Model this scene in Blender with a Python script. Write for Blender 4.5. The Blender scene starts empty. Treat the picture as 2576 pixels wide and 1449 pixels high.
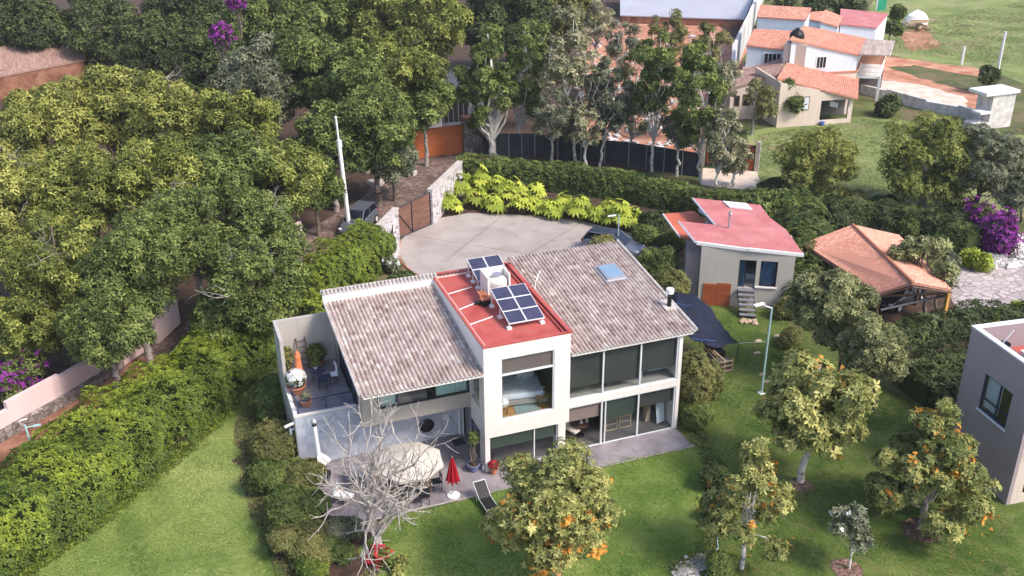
import bpy, math, random
import numpy as np
from mathutils import Matrix, Vector
rad = math.radians
S = bpy.context.scene
COL = S.collection
RNG = np.random.default_rng(7)
random.seed(7)

# ------------------------------------------------------------ camera
CP = np.array([-12.3894, -37.7458, 28.596]); YAW, PIT, ROL, FPX = 0.3502, 0.443, -0.0073, 2533.3
PW, PH = 2576.0, 1449.0
_F = np.array([math.sin(YAW)*math.cos(PIT), math.cos(YAW)*math.cos(PIT), -math.sin(PIT)])
_R0 = np.array([math.cos(YAW), -math.sin(YAW), 0.0]); _U0 = np.cross(_R0, _F)
_R = math.cos(ROL)*_R0 + math.sin(ROL)*_U0; _U = -math.sin(ROL)*_R0 + math.cos(ROL)*_U0
cd = bpy.data.cameras.new('camera'); cam = bpy.data.objects.new('camera', cd); COL.objects.link(cam)
M = Matrix.Identity(4)
for i in range(3):
    M[i][0] = _R[i]; M[i][1] = _U[i]; M[i][2] = -_F[i]; M[i][3] = CP[i]
cam.matrix_world = M
cd.sensor_width = 36; cd.lens = 36*FPX/PW; cd.clip_start = 0.5; cd.clip_end = 2000
S.camera = cam

# ------------------------------------------------------------ light
SUN = Vector((0.50, -0.62, 0.86)).normalized()
w = bpy.data.worlds.new('World'); S.world = w; w.use_nodes = True
nt = w.node_tree; bg = nt.nodes['Background']; bg.inputs[1].default_value = 0.15
sky = nt.nodes.new('ShaderNodeTexSky'); sky.sky_type = 'NISHITA'; sky.sun_disc = False
sky.sun_elevation = math.asin(SUN.z); sky.sun_rotation = math.atan2(SUN.x, SUN.y)
sky.air_density = 1.0; sky.dust_density = 8.0; sky.ozone_density = 0.3; sky.altitude = 1800
nt.links.new(sky.outputs[0], bg.inputs[0])
ld = bpy.data.lights.new('sun', 'SUN'); ld.energy = 2.1; ld.angle = rad(15); ld.color = (1.0, 0.90, 0.80)
sl = bpy.data.objects.new('sun', ld); COL.objects.link(sl)
sl.rotation_euler = SUN.to_track_quat('Z', 'Y').to_euler(); sl.location = (0, 0, 80)
S.view_settings.view_transform = 'Standard'; S.view_settings.look = 'None'
S.view_settings.exposure = 0.98; S.view_settings.gamma = 1.0
S.cycles.max_bounces = 6; S.cycles.transparent_max_bounces = 12

# ------------------------------------------------------------ helpers
def at(u, v, z=0.0):
    d = _F + _R*(u-PW/2)/FPX - _U*(v-PH/2)/FPX
    t = (z-CP[2])/d[2]; return CP + t*d
def dist(P): return float((np.array(P)-CP) @ _F)

MATS = {}
def mat(name, col, rough=0.85, var=0.12, scale=1.2, bump=0.0, col2=None, bscale=None, metal=0.0, detail=5.0, contrast=(0.35, 0.65), spec=0.3, streak=0.0, stain=None):
    m = bpy.data.materials.new(name); m.use_nodes = True; t = m.node_tree; n = t.nodes; L = t.links
    b = n['Principled BSDF']; b.inputs['Roughness'].default_value = rough; b.inputs['Metallic'].default_value = metal
    b.inputs['Specular IOR Level'].default_value = spec
    tc = n.new('ShaderNodeTexCoord')
    nz = n.new('ShaderNodeTexNoise'); nz.inputs['Scale'].default_value = scale; nz.inputs['Detail'].default_value = detail
    nz.inputs['Roughness'].default_value = 0.6
    L.new(tc.outputs['Object'], nz.inputs['Vector'])
    r = n.new('ShaderNodeValToRGB'); e = r.color_ramp.elements
    c2 = col2 if col2 else tuple(min(1, c*(1+var)) for c in col)
    c1 = col if col2 else tuple(c*(1-var) for c in col)
    e[0].position, e[1].position = contrast
    e[0].color = (*c1, 1); e[1].color = (*c2, 1)
    L.new(nz.outputs[0], r.inputs[0]); L.new(r.outputs[0], b.inputs['Base Color'])
    def over(vec, sc, lo, hi, colr, amt):
        src = b.inputs['Base Color'].links[0].from_socket
        z = n.new('ShaderNodeTexNoise'); z.inputs['Scale'].default_value = 1.0; z.inputs['Detail'].default_value = 6; z.inputs['Roughness'].default_value = .65
        mp = n.new('ShaderNodeMapping'); mp.inputs['Scale'].default_value = sc; L.new(tc.outputs['Object'], mp.inputs[0]); L.new(mp.outputs[0], z.inputs['Vector'])
        q = n.new('ShaderNodeMapRange'); q.inputs[1].default_value = lo; q.inputs[2].default_value = hi; q.inputs[3].default_value = 0; q.inputs[4].default_value = amt; L.new(z.outputs[0], q.inputs[0])
        x = n.new('ShaderNodeMix'); x.data_type = 'RGBA'; x.inputs[7].default_value = (*colr, 1); L.new(q.outputs[0], x.inputs[0]); L.new(src, x.inputs[6]); L.new(x.outputs[2], b.inputs['Base Color'])
    if streak: over(None, (3.5, 3.5, .35), .50, .72, tuple(c*.62 for c in col), streak)
    if stain: over(None, stain[0], stain[1], stain[2], stain[3], stain[4])
    if bump:
        bz = n.new('ShaderNodeTexNoise'); bz.inputs['Scale'].default_value = bscale or scale*6; bz.inputs['Detail'].default_value = 4
        L.new(tc.outputs['Object'], bz.inputs['Vector'])
        bp = n.new('ShaderNodeBump'); bp.inputs['Strength'].default_value = bump; bp.inputs['Distance'].default_value = 0.05
        L.new(bz.outputs[0], bp.inputs['Height']); L.new(bp.outputs[0], b.inputs['Normal'])
    MATS[name] = m; m['_r'] = 1
    return m
def ramp_mat(name, stops, rough=0.8, attr='tint', noise=0.0, nscale=2.0, transl=0.0, bump=0.0, spec=0.25):
    """colour from a per-face attribute"""
    m = bpy.data.materials.new(name); m.use_nodes = True; t = m.node_tree; n = t.nodes; L = t.links
    b = n['Principled BSDF']; b.inputs['Roughness'].default_value = rough; b.inputs['Specular IOR Level'].default_value = spec
    a = n.new('ShaderNodeAttribute'); a.attribute_name = attr
    r = n.new('ShaderNodeValToRGB'); cr = r.color_ramp
    while len(cr.elements) < len(stops): cr.elements.new(0.5)
    for el, (p, c) in zip(cr.elements, stops): el.position = p; el.color = (*c, 1)
    fac = a.outputs['Fac']
    if noise:
        tc = n.new('ShaderNodeTexCoord'); nz = n.new('ShaderNodeTexNoise'); nz.inputs['Scale'].default_value = nscale; nz.inputs['Detail'].default_value = 3
        L.new(tc.outputs['Object'], nz.inputs['Vector'])
        ma = n.new('ShaderNodeMath'); ma.operation = 'MULTIPLY_ADD'; ma.inputs[1].default_value = noise; L.new(nz.outputs[0], ma.inputs[0])
        sb = n.new('ShaderNodeMath'); sb.operation = 'SUBTRACT'; L.new(fac, sb.inputs[0]); sb.inputs[1].default_value = noise*0.5
        L.new(sb.outputs[0], ma.inputs[2]); fac = ma.outputs[0]
    L.new(fac, r.inputs[0]); L.new(r.outputs[0], b.inputs['Base Color'])
    if transl:
        tr = n.new('ShaderNodeBsdfTranslucent'); mx = n.new('ShaderNodeMixShader'); mx.inputs[0].default_value = transl
        L.new(r.outputs[0], tr.inputs[0]); L.new(b.outputs[0], mx.inputs[1]); L.new(tr.outputs[0], mx.inputs[2])
        L.new(mx.outputs[0], n['Material Output'].inputs[0])
    MATS[name] = m; return m
def wood_mat(name, c1, c2, scale=(0.6, 0.6, 14), rough=0.6):
    m = mat(name, c1, rough, col2=c2, scale=1.0, contrast=(0.3, 0.7))
    t = m.node_tree; tc = [x for x in t.nodes if x.type == 'TEX_COORD'][0]; nz = [x for x in t.nodes if x.type == 'TEX_NOISE'][0]
    mp = t.nodes.new('ShaderNodeMapping'); mp.inputs['Scale'].default_value = scale
    t.links.new(tc.outputs['Object'], mp.inputs[0]); t.links.new(mp.outputs[0], nz.inputs['Vector']); return m
def stone_mat(name, c1, c2, mortar, scale=2.5, rough=0.9, randomness=1.0, edge=0.06):
    m = bpy.data.materials.new(name); m.use_nodes = True; t = m.node_tree; n = t.nodes; L = t.links
    b = n['Principled BSDF']; b.inputs['Roughness'].default_value = rough
    tc = n.new('ShaderNodeTexCoord')
    v = n.new('ShaderNodeTexVoronoi'); v.inputs['Scale'].default_value = scale; v.inputs['Randomness'].default_value = randomness
    ve = n.new('ShaderNodeTexVoronoi'); ve.feature = 'DISTANCE_TO_EDGE'; ve.inputs['Scale'].default_value = scale; ve.inputs['Randomness'].default_value = randomness
    L.new(tc.outputs['Object'], v.inputs['Vector']); L.new(tc.outputs['Object'], ve.inputs['Vector'])
    sp = n.new('ShaderNodeSeparateColor'); L.new(v.outputs['Color'], sp.inputs[0])
    r = n.new('ShaderNodeValToRGB'); r.color_ramp.elements[0].color = (*c1, 1); r.color_ramp.elements[1].color = (*c2, 1); L.new(sp.outputs[0], r.inputs[0])
    st = n.new('ShaderNodeMath'); st.operation = 'LESS_THAN'; st.inputs[1].default_value = edge; L.new(ve.outputs['Distance'], st.inputs[0])
    mx = n.new('ShaderNodeMix'); mx.data_type = 'RGBA'; mx.inputs[7].default_value = (*mortar, 1)
    L.new(st.outputs[0], mx.inputs[0]); L.new(r.outputs[0], mx.inputs[6]); L.new(mx.outputs[2], b.inputs['Base Color'])
    bp = n.new('ShaderNodeBump'); bp.inputs['Strength'].default_value = 0.6; bp.inputs['Distance'].default_value = 0.04
    L.new(ve.outputs['Distance'], bp.inputs['Height']); L.new(bp.outputs[0], b.inputs['Normal'])
    MATS[name] = m; return m
def glass_mat(name, tint=(0.75, 0.82, 0.85), refl=0.10, rough=0.02):
    m = bpy.data.materials.new(name); m.use_nodes = True; t = m.node_tree; n = t.nodes; L = t.links
    n.remove(n['Principled BSDF'])
    tr = n.new('ShaderNodeBsdfTransparent'); tr.inputs[0].default_value = (*tint, 1)
    g = n.new('ShaderNodeBsdfGlossy'); g.inputs['Roughness'].default_value = rough; g.inputs[0].default_value = (0.9, 0.95, 1, 1)
    lw = n.new('ShaderNodeLayerWeight'); lw.inputs[0].default_value = .5
    pw = n.new('ShaderNodeMath'); pw.operation = 'POWER'; pw.inputs[1].default_value = 4; L.new(lw.outputs['Facing'], pw.inputs[0])
    fr = n.new('ShaderNodeMath'); fr.operation = 'MULTIPLY_ADD'; fr.inputs[1].default_value = .8; fr.inputs[2].default_value = refl*.3; L.new(pw.outputs[0], fr.inputs[0])
    mx = n.new('ShaderNodeMixShader'); L.new(fr.outputs[0], mx.inputs[0]); L.new(tr.outputs[0], mx.inputs[1]); L.new(g.outputs[0], mx.inputs[2])
    L.new(mx.outputs[0], n['Material Output'].inputs[0]); MATS[name] = m; return m

def tag(o, label=None, cat=None, group=None, kind=None):
    if label: o['label'] = label
    if cat: o['category'] = cat
    if group: o['group'] = group
    if kind: o['kind'] = kind
    return o
def thing(name, label, cat, loc=(0, 0, 0), group=None, rotz=0):
    o = bpy.data.objects.new(name, None); COL.objects.link(o); o.location = tuple(float(x) for x in loc); o.rotation_euler = (0, 0, rotz)
    o.empty_display_size = 0.3
    return tag(o, label, cat, group)
def root_loc(o):
    while o.parent: o = o.parent
    return np.array(o.location)
def children(o): return [c for c in COL.objects if c.parent == o]
def copy_tree(o, parent=None):
    c = o.copy(); COL.objects.link(c); c.parent = parent
    for ch in children(o): copy_tree(ch, c)
    return c
def make(name, V, F, m, parent=None, smooth=False, tint=None):
    """V Nx3 world coordinates; F list of lists or Mx4/Mx3 array"""
    V = np.asarray(V, dtype=np.float64)
    if parent is not None: V = V - root_loc(parent)
    me = bpy.data.meshes.new(name)
    if isinstance(F, np.ndarray):
        k = F.shape[1]; nf = len(F)
        me.vertices.add(len(V)); me.vertices.foreach_set('co', V.astype(np.float32).ravel())
        me.loops.add(nf*k); me.loops.foreach_set('vertex_index', F.astype(np.int32).ravel())
        me.polygons.add(nf); me.polygons.foreach_set('loop_start', np.arange(nf, dtype=np.int32)*k)
        me.update(calc_edges=True)
    else:
        me.from_pydata([tuple(v) for v in V], [], F); me.update()
    if tint is not None:
        a = me.attributes.new('tint', 'FLOAT', 'FACE'); a.data.foreach_set('value', np.asarray(tint, dtype=np.float32))
    if smooth: me.polygons.foreach_set('use_smooth', np.ones(len(me.polygons), dtype=bool))
    me.materials.append(m if not isinstance(m, str) else MATS[m])
    o = bpy.data.objects.new(name, me); COL.objects.link(o)
    if parent is not None: o.parent = parent
    return o
class MB:
    def __init__(s, o=(0, 0, 0), ang=0.0):
        s.V = []; s.F = []; s.o = np.array(o, float); s.c = math.cos(ang); s.s = math.sin(ang)
    def p(s, q):
        return (s.o[0]+s.c*q[0]-s.s*q[1], s.o[1]+s.s*q[0]+s.c*q[1], s.o[2]+q[2])
    def add(s, pts, faces):
        b = len(s.V); s.V += [s.p(q) for q in pts]; s.F += [[b+i for i in f] for f in faces]; return s
    def box(s, x0, x1, y0, y1, z0, z1):
        return s.add([(x0,y0,z0),(x1,y0,z0),(x1,y1,z0),(x0,y1,z0),(x0,y0,z1),(x1,y0,z1),(x1,y1,z1),(x0,y1,z1)],
                     [(0,3,2,1),(4,5,6,7),(0,1,5,4),(1,2,6,5),(2,3,7,6),(3,0,4,7)])
    def cbox(s, c, sx, sy, sz, rz=0, tilt=0):
        """box centred at c, rotated rz about z, tilted about local x"""
        pts = []
        for dz in (-sz/2, sz/2):
            for dx, dy in ((-sx/2,-sy/2),(sx/2,-sy/2),(sx/2,sy/2),(-sx/2,sy/2)):
                y, z = dy*math.cos(tilt)-dz*math.sin(tilt), dy*math.sin(tilt)+dz*math.cos(tilt)
                pts.append((c[0]+dx*math.cos(rz)-y*math.sin(rz), c[1]+dx*math.sin(rz)+y*math.cos(rz), c[2]+z))
        return s.add(pts, [(0,3,2,1),(4,5,6,7),(0,1,5,4),(1,2,6,5),(2,3,7,6),(3,0,4,7)])
    def slab(s, top, th):
        """top: list of points (any height), extruded down by th (number) or to z = -th when th is ('z', z)"""
        n = len(top)
        bot = [(q[0], q[1], th[1] if isinstance(th, tuple) else q[2]-th) for q in top]
        return s.add(list(top)+bot, [tuple(range(n))] + [tuple(range(2*n-1, n-1, -1))] + [(i, i+n, (i+1) % n+n, (i+1) % n) for i in range(n)])
    def tube(s, a, b, r0, r1=None, n=8, caps=True):
        r1 = r0 if r1 is None else r1
        a = np.array(a, float); b = np.array(b, float); d = b-a; L = np.linalg.norm(d)
        if L < 1e-6: return s
        d /= L; u = np.cross(d, (0, 0, 1) if abs(d[2]) < .9 else (1, 0, 0)); u /= np.linalg.norm(u); v = np.cross(d, u)
        pts = [tuple(a+r0*(math.cos(2*math.pi*i/n)*u+math.sin(2*math.pi*i/n)*v)) for i in range(n)]
        pts += [tuple(b+r1*(math.cos(2*math.pi*i/n)*u+math.sin(2*math.pi*i/n)*v)) for i in range(n)]
        f = [(i, (i+1) % n, (i+1) % n+n, i+n) for i in range(n)]
        if caps: f += [tuple(range(n-1, -1, -1)), tuple(range(n, 2*n))]
        return s.add(pts, f)
    def path(s, P, r, n=6):
        for a, b in zip(P[:-1], P[1:]): s.tube(a, b, r, r, n)
        return s
    def lathe(s, c, prof, n=16, sx=1, sy=1):
        pts = []; k = len(prof)
        for r, z in prof:
            for i in range(n): pts.append((c[0]+sx*r*math.cos(2*math.pi*i/n), c[1]+sy*r*math.sin(2*math.pi*i/n), c[2]+z))
        f = []
        for j in range(k-1):
            for i in range(n): f.append((j*n+i, j*n+(i+1) % n, (j+1)*n+(i+1) % n, (j+1)*n+i))
        f.append(tuple(range(n-1, -1, -1))); f.append(tuple(range((k-1)*n, k*n)))
        return s.add(pts, f)
    def ball(s, c, rx, ry=None, rz=None, n=12, k=7, jit=0.0, seed=0):
        ry = ry or rx; rz = rz or rx; R = random.Random(seed); pts = []
        for j in range(k+1):
            th = math.pi*j/k
            for i in range(n):
                q = 1+jit*(R.random()-.5)
                pts.append((c[0]+rx*q*math.sin(th)*math.cos(2*math.pi*i/n), c[1]+ry*q*math.sin(th)*math.sin(2*math.pi*i/n), c[2]-rz*q*math.cos(th)))
        f = [(j*n+i, j*n+(i+1) % n, (j+1)*n+(i+1) % n, (j+1)*n+i) for j in range(k) for i in range(n)]
        return s.add(pts, f)
    def build(s, name, m, parent=None, smooth=False):
        return make(name, np.array(s.V), s.F, m, parent, smooth)
def bevel(o, w=0.02, seg=1):
    b = o.modifiers.new('bevel', 'BEVEL'); b.width = w; b.segments = seg; b.limit_method = 'ANGLE'; return o
def part(parent, name, m, fn, frame=None, smooth=False):
    b = MB(*frame) if frame else MB(); fn(b); return b.build(name, m, parent, smooth)
def boxp(parent, name, m, *boxes, frame=None):
    b = MB(*frame) if frame else MB()
    for q in boxes: b.box(*q)
    return b.build(name, m, parent)

# ------------------------------------------------------------ foliage
def unit(a): return a/np.maximum(np.linalg.norm(a, axis=-1, keepdims=True), 1e-9)
def rosettes(C, N, size, nl, rng, spread=0.75, width=0.42):
    """leaf rosettes: C centres, N directions; returns verts and quad faces"""
    n = len(C); size = np.broadcast_to(size, (n,)).astype(float)
    ref = rng.normal(size=(n, 3)); T = unit(np.cross(N, ref)); B = np.cross(N, T)
    V = np.zeros((n, nl, 4, 3))
    ph = rng.uniform(0, 6.28, n)
    for k in range(nl):
        a = ph+2*math.pi*k/nl+rng.uniform(-.35, .35, n)
        d = np.cos(a)[:, None]*T+np.sin(a)[:, None]*B
        el = rng.uniform(.0, 1.0, n)[:, None]*(1-spread)+.12
        ax = unit(d+N*el); side = unit(np.cross(N, ax)); L = (size*rng.uniform(.7, 1.2, n))[:, None]
        w = width*L
        V[:, k, 0] = C
        V[:, k, 1] = C+ax*L*.5+side*w*.5+N*L*.06
        V[:, k, 2] = C+ax*L-N*L*.12
        V[:, k, 3] = C+ax*L*.5-side*w*.5+N*L*.06
    V = V.reshape(-1, 3); F = np.arange(len(V)).reshape(-1, 4)
    return V, F
def fnoise(P, s, seed=0):
    r = np.random.default_rng(seed); o = np.zeros(len(P))
    for i in range(5):
        k = unit(r.normal(size=3))*s*r.uniform(.6, 1.9); o += np.sin(P @ k + r.uniform(0, 6.28))
    return o/3.2
def crown_points(c, R, H, nlobe, nros, rng, lobe=(.30, .46), shape='round', below=-.35, fill=0.12):
    """lobed crown: c centre, R radius, H half height. Returns C, N, lobe index, lobe centres"""
    L = []
    tries = 0
    while len(L) < nlobe and tries < 4000:
        tries += 1
        d = unit(rng.normal(size=3)); 
        if d[2] < below: continue
        rr = rng.uniform(.35, .78)**.8
        z = d[2]*rr
        wr = 1.0
        if shape == 'cone': wr = min(1.05, max(.3, .85-.75*z)); rr = rng.uniform(.35, .95)**.7; z = d[2]*rr
        L.append((d[0]*rr*R*wr, d[1]*rr*R*wr, z*H, rng.uniform(*lobe)*R*(1 if shape != 'cone' else max(.5, .9-.4*z))))
    L = np.array(L)
    w = L[:, 3]**2; idx = rng.choice(len(L), nros, p=w/w.sum())
    d = unit(rng.normal(size=(nros, 3))+np.array([0, 0, .35]))
    rr = np.where(rng.random(nros) < fill, rng.uniform(.2, .8, nros), rng.uniform(.82, 1.08, nros))
    q = 1+.22*fnoise(d*2.2+L[idx, :3], 2.5, 3)
    P = L[idx, :3]+d*(L[idx, 3]*rr*q)[:, None]*np.array([1, 1, .85])
    N = unit(d+np.array([0, 0, .45])+rng.normal(size=(nros, 3))*.35)
    return P+c, N, idx, L[:, :3]+c
class Tubes:
    """many tapered tubes in one mesh, numpy"""
    def __init__(s): s.a = []
    def seg(s, p, q, r0, r1): s.a.append((*p, *q, r0, r1))
    def build(s, name, m, parent, n=5):
        A = np.array(s.a); p = A[:, :3]; q = A[:, 3:6]; d = unit(q-p)
        ref = np.where(np.abs(d[:, 2:3]) < .9, np.array([[0, 0, 1.]]), np.array([[1., 0, 0]]))
        u = unit(np.cross(d, ref)); v = np.cross(d, u); th = np.arange(n)*2*math.pi/n
        ring = np.cos(th)[None, :, None]*u[:, None]+np.sin(th)[None, :, None]*v[:, None]
        V = np.concatenate([p[:, None]+ring*A[:, 6, None, None], q[:, None]+ring*A[:, 7, None, None]], 1).reshape(-1, 3)
        b = np.arange(len(A))[:, None]*2*n; i = np.arange(n)
        F = np.stack([b+i, b+(i+1) % n, b+(i+1) % n+n, b+i+n], -1).reshape(-1, 4)
        return make(name, V, F, m, parent, smooth=True)
def wavy(T, p, q, r0, r1, rng, k=5, amp=.06):
    p = np.array(p, float); q = np.array(q, float); L = np.linalg.norm(q-p); prev = p
    for i in range(1, k+1):
        t = i/k; c = p+(q-p)*t+(rng.normal(size=3)*amp*L*(1 if i < k else 0))*math.sin(math.pi*min(t, .95))
        T.seg(prev, c, r0+(r1-r0)*(i-1)/k, r0+(r1-r0)*t); prev = c
SUNFLECK = None
def tree(label, base, cz, R, H, leafm, rng_seed, nros=1800, leaf=.3, nl=4, trunk=None, barkm='bark', nlobe=14, shape='round',
         name='tree', cat='tree', group=None, below=-.8, lobe=(.30, .46), fill=.12, extra=None, lean=(0, 0), tintbase=(.25, .75), limbs=7, fork=.45):
    rng = np.random.default_rng(rng_seed)
    base = np.array(base, float); root = thing(name, label, cat, base, group)
    c = np.array([base[0]+lean[0], base[1]+lean[1], base[2]+cz])
    P, N, idx, LC = crown_points(c, R, H, nlobe, nros, rng, lobe, shape, below, fill)
    V, F = rosettes(P, N, leaf*rng.uniform(.75, 1.25, nros), nl, rng)
    lt = rng.uniform(tintbase[0], tintbase[1], len(LC))
    t = np.clip(.5+(lt[idx]-.5)*.9+(rng.random(nros)-.5)*.75, 0, 1); t = np.clip(np.repeat(t, nl)+rng.normal(size=nros*nl)*.12, 0, 1)
    make('crown', V, F, MATS[leafm], root, tint=t)
    tr = trunk or max(.09, R*.06)
    T = Tubes(); zf = max(.4, (cz-H)*.9+H*fork); f = base+np.array([lean[0]*.5, lean[1]*.5, zf])
    wavy(T, base-np.array([0, 0, .2]), f, tr*1.25, tr*.75, rng, 6, .03)
    wavy(T, f, c+np.array([0, 0, H*.7]), tr*.7, tr*.2, rng, 5, .05)
    for k in rng.choice(len(LC), min(limbs, len(LC)), replace=False):
        wavy(T, base+(f-base)*rng.uniform(.75, 1), LC[k], tr*.45, tr*.12, rng, 4, .08)
    T.build('trunk', MATS[barkm], root, 7)
    if extra: extra(root, P, N, rng)
    return root
def blossoms(mname, frac, size, nl=5, name='blossoms', rosn=1, cond=None):
    def f(root, P, N, rng):
        k = min(len(P), max(3, int(len(P)*frac))); ii = rng.choice(len(P), k, replace=False)
        if cond is not None: ii = ii[cond(P[ii])]
        # flowers gather in bunches
        C = P[ii][:, None, :]+rng.normal(size=(len(ii), rosn, 3))*size*1.1+N[ii][:, None, :]*size*.5; C = C.reshape(-1, 3); NN = np.repeat(N[ii], rosn, 0)
        V, F = rosettes(C, unit(NN+rng.normal(size=NN.shape)*.3), size, nl, rng, width=.55)
        make(name, V, F, MATS[mname], root, tint=np.clip(rng.random(len(F)), 0, 1))
    return f
def shrub(label, c, rx, ry, h, leafm, seed, n=900, leaf=.2, nl=4, name='shrub', cat='shrub', group=None, extra=None, nlobe=9, base=None):
    """dense leafy bush standing on the ground at c"""
    rng = np.random.default_rng(seed); c = np.array(c, float); root = thing(name, label, cat, c, group)
    L = []
    for i in range(nlobe):
        a = rng.uniform(0, 6.28); q = rng.uniform(0, .6); L.append((rx*q*math.cos(a), ry*q*math.sin(a), h*rng.uniform(.3, .72), rng.uniform(.35, .55)))
    L = np.array(L); idx = rng.integers(0, nlobe, n); d = unit(rng.normal(size=(n, 3))+np.array([0, 0, .3]))
    sc = np.array([rx, ry, h*.6])
    rr = np.where(rng.random(n) < .15, rng.uniform(.3, .8, n), rng.uniform(.85, 1.1, n))
    P = L[idx, :3]+d*sc*(L[idx, 3]*rr*(1+.2*fnoise(d*2+L[idx, :3], 3, 5)))[:, None]
    P[:, 2] = np.abs(P[:, 2]); N = unit(d+np.array([0, 0, .5])+rng.normal(size=(n, 3))*.4)
    V, F = rosettes(P+c, N, leaf*rng.uniform(.7, 1.3, n), nl, rng)
    lt = rng.uniform(.2, .8, nlobe); t = np.clip(np.repeat(lt[idx]*.6+rng.random(n)*.4, nl)+rng.normal(size=n*nl)*.07, 0, 1)
    make('foliage', V, F, MATS[leafm], root, tint=t)
    T = Tubes()
    for i in range(nlobe): wavy(T, c, L[i, :3]*np.array([1, 1, 1.3])+c, .05, .015, rng, 3, .08)
    T.build('stems', MATS['bark'], root, 5)
    if extra: extra(root, P+c, N, rng)
    return root
def hedge(label, pts, w, h, leafm, seed, dens=22, leaf=.22, nl=4, bumps=.28, name='hedge', tb=(.2, .8), extra=None, top_tint=0.0):
    """pts: ground centre line [(x,y)], w width (number or list), h height (number or list)"""
    rng = np.random.default_rng(seed); pts = np.array(pts, float)[:, :2]; m = len(pts)
    W = np.broadcast_to(w, (m,)).astype(float); H = np.broadcast_to(h, (m,)).astype(float)
    root = thing(name, label, 'hedge', (pts[0][0], pts[0][1], 0))
    seg = np.linalg.norm(np.diff(pts, axis=0), axis=1); tot = seg.sum(); cum = np.concatenate([[0], np.cumsum(seg)])
    n = int(tot*(W.mean()+2*H.mean())*dens)
    s = rng.uniform(-.02*tot, 1.02*tot, n); s2 = np.clip(s, 0, tot)
    k = np.clip(np.searchsorted(cum, s2)-1, 0, m-2); t = (s2-cum[k])/seg[k]
    ctr = pts[k]*(1-t)[:, None]+pts[k+1]*t[:, None]; ww = W[k]*(1-t)+W[k+1]*t; hh = H[k]*(1-t)+H[k+1]*t
    D = np.gradient(pts, axis=0); D = unit(D); nn = D[k]*(1-t)[:, None]+D[k+1]*t[:, None]; nn = unit(nn); side = np.stack([-nn[:, 1], nn[:, 0]], 1)
    e = .55; aa = np.linspace(0, math.pi, 400); qx = np.sign(np.cos(aa))*np.abs(np.cos(aa))**e*W.mean()/2; qz = np.sin(aa).clip(0)**e*H.mean()
    al = np.concatenate([[0], np.cumsum(np.hypot(np.diff(qx), np.diff(qz)))]); a = np.interp(rng.random(n)*al[-1], al, aa)   # even along the profile
    ca = np.cos(a); sa = np.maximum(np.sin(a), 0)
    px = np.sign(ca)*np.abs(ca)**e*ww/2; pz = np.maximum(sa**e*hh, .02)
    P3 = np.stack([ctr[:, 0]+side[:, 0]*px, ctr[:, 1]+side[:, 1]*px, pz], 1)
    dirn = np.stack([side[:, 0]*ca, side[:, 1]*ca, sa+.1], 1)
    off = bumps*(fnoise(P3, 2.2, seed)+.5*fnoise(P3, 5.5, seed+1))-np.where(rng.random(n) < .25, rng.uniform(0, .5, n), 0)
    P3 = P3+unit(dirn)*off[:, None]; P3[:, 2] = np.maximum(P3[:, 2], .03)
    N = unit(dirn+np.array([0, 0, .35])+rng.normal(size=(n, 3))*.4)
    V, F = rosettes(P3, N, leaf*rng.uniform(.7, 1.3, n), nl, rng)
    cl = np.clip(.5+.35*fnoise(P3, 1.3, seed+9), 0, 1)
    t_ = np.clip(np.repeat(.1+(cl-.5)*.75+tb[0]*.5+rng.random(n)*.6*tb[1]+top_tint*pz/hh, nl)+rng.normal(size=n*nl)*.07, 0, 1)  # paler new growth on top; top light and side shade put into leaf colour
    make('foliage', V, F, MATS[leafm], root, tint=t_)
    # woody inside
    b = MB(); 
    for i in range(m-1):
        p, q = pts[i], pts[i+1]; sp, sq = unit(np.array([-D[i][1], D[i][0]])), unit(np.array([-D[i+1][1], D[i+1][0]]))
        f0, f1 = W[i]*.34, W[i+1]*.34; z0, z1 = H[i]*.74, H[i+1]*.74
        b.add([(*(p-sp*f0), 0), (*(p+sp*f0), 0), (*(q+sq*f1), 0), (*(q-sq*f1), 0), (*(p-sp*f0), z0), (*(p+sp*f0), z0), (*(q+sq*f1), z1), (*(q-sq*f1), z1)],
              [(0, 3, 2, 1), (4, 5, 6, 7), (0, 1, 5, 4), (1, 2, 6, 5), (2, 3, 7, 6), (3, 0, 4, 7)])
    b.build('woody_core', MATS['twig_core'], root)
    if extra: extra(root, P3, N, rng)
    return root
def sheet(name, px, m, z=0.004, kind='structure', label=None, cat=None, pts=None, jit=0.0, th=None, sub=6, seed=1, raw=False):
    """ground sheet from photo outline (ground points) or world points; a wobbly natural edge when jit > 0"""
    P = [at(u, v, 0)[:2] for u, v in px] if pts is None else [np.array(q[:2], float) for q in pts]
    rng = np.random.default_rng(seed); Q = []
    for i in range(len(P)):
        a, b = P[i], P[(i+1) % len(P)]
        if jit:
            for k in range(sub):
                Q.append(a+(b-a)*k/sub+rng.normal(size=2)*jit)
        else: Q.append(a)
    n = len(Q); V = [(q[0], q[1], z) for q in Q]; F = [list(range(n))]
    if th:
        V += [(q[0], q[1], z-th) for q in Q]; F += [[i, i+n, (i+1) % n+n, (i+1) % n] for i in range(n)]
    # make it face up
    ar = sum(Q[i][0]*Q[(i+1) % n][1]-Q[(i+1) % n][0]*Q[i][1] for i in range(n))
    if ar < 0: F = [f[::-1] for f in F]
    o = make(name, V, F, MATS[m]); return tag(o, label, cat, None, kind)
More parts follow.
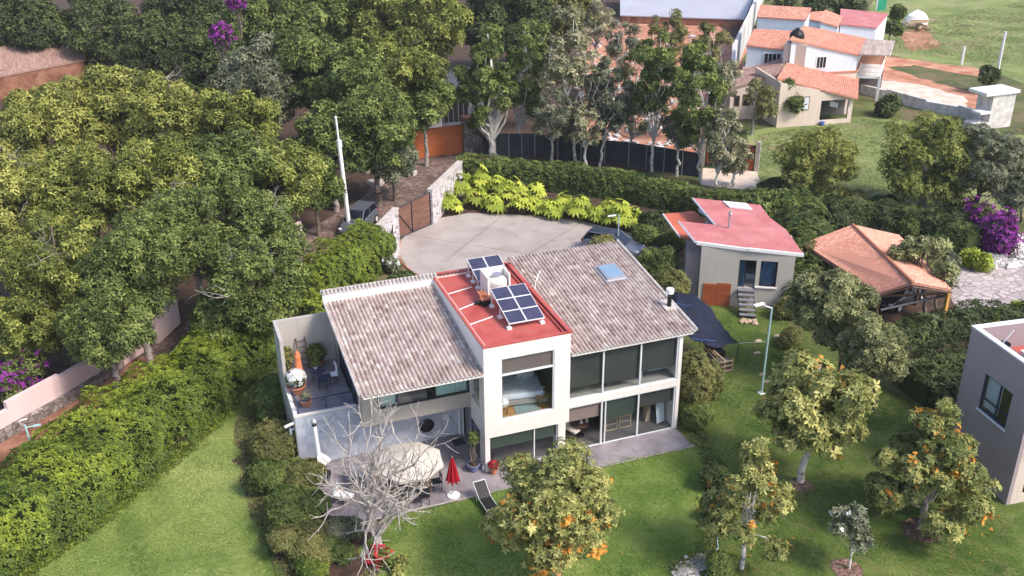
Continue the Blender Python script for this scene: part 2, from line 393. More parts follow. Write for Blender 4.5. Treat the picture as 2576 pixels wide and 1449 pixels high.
# ------------------------------------------------------------ materials
def lf(name, a, b, c, transl=.25, k=1.55):
    if not name.startswith('leaf'): k = 1.0
    kk = (k*1.22, k*1.02, k*1.25) if k != 1.0 else (1, 1, 1)
    a, b, c = (tuple(x*y for x, y in zip(q, kk)) for q in (a, b, c))
    return ramp_mat(name, [(0.0, a), (.5, b), (1.0, c)], rough=.65, transl=transl, spec=.35)
lf('leaf_mid', (.018, .036, .008), (.062, .104, .019), (.155, .220, .048))
lf('leaf_olive', (.028, .044, .008), (.090, .128, .019), (.215, .270, .052))
lf('leaf_sage', (.040, .060, .018), (.105, .140, .045), (.240, .285, .105))
lf('leaf_yellow', (.050, .070, .015), (.135, .175, .030), (.270, .320, .070))
lf('leaf_dark', (.012, .024, .008), (.034, .060, .014), (.080, .120, .030))
lf('leaf_grey', (.035, .055, .025), (.085, .115, .055), (.170, .205, .105))
lf('leaf_pale', (.055, .075, .030), (.150, .180, .080), (.330, .355, .190))
lf('leaf_lime', (.070, .110, .012), (.170, .250, .022), (.300, .390, .045))
lf('leaf_bright', (.028, .050, .012), (.062, .105, .020), (.130, .190, .035))
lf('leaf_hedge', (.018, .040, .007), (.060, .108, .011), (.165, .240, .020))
lf('leaf_bronze', (.034, .048, .012), (.086, .110, .026), (.195, .210, .060))
lf('leaf_big', (.050, .075, .018), (.150, .190, .042), (.330, .370, .110))
lf('leaf_big_dark', (.032, .055, .012), (.100, .140, .030), (.260, .300, .080))
def gb(name, a, b, c): return ramp_mat(name, [(0.0, a), (.5, b), (1.0, c)], rough=.8, transl=.2, spec=.2)
gb('grass_blade_light', (.13, .22, .045), (.29, .38, .095), (.50, .56, .19))
gb('grass_blade', (.08, .18, .030), (.23, .36, .07), (.45, .54, .16))
gb('grass_blade_dark', (.06, .13, .022), (.16, .25, .05), (.34, .40, .11))
gb('grass_blade_dry', (.15, .18, .07), (.27, .30, .13), (.42, .42, .24))
lf('flower_orange', (.42, .15, .02), (.62, .26, .03), (.74, .40, .07), .1)
lf('flower_purple', (.07, .010, .09), (.18, .015, .20), (.30, .04, .31), .1)
lf('flower_pink', (.35, .04, .12), (.5, .08, .2), (.6, .2, .35), .1)
lf('flower_white', (.55, .55, .52), (.7, .7, .68), (.85, .85, .82), .1)
lf('flower_red', (.25, .01, .02), (.42, .015, .03), (.55, .04, .05), .1)
lf('twig_grey', (.16, .14, .12), (.26, .24, .22), (.40, .37, .34), .0)
mat('bark', (.10, .075, .055), .95, col2=(.24, .20, .16), scale=3, bump=.4)
mat('bark_white', (.25, .22, .19), .9, col2=(.68, .64, .58), scale=2.5, bump=.2, contrast=(.35, .5))
mat('bark_bare', (.28, .24, .215), .9, col2=(.58, .53, .485), scale=5, bump=.3)
mat('bark_pale', (.20, .17, .15), .9, col2=(.46, .42, .38), scale=5, bump=.4)
mat('twig_core', (.022, .034, .010), 1.0, col2=(.045, .062, .018), scale=4)
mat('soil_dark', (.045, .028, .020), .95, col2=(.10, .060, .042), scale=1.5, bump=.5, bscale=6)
mat('soil_red', (.16, .065, .040), .95, col2=(.34, .17, .11), scale=.9, bump=.5, bscale=5)
mat('soil_orange', (.34, .13, .07), .95, col2=(.55, .30, .20), scale=.5, bump=.4, bscale=3)
mat('white_paint', (.77, .72, .685), .6, var=.035, scale=.8, streak=.22)
mat('white_clean', (.80, .79, .78), .5, var=.02)
mat('grey_plaster', (.47, .44, .41), .8, var=.05, scale=.7, streak=.22)
mat('beige_plaster', (.42, .38, .335), .8, var=.05, scale=.9, streak=.22)
mat('cottage_plaster', (.47, .44, .395), .8, var=.05, scale=.5, streak=.22)
mat('mauve_plaster', (.35, .285, .295), .8, var=.06, scale=.4, streak=.22)
mat('cream_wall', (.62, .52, .44), .85, var=.08, scale=.4, streak=.22)
mat('pale_blue_wall', (.62, .68, .74), .8, var=.05, scale=.3, streak=.22)
mat('pink_wall', (.72, .55, .53), .85, var=.07, scale=.5, streak=.22)
mat('red_roof', (.36, .060, .050), .6, col2=(.50, .115, .095), scale=.9, contrast=(.3, .62), stain=((.9, .9, .9), .53, .70, (.20, .10, .10), .75))
mat('pink_roof', (.42, .13, .13), .6, col2=(.54, .21, .20), scale=.7, stain=((.6, .6, .6), .55, .75, (.30, .17, .16), .5))
mat('orange_roof', (.50, .12, .07), .6, col2=(.60, .17, .10), scale=.5)
mat('metal_white', (.70, .71, .73), .4, var=.03)
mat('metal_grey', (.42, .43, .46), .4, var=.05, metal=.5)
mat('metal_dark', (.035, .04, .055), .4, var=.1, metal=.3)
mat('black', (.012, .012, .014), .5, var=.1)
mat('frame_navy', (.03, .045, .085), .4, var=.1)
mat('teal_paint', (.36, .52, .52), .5, var=.08)
mat('blind_dark', (.060, .062, .060), .85, var=.05)
mat('blind_green', (.055, .075, .068), .8, var=.05)
mat('blind_brown', (.20, .155, .145), .85, var=.05)
mat('curtain_mint', (.50, .68, .66), .8, var=.06)
mat('curtain_blue', (.035, .085, .18), .8, col2=(.07, .15, .28), scale=2)
mat('curtain_white', (.62, .66, .72), .8, var=.06)
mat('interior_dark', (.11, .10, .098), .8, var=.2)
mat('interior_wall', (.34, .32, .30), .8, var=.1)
wood_mat('wood_floor', (.38, .19, .07), (.52, .29, .12), (8, .8, 1))
wood_mat('wood_gate', (.34, .085, .022), (.50, .15, .045), (.5, .5, 9))
wood_mat('wood_old', (.11, .055, .040), (.23, .12, .085), (.8, .8, 6), .8)
wood_mat('wood_door', (.26, .060, .022), (.40, .11, .045), (.5, .5, 6))
wood_mat('wood_dark', (.07, .04, .03), (.14, .085, .06), (3, 3, 10), .7)
wood_mat('wood_pale', (.36, .26, .16), (.48, .36, .24), (3, 3, 10), .7)
mat('terracotta', (.48, .19, .11), .8, var=.12, scale=6)
mat('patio', (.20, .175, .195), .6, col2=(.32, .29, .31), scale=.9, spec=.45, stain=((1.6, 1.6, 1.6), .52, .70, (.13, .11, .12), .7))
mat('terrace_tile', (.19, .185, .205), .5, col2=(.28, .27, .295), scale=1.5)
mat('concrete', (.32, .275, .255), .85, col2=(.44, .39, .365), scale=.35, bump=.1, detail=8, contrast=(.3, .7), stain=((.5, .5, .5), .50, .72, (.26, .215, .20), .7))
mat('concrete_slab', (.52, .42, .34), .85, col2=(.74, .62, .52), scale=.8)
stone_mat('stone_clad', (.44, .47, .54), (.58, .61, .68), (.42, .44, .50), 2.1, .8, .25, .02)
stone_mat('stone_wall', (.22, .19, .20), (.56, .52, .53), (.60, .57, .56), 2.6, .9, 1.0, .07)
stone_mat('stone_dark', (.12, .10, .10), (.34, .29, .27), (.10, .08, .07), 3.0, .9, 1, .06)
stone_mat('cobble', (.115, .075, .062), (.27, .19, .165), (.08, .05, .04), 2.2, .95, 1, .05)
stone_mat('gravel_yard', (.34, .29, .28), (.52, .46, .44), (.26, .21, .21), 1.6, .95, 1, .05)
stone_mat('mulch', (.10, .045, .035), (.34, .20, .17), (.05, .03, .025), 8, .95, 1, .05)
mat('rock', (.34, .30, .27), .9, col2=(.58, .54, .50), scale=3, bump=.4)
mat('rock_tan', (.42, .29, .20), .9, col2=(.62, .48, .36), scale=4, bump=.4)
mat('rubble_white', (.45, .42, .40), .9, col2=(.70, .67, .65), scale=1.5, bump=.4)
mat('red_fabric', (.36, .008, .018), .8, var=.15, scale=5)
mat('canvas', (.56, .52, .46), .85, var=.05, scale=3)
mat('orange_fabric', (.75, .22, .10), .8, var=.08, scale=4)
mat('white_fabric', (.74, .75, .78), .85, var=.05, scale=4)
mat('bedding', (.76, .80, .88), .9, var=.07, scale=4)
mat('navy_net', (.012, .017, .038), .8, var=.25, scale=3)
mat('blue_strap', (.08, .16, .45), .6)
mat('dark_net', (.018, .024, .030), .9, col2=(.045, .055, .065), scale=1.0)
mat('car_silver', (.22, .24, .29), .25, var=.03, metal=.6)
mat('car_black', (.030, .034, .05), .2, var=.05, spec=.6)
mat('car_white', (.62, .63, .68), .25, var=.03)
mat('car_glass', (.01, .012, .02), .08, var=.05, spec=.8)
mat('tyre', (.015, .015, .015), .9, var=.1)
mat('rug', (.25, .33, .34), .95, var=.08)
mat('pot_blue', (.14, .16, .27), .4, var=.1)
mat('skylight_pane', (.20, .30, .42), .15, var=.08, spec=.8)
mat('solar_cell', (.040, .040, .075), .2, col2=(.06, .06, .11), scale=1.2, spec=.7)
mat('tank_plastic', (.62, .61, .56), .5, var=.04)
mat('stair_grey', (.22, .21, .25), .7, var=.1)
mat('green_cloth', (.01, .22, .12), .8)
mat('grey_metal_roof', (.40, .41, .46), .5, var=.06, scale=.3)
mat('yellow_wood', (.55, .30, .08), .8, var=.1)
mat('wall_grey_old', (.46, .46, .45), .9, col2=(.66, .67, .68), scale=.35)
mat('slate_blue', (.10, .11, .14), .8, var=.2)
mat('lane_stone_cap', (.42, .37, .34), .9, col2=(.58, .53, .49), scale=2, bump=.3)
ramp_mat('roof_tile', [(0, (.27, .195, .175)), (.35, (.40, .32, .29)), (.7, (.50, .425, .385)), (1, (.66, .60, .54))], rough=.9, noise=.7, nscale=.9)
ramp_mat('roof_tile_orange', [(0, (.46, .20, .14)), (.5, (.60, .29, .21)), (1, (.70, .41, .31))], rough=.9, noise=.3, nscale=.8)
ramp_mat('roof_tile_brown', [(0, (.26, .16, .13)), (.5, (.40, .26, .22)), (1, (.50, .36, .31))], rough=.9, noise=.3, nscale=.8)
glass_mat('glass', (.93, .95, .95)); glass_mat('glass_rail', (.86, .88, .95))

def grass_mat(name, dark, mid, light, dry, s=.28, dryamt=.62):
    m = bpy.data.materials.new(name); m.use_nodes = True; t = m.node_tree; n = t.nodes; L = t.links
    b = n['Principled BSDF']; b.inputs['Roughness'].default_value = .9; b.inputs['Specular IOR Level'].default_value = .15
    tc = n.new('ShaderNodeTexCoord')
    def nz(sc, det=5, ro=.6, dist=0):
        x = n.new('ShaderNodeTexNoise'); x.inputs['Scale'].default_value = sc; x.inputs['Detail'].default_value = det; x.inputs['Roughness'].default_value = ro
        x.inputs['Distortion'].default_value = dist; L.new(tc.outputs['Object'], x.inputs['Vector']); return x
    a = nz(s, 6, .62, .4); r = n.new('ShaderNodeValToRGB'); cr = r.color_ramp; cr.elements.new(.5)
    for el, (p, c) in zip(cr.elements, ((.30, dark), (.5, mid), (.70, light))): el.position = p; el.color = (*c, 1)
    fine = nz(9, 3, .7); mm = n.new('ShaderNodeMath'); mm.operation = 'MULTIPLY_ADD'; mm.inputs[1].default_value = .34; L.new(fine.outputs[0], mm.inputs[0])
    sb = n.new('ShaderNodeMath'); sb.operation = 'SUBTRACT'; L.new(a.outputs[0], sb.inputs[0]); sb.inputs[1].default_value = .17; L.new(sb.outputs[0], mm.inputs[2])
    L.new(mm.outputs[0], r.inputs[0])
    d = nz(s*2.1, 6, .7, 1); d2 = n.new('ShaderNodeValToRGB'); d2.color_ramp.elements[0].position = dryamt-.06; d2.color_ramp.elements[1].position = dryamt+.14
    L.new(d.outputs[0], d2.inputs[0]); mx = n.new('ShaderNodeMix'); mx.data_type = 'RGBA'; mx.inputs[7].default_value = (*dry, 1)
    L.new(d2.outputs[0], mx.inputs[0]); L.new(r.outputs[0], mx.inputs[6]); L.new(mx.outputs[2], b.inputs['Base Color'])
    bz = nz(22, 2); bp = n.new('ShaderNodeBump'); bp.inputs['Strength'].default_value = .7; bp.inputs['Distance'].default_value = .06
    L.new(bz.outputs[0], bp.inputs['Height']); L.new(bp.outputs[0], b.inputs['Normal']); MATS[name] = m; return m
grass_mat('grass_base', (.045, .062, .022), (.090, .115, .038), (.150, .175, .065), (.20, .14, .09), .16, .54)
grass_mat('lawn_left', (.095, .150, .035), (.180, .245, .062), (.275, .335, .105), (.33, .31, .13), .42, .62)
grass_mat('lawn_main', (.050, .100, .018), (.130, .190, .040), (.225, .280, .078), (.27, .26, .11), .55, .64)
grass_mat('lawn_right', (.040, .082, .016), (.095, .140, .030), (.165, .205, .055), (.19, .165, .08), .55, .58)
grass_mat('field', (.115, .160, .050), (.205, .260, .085), (.300, .340, .130), (.34, .27, .17), .13, .57)

# ------------------------------------------------------------ ground
g = make('ground', [(-400, -300, 0), (500, -300, 0), (500, 700, 0), (-400, 700, 0)], [[0, 1, 2, 3]], MATS['grass_base']); tag(g, kind='structure')
sheet('woodland_soil', [(-400, 1040), (0, 1150), (330, 960), (470, 850), (700, 700), (960, 560), (1150, 430), (1150, 385), (1760, 445), (1760, 300), (1850, 120), (1900, -60), (-500, -120)], 'soil_dark', .004)
sheet('building_plot', [(1480, 360), (1760, 400), (1850, 230), (1880, 120), (1800, 60), (1520, 40), (1440, 160)], 'soil_orange', .008, jit=.25)
sheet('lawn', [(40, 1480), (200, 1340), (430, 1165), (612, 1005), (650, 1020), (640, 1200), (700, 1420), (760, 1500)], 'lawn_left', .008, jit=.06)
sheet('lawn', [(760, 1500), (700, 1400), (800, 1300), (960, 1290), (1480, 1150), (1760, 1080), (1800, 1150), (1780, 1300), (1770, 1420), (1700, 1500)], 'lawn_main', .008, jit=.05)
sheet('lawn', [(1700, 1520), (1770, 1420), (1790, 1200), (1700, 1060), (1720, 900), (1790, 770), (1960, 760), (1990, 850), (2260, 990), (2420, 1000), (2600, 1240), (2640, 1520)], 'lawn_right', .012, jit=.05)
sheet('flower_bed_soil', [(590, 1060), (632, 990), (700, 960), (800, 1200), (960, 1300), (900, 1390), (960, 1430), (930, 1500), (720, 1490), (640, 1330), (600, 1180)], 'soil_dark', .016, jit=.12)
sheet('driveway', [(1003, 640), (1007, 608), (1035, 575), (1083, 553), (1180, 536), (1320, 541), (1460, 556), (1600, 590), (1690, 640), (1700, 690), (1600, 760), (1400, 780), (1200, 740), (1090, 710), (1030, 682)], 'concrete', .02, jit=.0)
sheet('cobbled_lane', [(1168, 383), (1040, 400), (1000, 425), (905, 500), (760, 590), (600, 700), (420, 850), (250, 960), (-60, 1120), (-60, 1190), (180, 1060), (420, 920), (560, 830), (760, 700), (870, 620), (935, 580), (1005, 532), (1080, 485), (1160, 432)], 'cobble', .012, jit=.15)
sheet('verge_soil', [(-90, 1150), (0, 1090), (230, 955), (330, 905), (470, 880), (560, 880), (240, 1150), (-90, 1330)], 'soil_red', .018, jit=.1)
sheet('planting_soil', [(1085, 560), (1120, 500), (1180, 455), (1330, 460), (1600, 500), (1820, 560), (1820, 640), (1680, 650), (1600, 592), (1460, 558), (1320, 543), (1180, 538)], 'soil_dark', .014, jit=.1)
sheet('entrance_ramp', [(1768, 424), (1905, 432), (1918, 482), (1790, 470), (1765, 465)], 'concrete_slab', .05, th=.06)
sheet('field', [(2140, 120), (2230, -60), (2700, -120), (2760, 280), (2520, 190), (2250, 140)], 'field', .008, jit=.3)
sheet('dirt_track', [(2160, 140), (2250, 143), (2490, 178), (2480, 196), (2300, 165), (2230, 168), (2360, 210), (2500, 245), (2490, 310), (2420, 296), (2210, 238), (2150, 215)], 'soil_orange', .012, jit=.25)
sheet('dirt_track', [(2200, 200), (2330, 215), (2440, 250), (2400, 285), (2240, 245), (2190, 230)], 'concrete_slab', .016, jit=.25)
sheet('gravel_yard', [(2390, 790), (2395, 680), (2440, 660), (2640, 620), (2680, 790), (2560, 790)], 'gravel_yard', .012, jit=.1)
sheet('dirt_patch', [(2255, 80), (2330, 70), (2370, 120), (2290, 130)], 'soil_orange', .016, jit=.4)
sheet('garden_field', [(1900, 500), (1880, 330), (2170, 290), (2480, 330), (2700, 350), (2680, 560), (2100, 520)], 'field', .010, jit=.2)
# round driveway kerb
kb = MB(); K = [at(u, v, 0) for u, v in [(1007, 608), (1001, 640), (1012, 665), (1040, 688), (1090, 712)]]
kb.path([(k[0], k[1], .05) for k in K], .06, 5); tag(kb.build('kerb', MATS['terracotta']), kind='structure')

# ------------------------------------------------------------ main house
H = thing('villa', 'modern white house in the middle, brown tiled wings either side of a flat red roof', 'house', (0, 0, 0))
RZ = 6.62
def tile_roof(parent, name, x0, x1, ya, za, yb, zb, m='roof_tile', pitch=.2, course=.36, xs=None, amp=.042, frame=None, seed=3, th=.12):
    """barrel-tile roof between eave (ya,za) and ridge (yb,zb)"""
    rng = np.random.default_rng(seed); nc = max(1, int(round((x1-x0)/pitch))); pw = (x1-x0)/nc; k = 8; nx = nc*k
    Ls = math.hypot(yb-ya, zb-za); nr = max(1, int(round(Ls/course))); V = []; F = []; T = []
    x = x0+np.arange(nx+1)*pw/k; prof = np.cos(np.arange(nx+1)*2*math.pi/k)
    prof = np.sign(prof)*np.abs(prof)**.7*amp
    tile_t = np.clip(rng.normal(.5, .20, (nr, nc)), 0, 1)+0
    coltone = rng.normal(0, .05, nc)
    dy, dz = (yb-ya)/Ls, (zb-za)/Ls; ny, nz_ = -dz, dy
    fr = MB(*frame) if frame else MB()
    for r in range(nr):
        # each course: lower end raised by a step, upper end tucked under
        for (s, lift) in ((r*Ls/nr, .030), ((r+1)*Ls/nr, .0)):
            sag = rng.normal(0, .004, nx+1)
            for i in range(nx+1):
                h = prof[i]+lift+sag[i]
                V.append(fr.p((x[i], ya+dy*s+ny*h, za+dz*s+nz_*h)))
        b = r*2*(nx+1)
        for i in range(nx):
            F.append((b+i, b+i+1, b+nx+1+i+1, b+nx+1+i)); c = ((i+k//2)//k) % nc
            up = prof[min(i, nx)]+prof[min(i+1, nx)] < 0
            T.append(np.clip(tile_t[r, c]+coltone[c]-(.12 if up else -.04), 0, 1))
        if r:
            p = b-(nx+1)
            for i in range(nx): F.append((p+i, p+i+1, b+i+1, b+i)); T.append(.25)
    # end faces so that the eave reads thick
    b = len(V)
    for i in range(nx+1):
        h = prof[i]-.035; V.append(fr.p((x[i], ya+ny*h, za+nz_*h)))
    for i in range(nx): F.append((b+i, b+i+1, i+1, i)); T.append(.75)
    o = make(name, np.array(V), F, MATS[m], parent, tint=np.array(T))
    return o
# --- tower
part(H, 'tower_wall', 'white_paint', lambda b: [b.box(*q) for q in (
    (0, .83, 0, .25, 1.9, 6.72), (3.48, 4.28, 0, .25, 1.9, 6.72), (.83, 3.48, 0, .25, 1.9, 2.74), (.83, 3.48, 0, .25, 6.02, 6.72),  # front
    (0, .22, 0, .8, -.05, 1.9), (3.72, 4.1, 0, .6, -.05, 1.9),                                                                     # legs
    (0, .2, .25, 8.44, 5.3, 6.72), (0, .2, .25, .75, 1.9, 5.3), (0, .2, 2.1, 8.44, 2.5, 5.3), (0, .2, .75, 2.1, 1.9, 3.15),          # left side round the side window
    (4.1, 4.28, .25, 8.44, 2.9, 6.72), (.2, 4.1, 8.26, 8.44, 0, 6.72), (4.1, 4.28, .6, 8.44, -.05, 2.5))])
boxp(H, 'tower_floor', 'white_paint', (.2, 4.1, .25, 8.2, 1.92, 2.58))
boxp(H, 'wooden_floor', 'wood_floor', (.2, 4.1, .252, 4.2, 2.584, 2.62))
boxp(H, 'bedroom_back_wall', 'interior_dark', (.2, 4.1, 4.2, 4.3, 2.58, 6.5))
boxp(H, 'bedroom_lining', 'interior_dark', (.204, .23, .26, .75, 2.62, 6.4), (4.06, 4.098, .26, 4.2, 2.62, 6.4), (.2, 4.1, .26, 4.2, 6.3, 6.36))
rr = part(H, 'red_roof', 'red_roof', lambda b: [b.box(*q) for q in (
    (.13, 4.14, .13, 8.3, 6.5, RZ), (-.01, .13, -.01, 8.46, 6.722, 6.80), (4.14, 4.34, -.01, 8.46, 6.722, 6.84), (.13, 4.14, -.01, .13, 6.722, 6.80),
    (.13, 4.14, 8.3, 8.46, 6.722, 6.86), (4.0, 4.139, .131, 8.3, 6.6, 6.72))])
# big bedroom window
wn = boxp(H, 'window_frame', 'metal_white', (.83, .89, .04, .10, 2.74, 6.02), (3.42, 3.48, .04, .10, 2.74, 6.02), (.89, 3.42, .04, .10, 2.74, 2.79), (.89, 3.42, .04, .10, 5.97, 6.02), (.89, 3.42, .035, .11, 5.10, 5.19))
boxp(wn, 'pane', 'glass', (.89, 3.42, .065, .075, 2.79, 5.10), (.89, 3.42, .065, .075, 5.19, 5.97))
boxp(wn, 'blind', 'blind_brown', (.9, 3.41, .13, .15, 5.15, 5.95))
wn = boxp(H, 'side_window', 'metal_grey', (.05, .1, .75, .80, 3.15, 5.3), (.05, .1, 2.05, 2.1, 3.15, 5.3), (.05, .1, .8, 2.05, 3.15, 3.22), (.05, .1, 1.4, 1.44, 3.22, 5.3))
boxp(wn, 'pane', 'glass', (.07, .08, .8, 2.05, 3.22, 5.3)); 
# room under the tower
wn = boxp(H, 'garden_window', 'metal_white', (.22, 3.72, .1, .16, 1.84, 1.9), (.22, .27, .1, .16, .0, 1.84), (3.66, 3.72, .1, .16, .0, 1.84), (2.5, 2.55, .1, .16, .0, 1.84), (.27, 3.66, .1, .16, -.02, .04))
boxp(wn, 'pane', 'glass', (.27, 2.5, .125, .135, .04, 1.84), (2.55, 3.66, .125, .135, .04, 1.84))
boxp(wn, 'blind', 'blind_green', (.28, 2.49, .18, .2, 1.15, 1.84), (2.56, 3.65, .18, .2, 1.15, 1.84))
wn = boxp(H, 'side_door', 'metal_dark', (.05, .1, .8, .86, 0, 2.5), (.05, .1, 3.54, 3.6, 0, 2.5), (.05, .1, 2.1, 2.16, 0, 2.5), (.05, .1, .86, 3.54, 2.44, 2.5))
boxp(wn, 'pane', 'glass', (.07, .08, .86, 2.1, 0.02, 2.44), (.07, .08, 2.16, 3.54, 0.02, 2.44))
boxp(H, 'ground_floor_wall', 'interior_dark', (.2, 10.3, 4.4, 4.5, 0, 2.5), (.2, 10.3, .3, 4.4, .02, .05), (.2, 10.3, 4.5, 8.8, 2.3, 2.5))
# --- right wing
part(H, 'wing_wall', 'white_paint', lambda b: [b.box(*q) for q in (
    (10.17, 10.36, .16, .40, -.05, 5.47), (10.17, 10.36, .40, 8.9, -.05, 5.47), (4.28, 10.17, .16, .42, 2.53, 2.93), (4.3, 10.17, 8.8, 8.98, 0, 6.6))])
part(H, 'gable_wall', 'white_paint', lambda b: b.add([(10.17, .3, 5.47), (10.36, .3, 5.47), (10.36, 8.9, 5.47), (10.17, 8.9, 5.47), (10.17, .3, 5.5), (10.36, .3, 5.5), (10.36, 8.9, 6.62), (10.17, 8.9, 6.62)],
     [(0, 3, 2, 1), (4, 5, 6, 7), (0, 1, 5, 4), (1, 2, 6, 5), (2, 3, 7, 6), (3, 0, 4, 7)]))
boxp(H, 'upper_floor', 'interior_wall', (4.28, 10.17, .43, 8.7, 2.6, 2.93)); boxp(H, 'upper_back_wall', 'interior_dark', (4.3, 10.17, 4.2, 4.3, 2.93, 5.9))
b = MB()
for x in (4.30, 6.08, 8.08, 10.09):
    b.box(x, x+.075, .20, .30, 2.93, 5.44)
    if x > 5: b.box(x, x+.075, .20, .30, 0, 2.53)
b.box(4.375, 10.09, .205, .29, 5.38, 5.44); b.box(4.375, 10.09, .205, .29, 2.931, 2.98); b.box(4.1, 10.09, .205, .29, .0, .05); b.box(4.1, 10.09, .205, .29, 2.47, 2.529)
b.box(6.30, 6.36, .23, .29, .05, 2.47)
gw = b.build('glass_wall_frame', 'metal_white', H)
for i, (x0, x1) in enumerate(((4.375, 6.08), (6.155, 8.08), (8.155, 10.09))):
    boxp(gw, 'pane', 'glass', (x0, x1, .245, .255, 2.98, 5.38))
    if i: boxp(gw, 'pane', 'glass', (x0, x1, .245, .255, .05, 2.47))
    boxp(gw, 'blind', 'blind_dark', (x0+.02, x1-.02, .36, .38, (3.5, 3.4, 3.68)[i], 5.42))
boxp(gw, 'blind', 'blind_brown', (4.12, 6.05, .36, .38, 1.62, 2.5)); boxp(gw, 'blind', 'blind_green', (6.2, 8.05, .36, .38, 1.35, 2.5)); boxp(gw, 'blind', 'blind_dark', (8.17, 10.08, .36, .38, 1.62, 2.5))
RS = (6.79-5.61)/(9.02+.03)
part(H, 'roof_deck', 'white_paint', lambda b: b.slab([(4.36, -.0, 5.55), (10.82, 0, 5.55), (10.82, 9.0, 5.55+9*RS), (4.36, 9.0, 5.55+9*RS)], .1))
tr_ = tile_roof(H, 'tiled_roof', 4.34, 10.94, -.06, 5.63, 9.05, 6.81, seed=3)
# --- left wing
part(H, 'left_wing_wall', 'beige_plaster', lambda b: [b.box(*q) for q in (
    (-5.3, -.004, 2.1, 2.3, 2.5, 3.27), (-5.3, -4.55, 2.1, 2.3, 3.27, 5.4), (-5.3, -.004, 2.1, 2.3, 4.95, 5.4), (-5.3, -5.12, 2.3, 2.9, 2.5, 5.5), (-5.3, -5.12, 7.6, 8.4, 2.85, 6.0), (-5.3, -5.12, 2.9, 7.6, 5.2, 5.5), (-5.3, -.004, 2.3, 3.6, 2.5, 2.6))])
wn = boxp(H, 'bedroom_window', 'metal_dark', (-4.55, -.05, 2.16, 2.22, 3.27, 3.32), (-4.55, -4.5, 2.16, 2.22, 3.32, 4.95), (-.1, -.05, 2.16, 2.22, 3.32, 4.95), (-1.75, -1.7, 2.16, 2.22, 3.32, 4.95), (-3.62, -3.57, 2.16, 2.22, 3.32, 4.95))
boxp(wn, 'pane', 'glass', (-4.5, -3.62, 2.185, 2.195, 3.32, 4.95), (-1.70, -.1, 2.185, 2.195, 3.32, 4.95), (-3.57, -1.75, 2.185, 2.195, 3.32, 4.95))
def curtain(parent, x0, x1, y, z0, z1, m, name='curtain', wave=.13, amp=.03, frame=None):
    n = max(6, int((x1-x0)/wave)*6); pts = []; f = []
    for i in range(n+1):
        x = x0+(x1-x0)*i/n; yy = y+amp*math.sin(i*2*math.pi/6)
        pts += [(x, yy, z0), (x, yy, z1)]
    f = [(2*i, 2*i+2, 2*i+3, 2*i+1) for i in range(n)]
    b = MB(*frame) if frame else MB(); b.add(pts, f); return b.build(name, m, parent, True)
curtain(H, -1.66, -.14, 2.30, 3.33, 4.9, 'curtain_mint'); curtain(H, -4.48, -3.65, 2.32, 3.33, 4.9, 'curtain_mint')
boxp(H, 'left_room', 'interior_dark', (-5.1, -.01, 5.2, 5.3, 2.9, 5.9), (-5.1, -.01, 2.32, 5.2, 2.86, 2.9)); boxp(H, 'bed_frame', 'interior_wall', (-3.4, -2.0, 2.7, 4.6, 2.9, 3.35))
bd = boxp(H, 'glass_door', 'frame_navy', *[(-5.27, -5.18, y, y+.06, 2.85, 5.2) for y in (2.9, 3.85, 4.8, 5.7, 6.6, 7.54)], (-5.27, -5.18, 2.96, 7.54, 5.14, 5.2))
boxp(bd, 'pane', 'glass', *[(-5.23, -5.22, y+.06, y+.93, 2.87, 5.14) for y in (2.9, 3.85, 4.8, 5.7, 6.6)])
fs = part(H, 'ridge_fascia', 'white_clean', lambda b: b.slab([(-5.76, 7.98, 6.85), (0, 7.98, 6.85), (0, 8.12, 6.85), (-5.76, 8.12, 6.85)], .52))
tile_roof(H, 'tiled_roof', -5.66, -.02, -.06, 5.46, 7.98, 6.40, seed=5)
part(H, 'roof_deck', 'white_paint', lambda b: b.slab([(-5.58, 0, 5.38), (-.02, 0, 5.38), (-.02, 7.97, 6.31), (-5.58, 7.97, 6.31)], .1))
part(H, 'roof_deck', 'white_paint', lambda b: b.slab([(-5.72, 8.13, 6.80), (4.3, 8.5, 6.80), (4.3, 8.9, 6.68), (-5.72, 8.5, 6.68)], .1))
br = tile_roof(H, 'back_roof', -5.78, 4.34, 8.62, 6.74, 8.13, 6.89, seed=6)
# short verge of half-round tiles over the fascia
b = MB()
for i in range(30): b.tube((-5.66+i*.2, 7.93, 6.885), (-5.66+i*.2, 8.3, 6.885), .085, .085, 8)
b.build('ridge_tiles', 'lane_stone_cap', H)
b = MB()
for yy in np.arange(.1, 7.9, .36): b.tube((-5.72, yy, 5.47+.117*yy), (-5.72, yy+.38, 5.49+.117*(yy+.38)), .07, .06, 7)
b.build('verge_tiles', 'lane_stone_cap', H)
b = MB()
for yy in np.arange(0, 8.8, .36): b.tube((10.98, yy, 5.66+RS*yy), (10.98, yy+.38, 5.68+RS*(yy+.38)), .08, .07, 7)
b.build('verge_tiles', 'lane_stone_cap', H)
boxp(H, 'back_wall', 'grey_plaster', (-5.3, -.01, 8.4, 8.56, 0, 6.3))
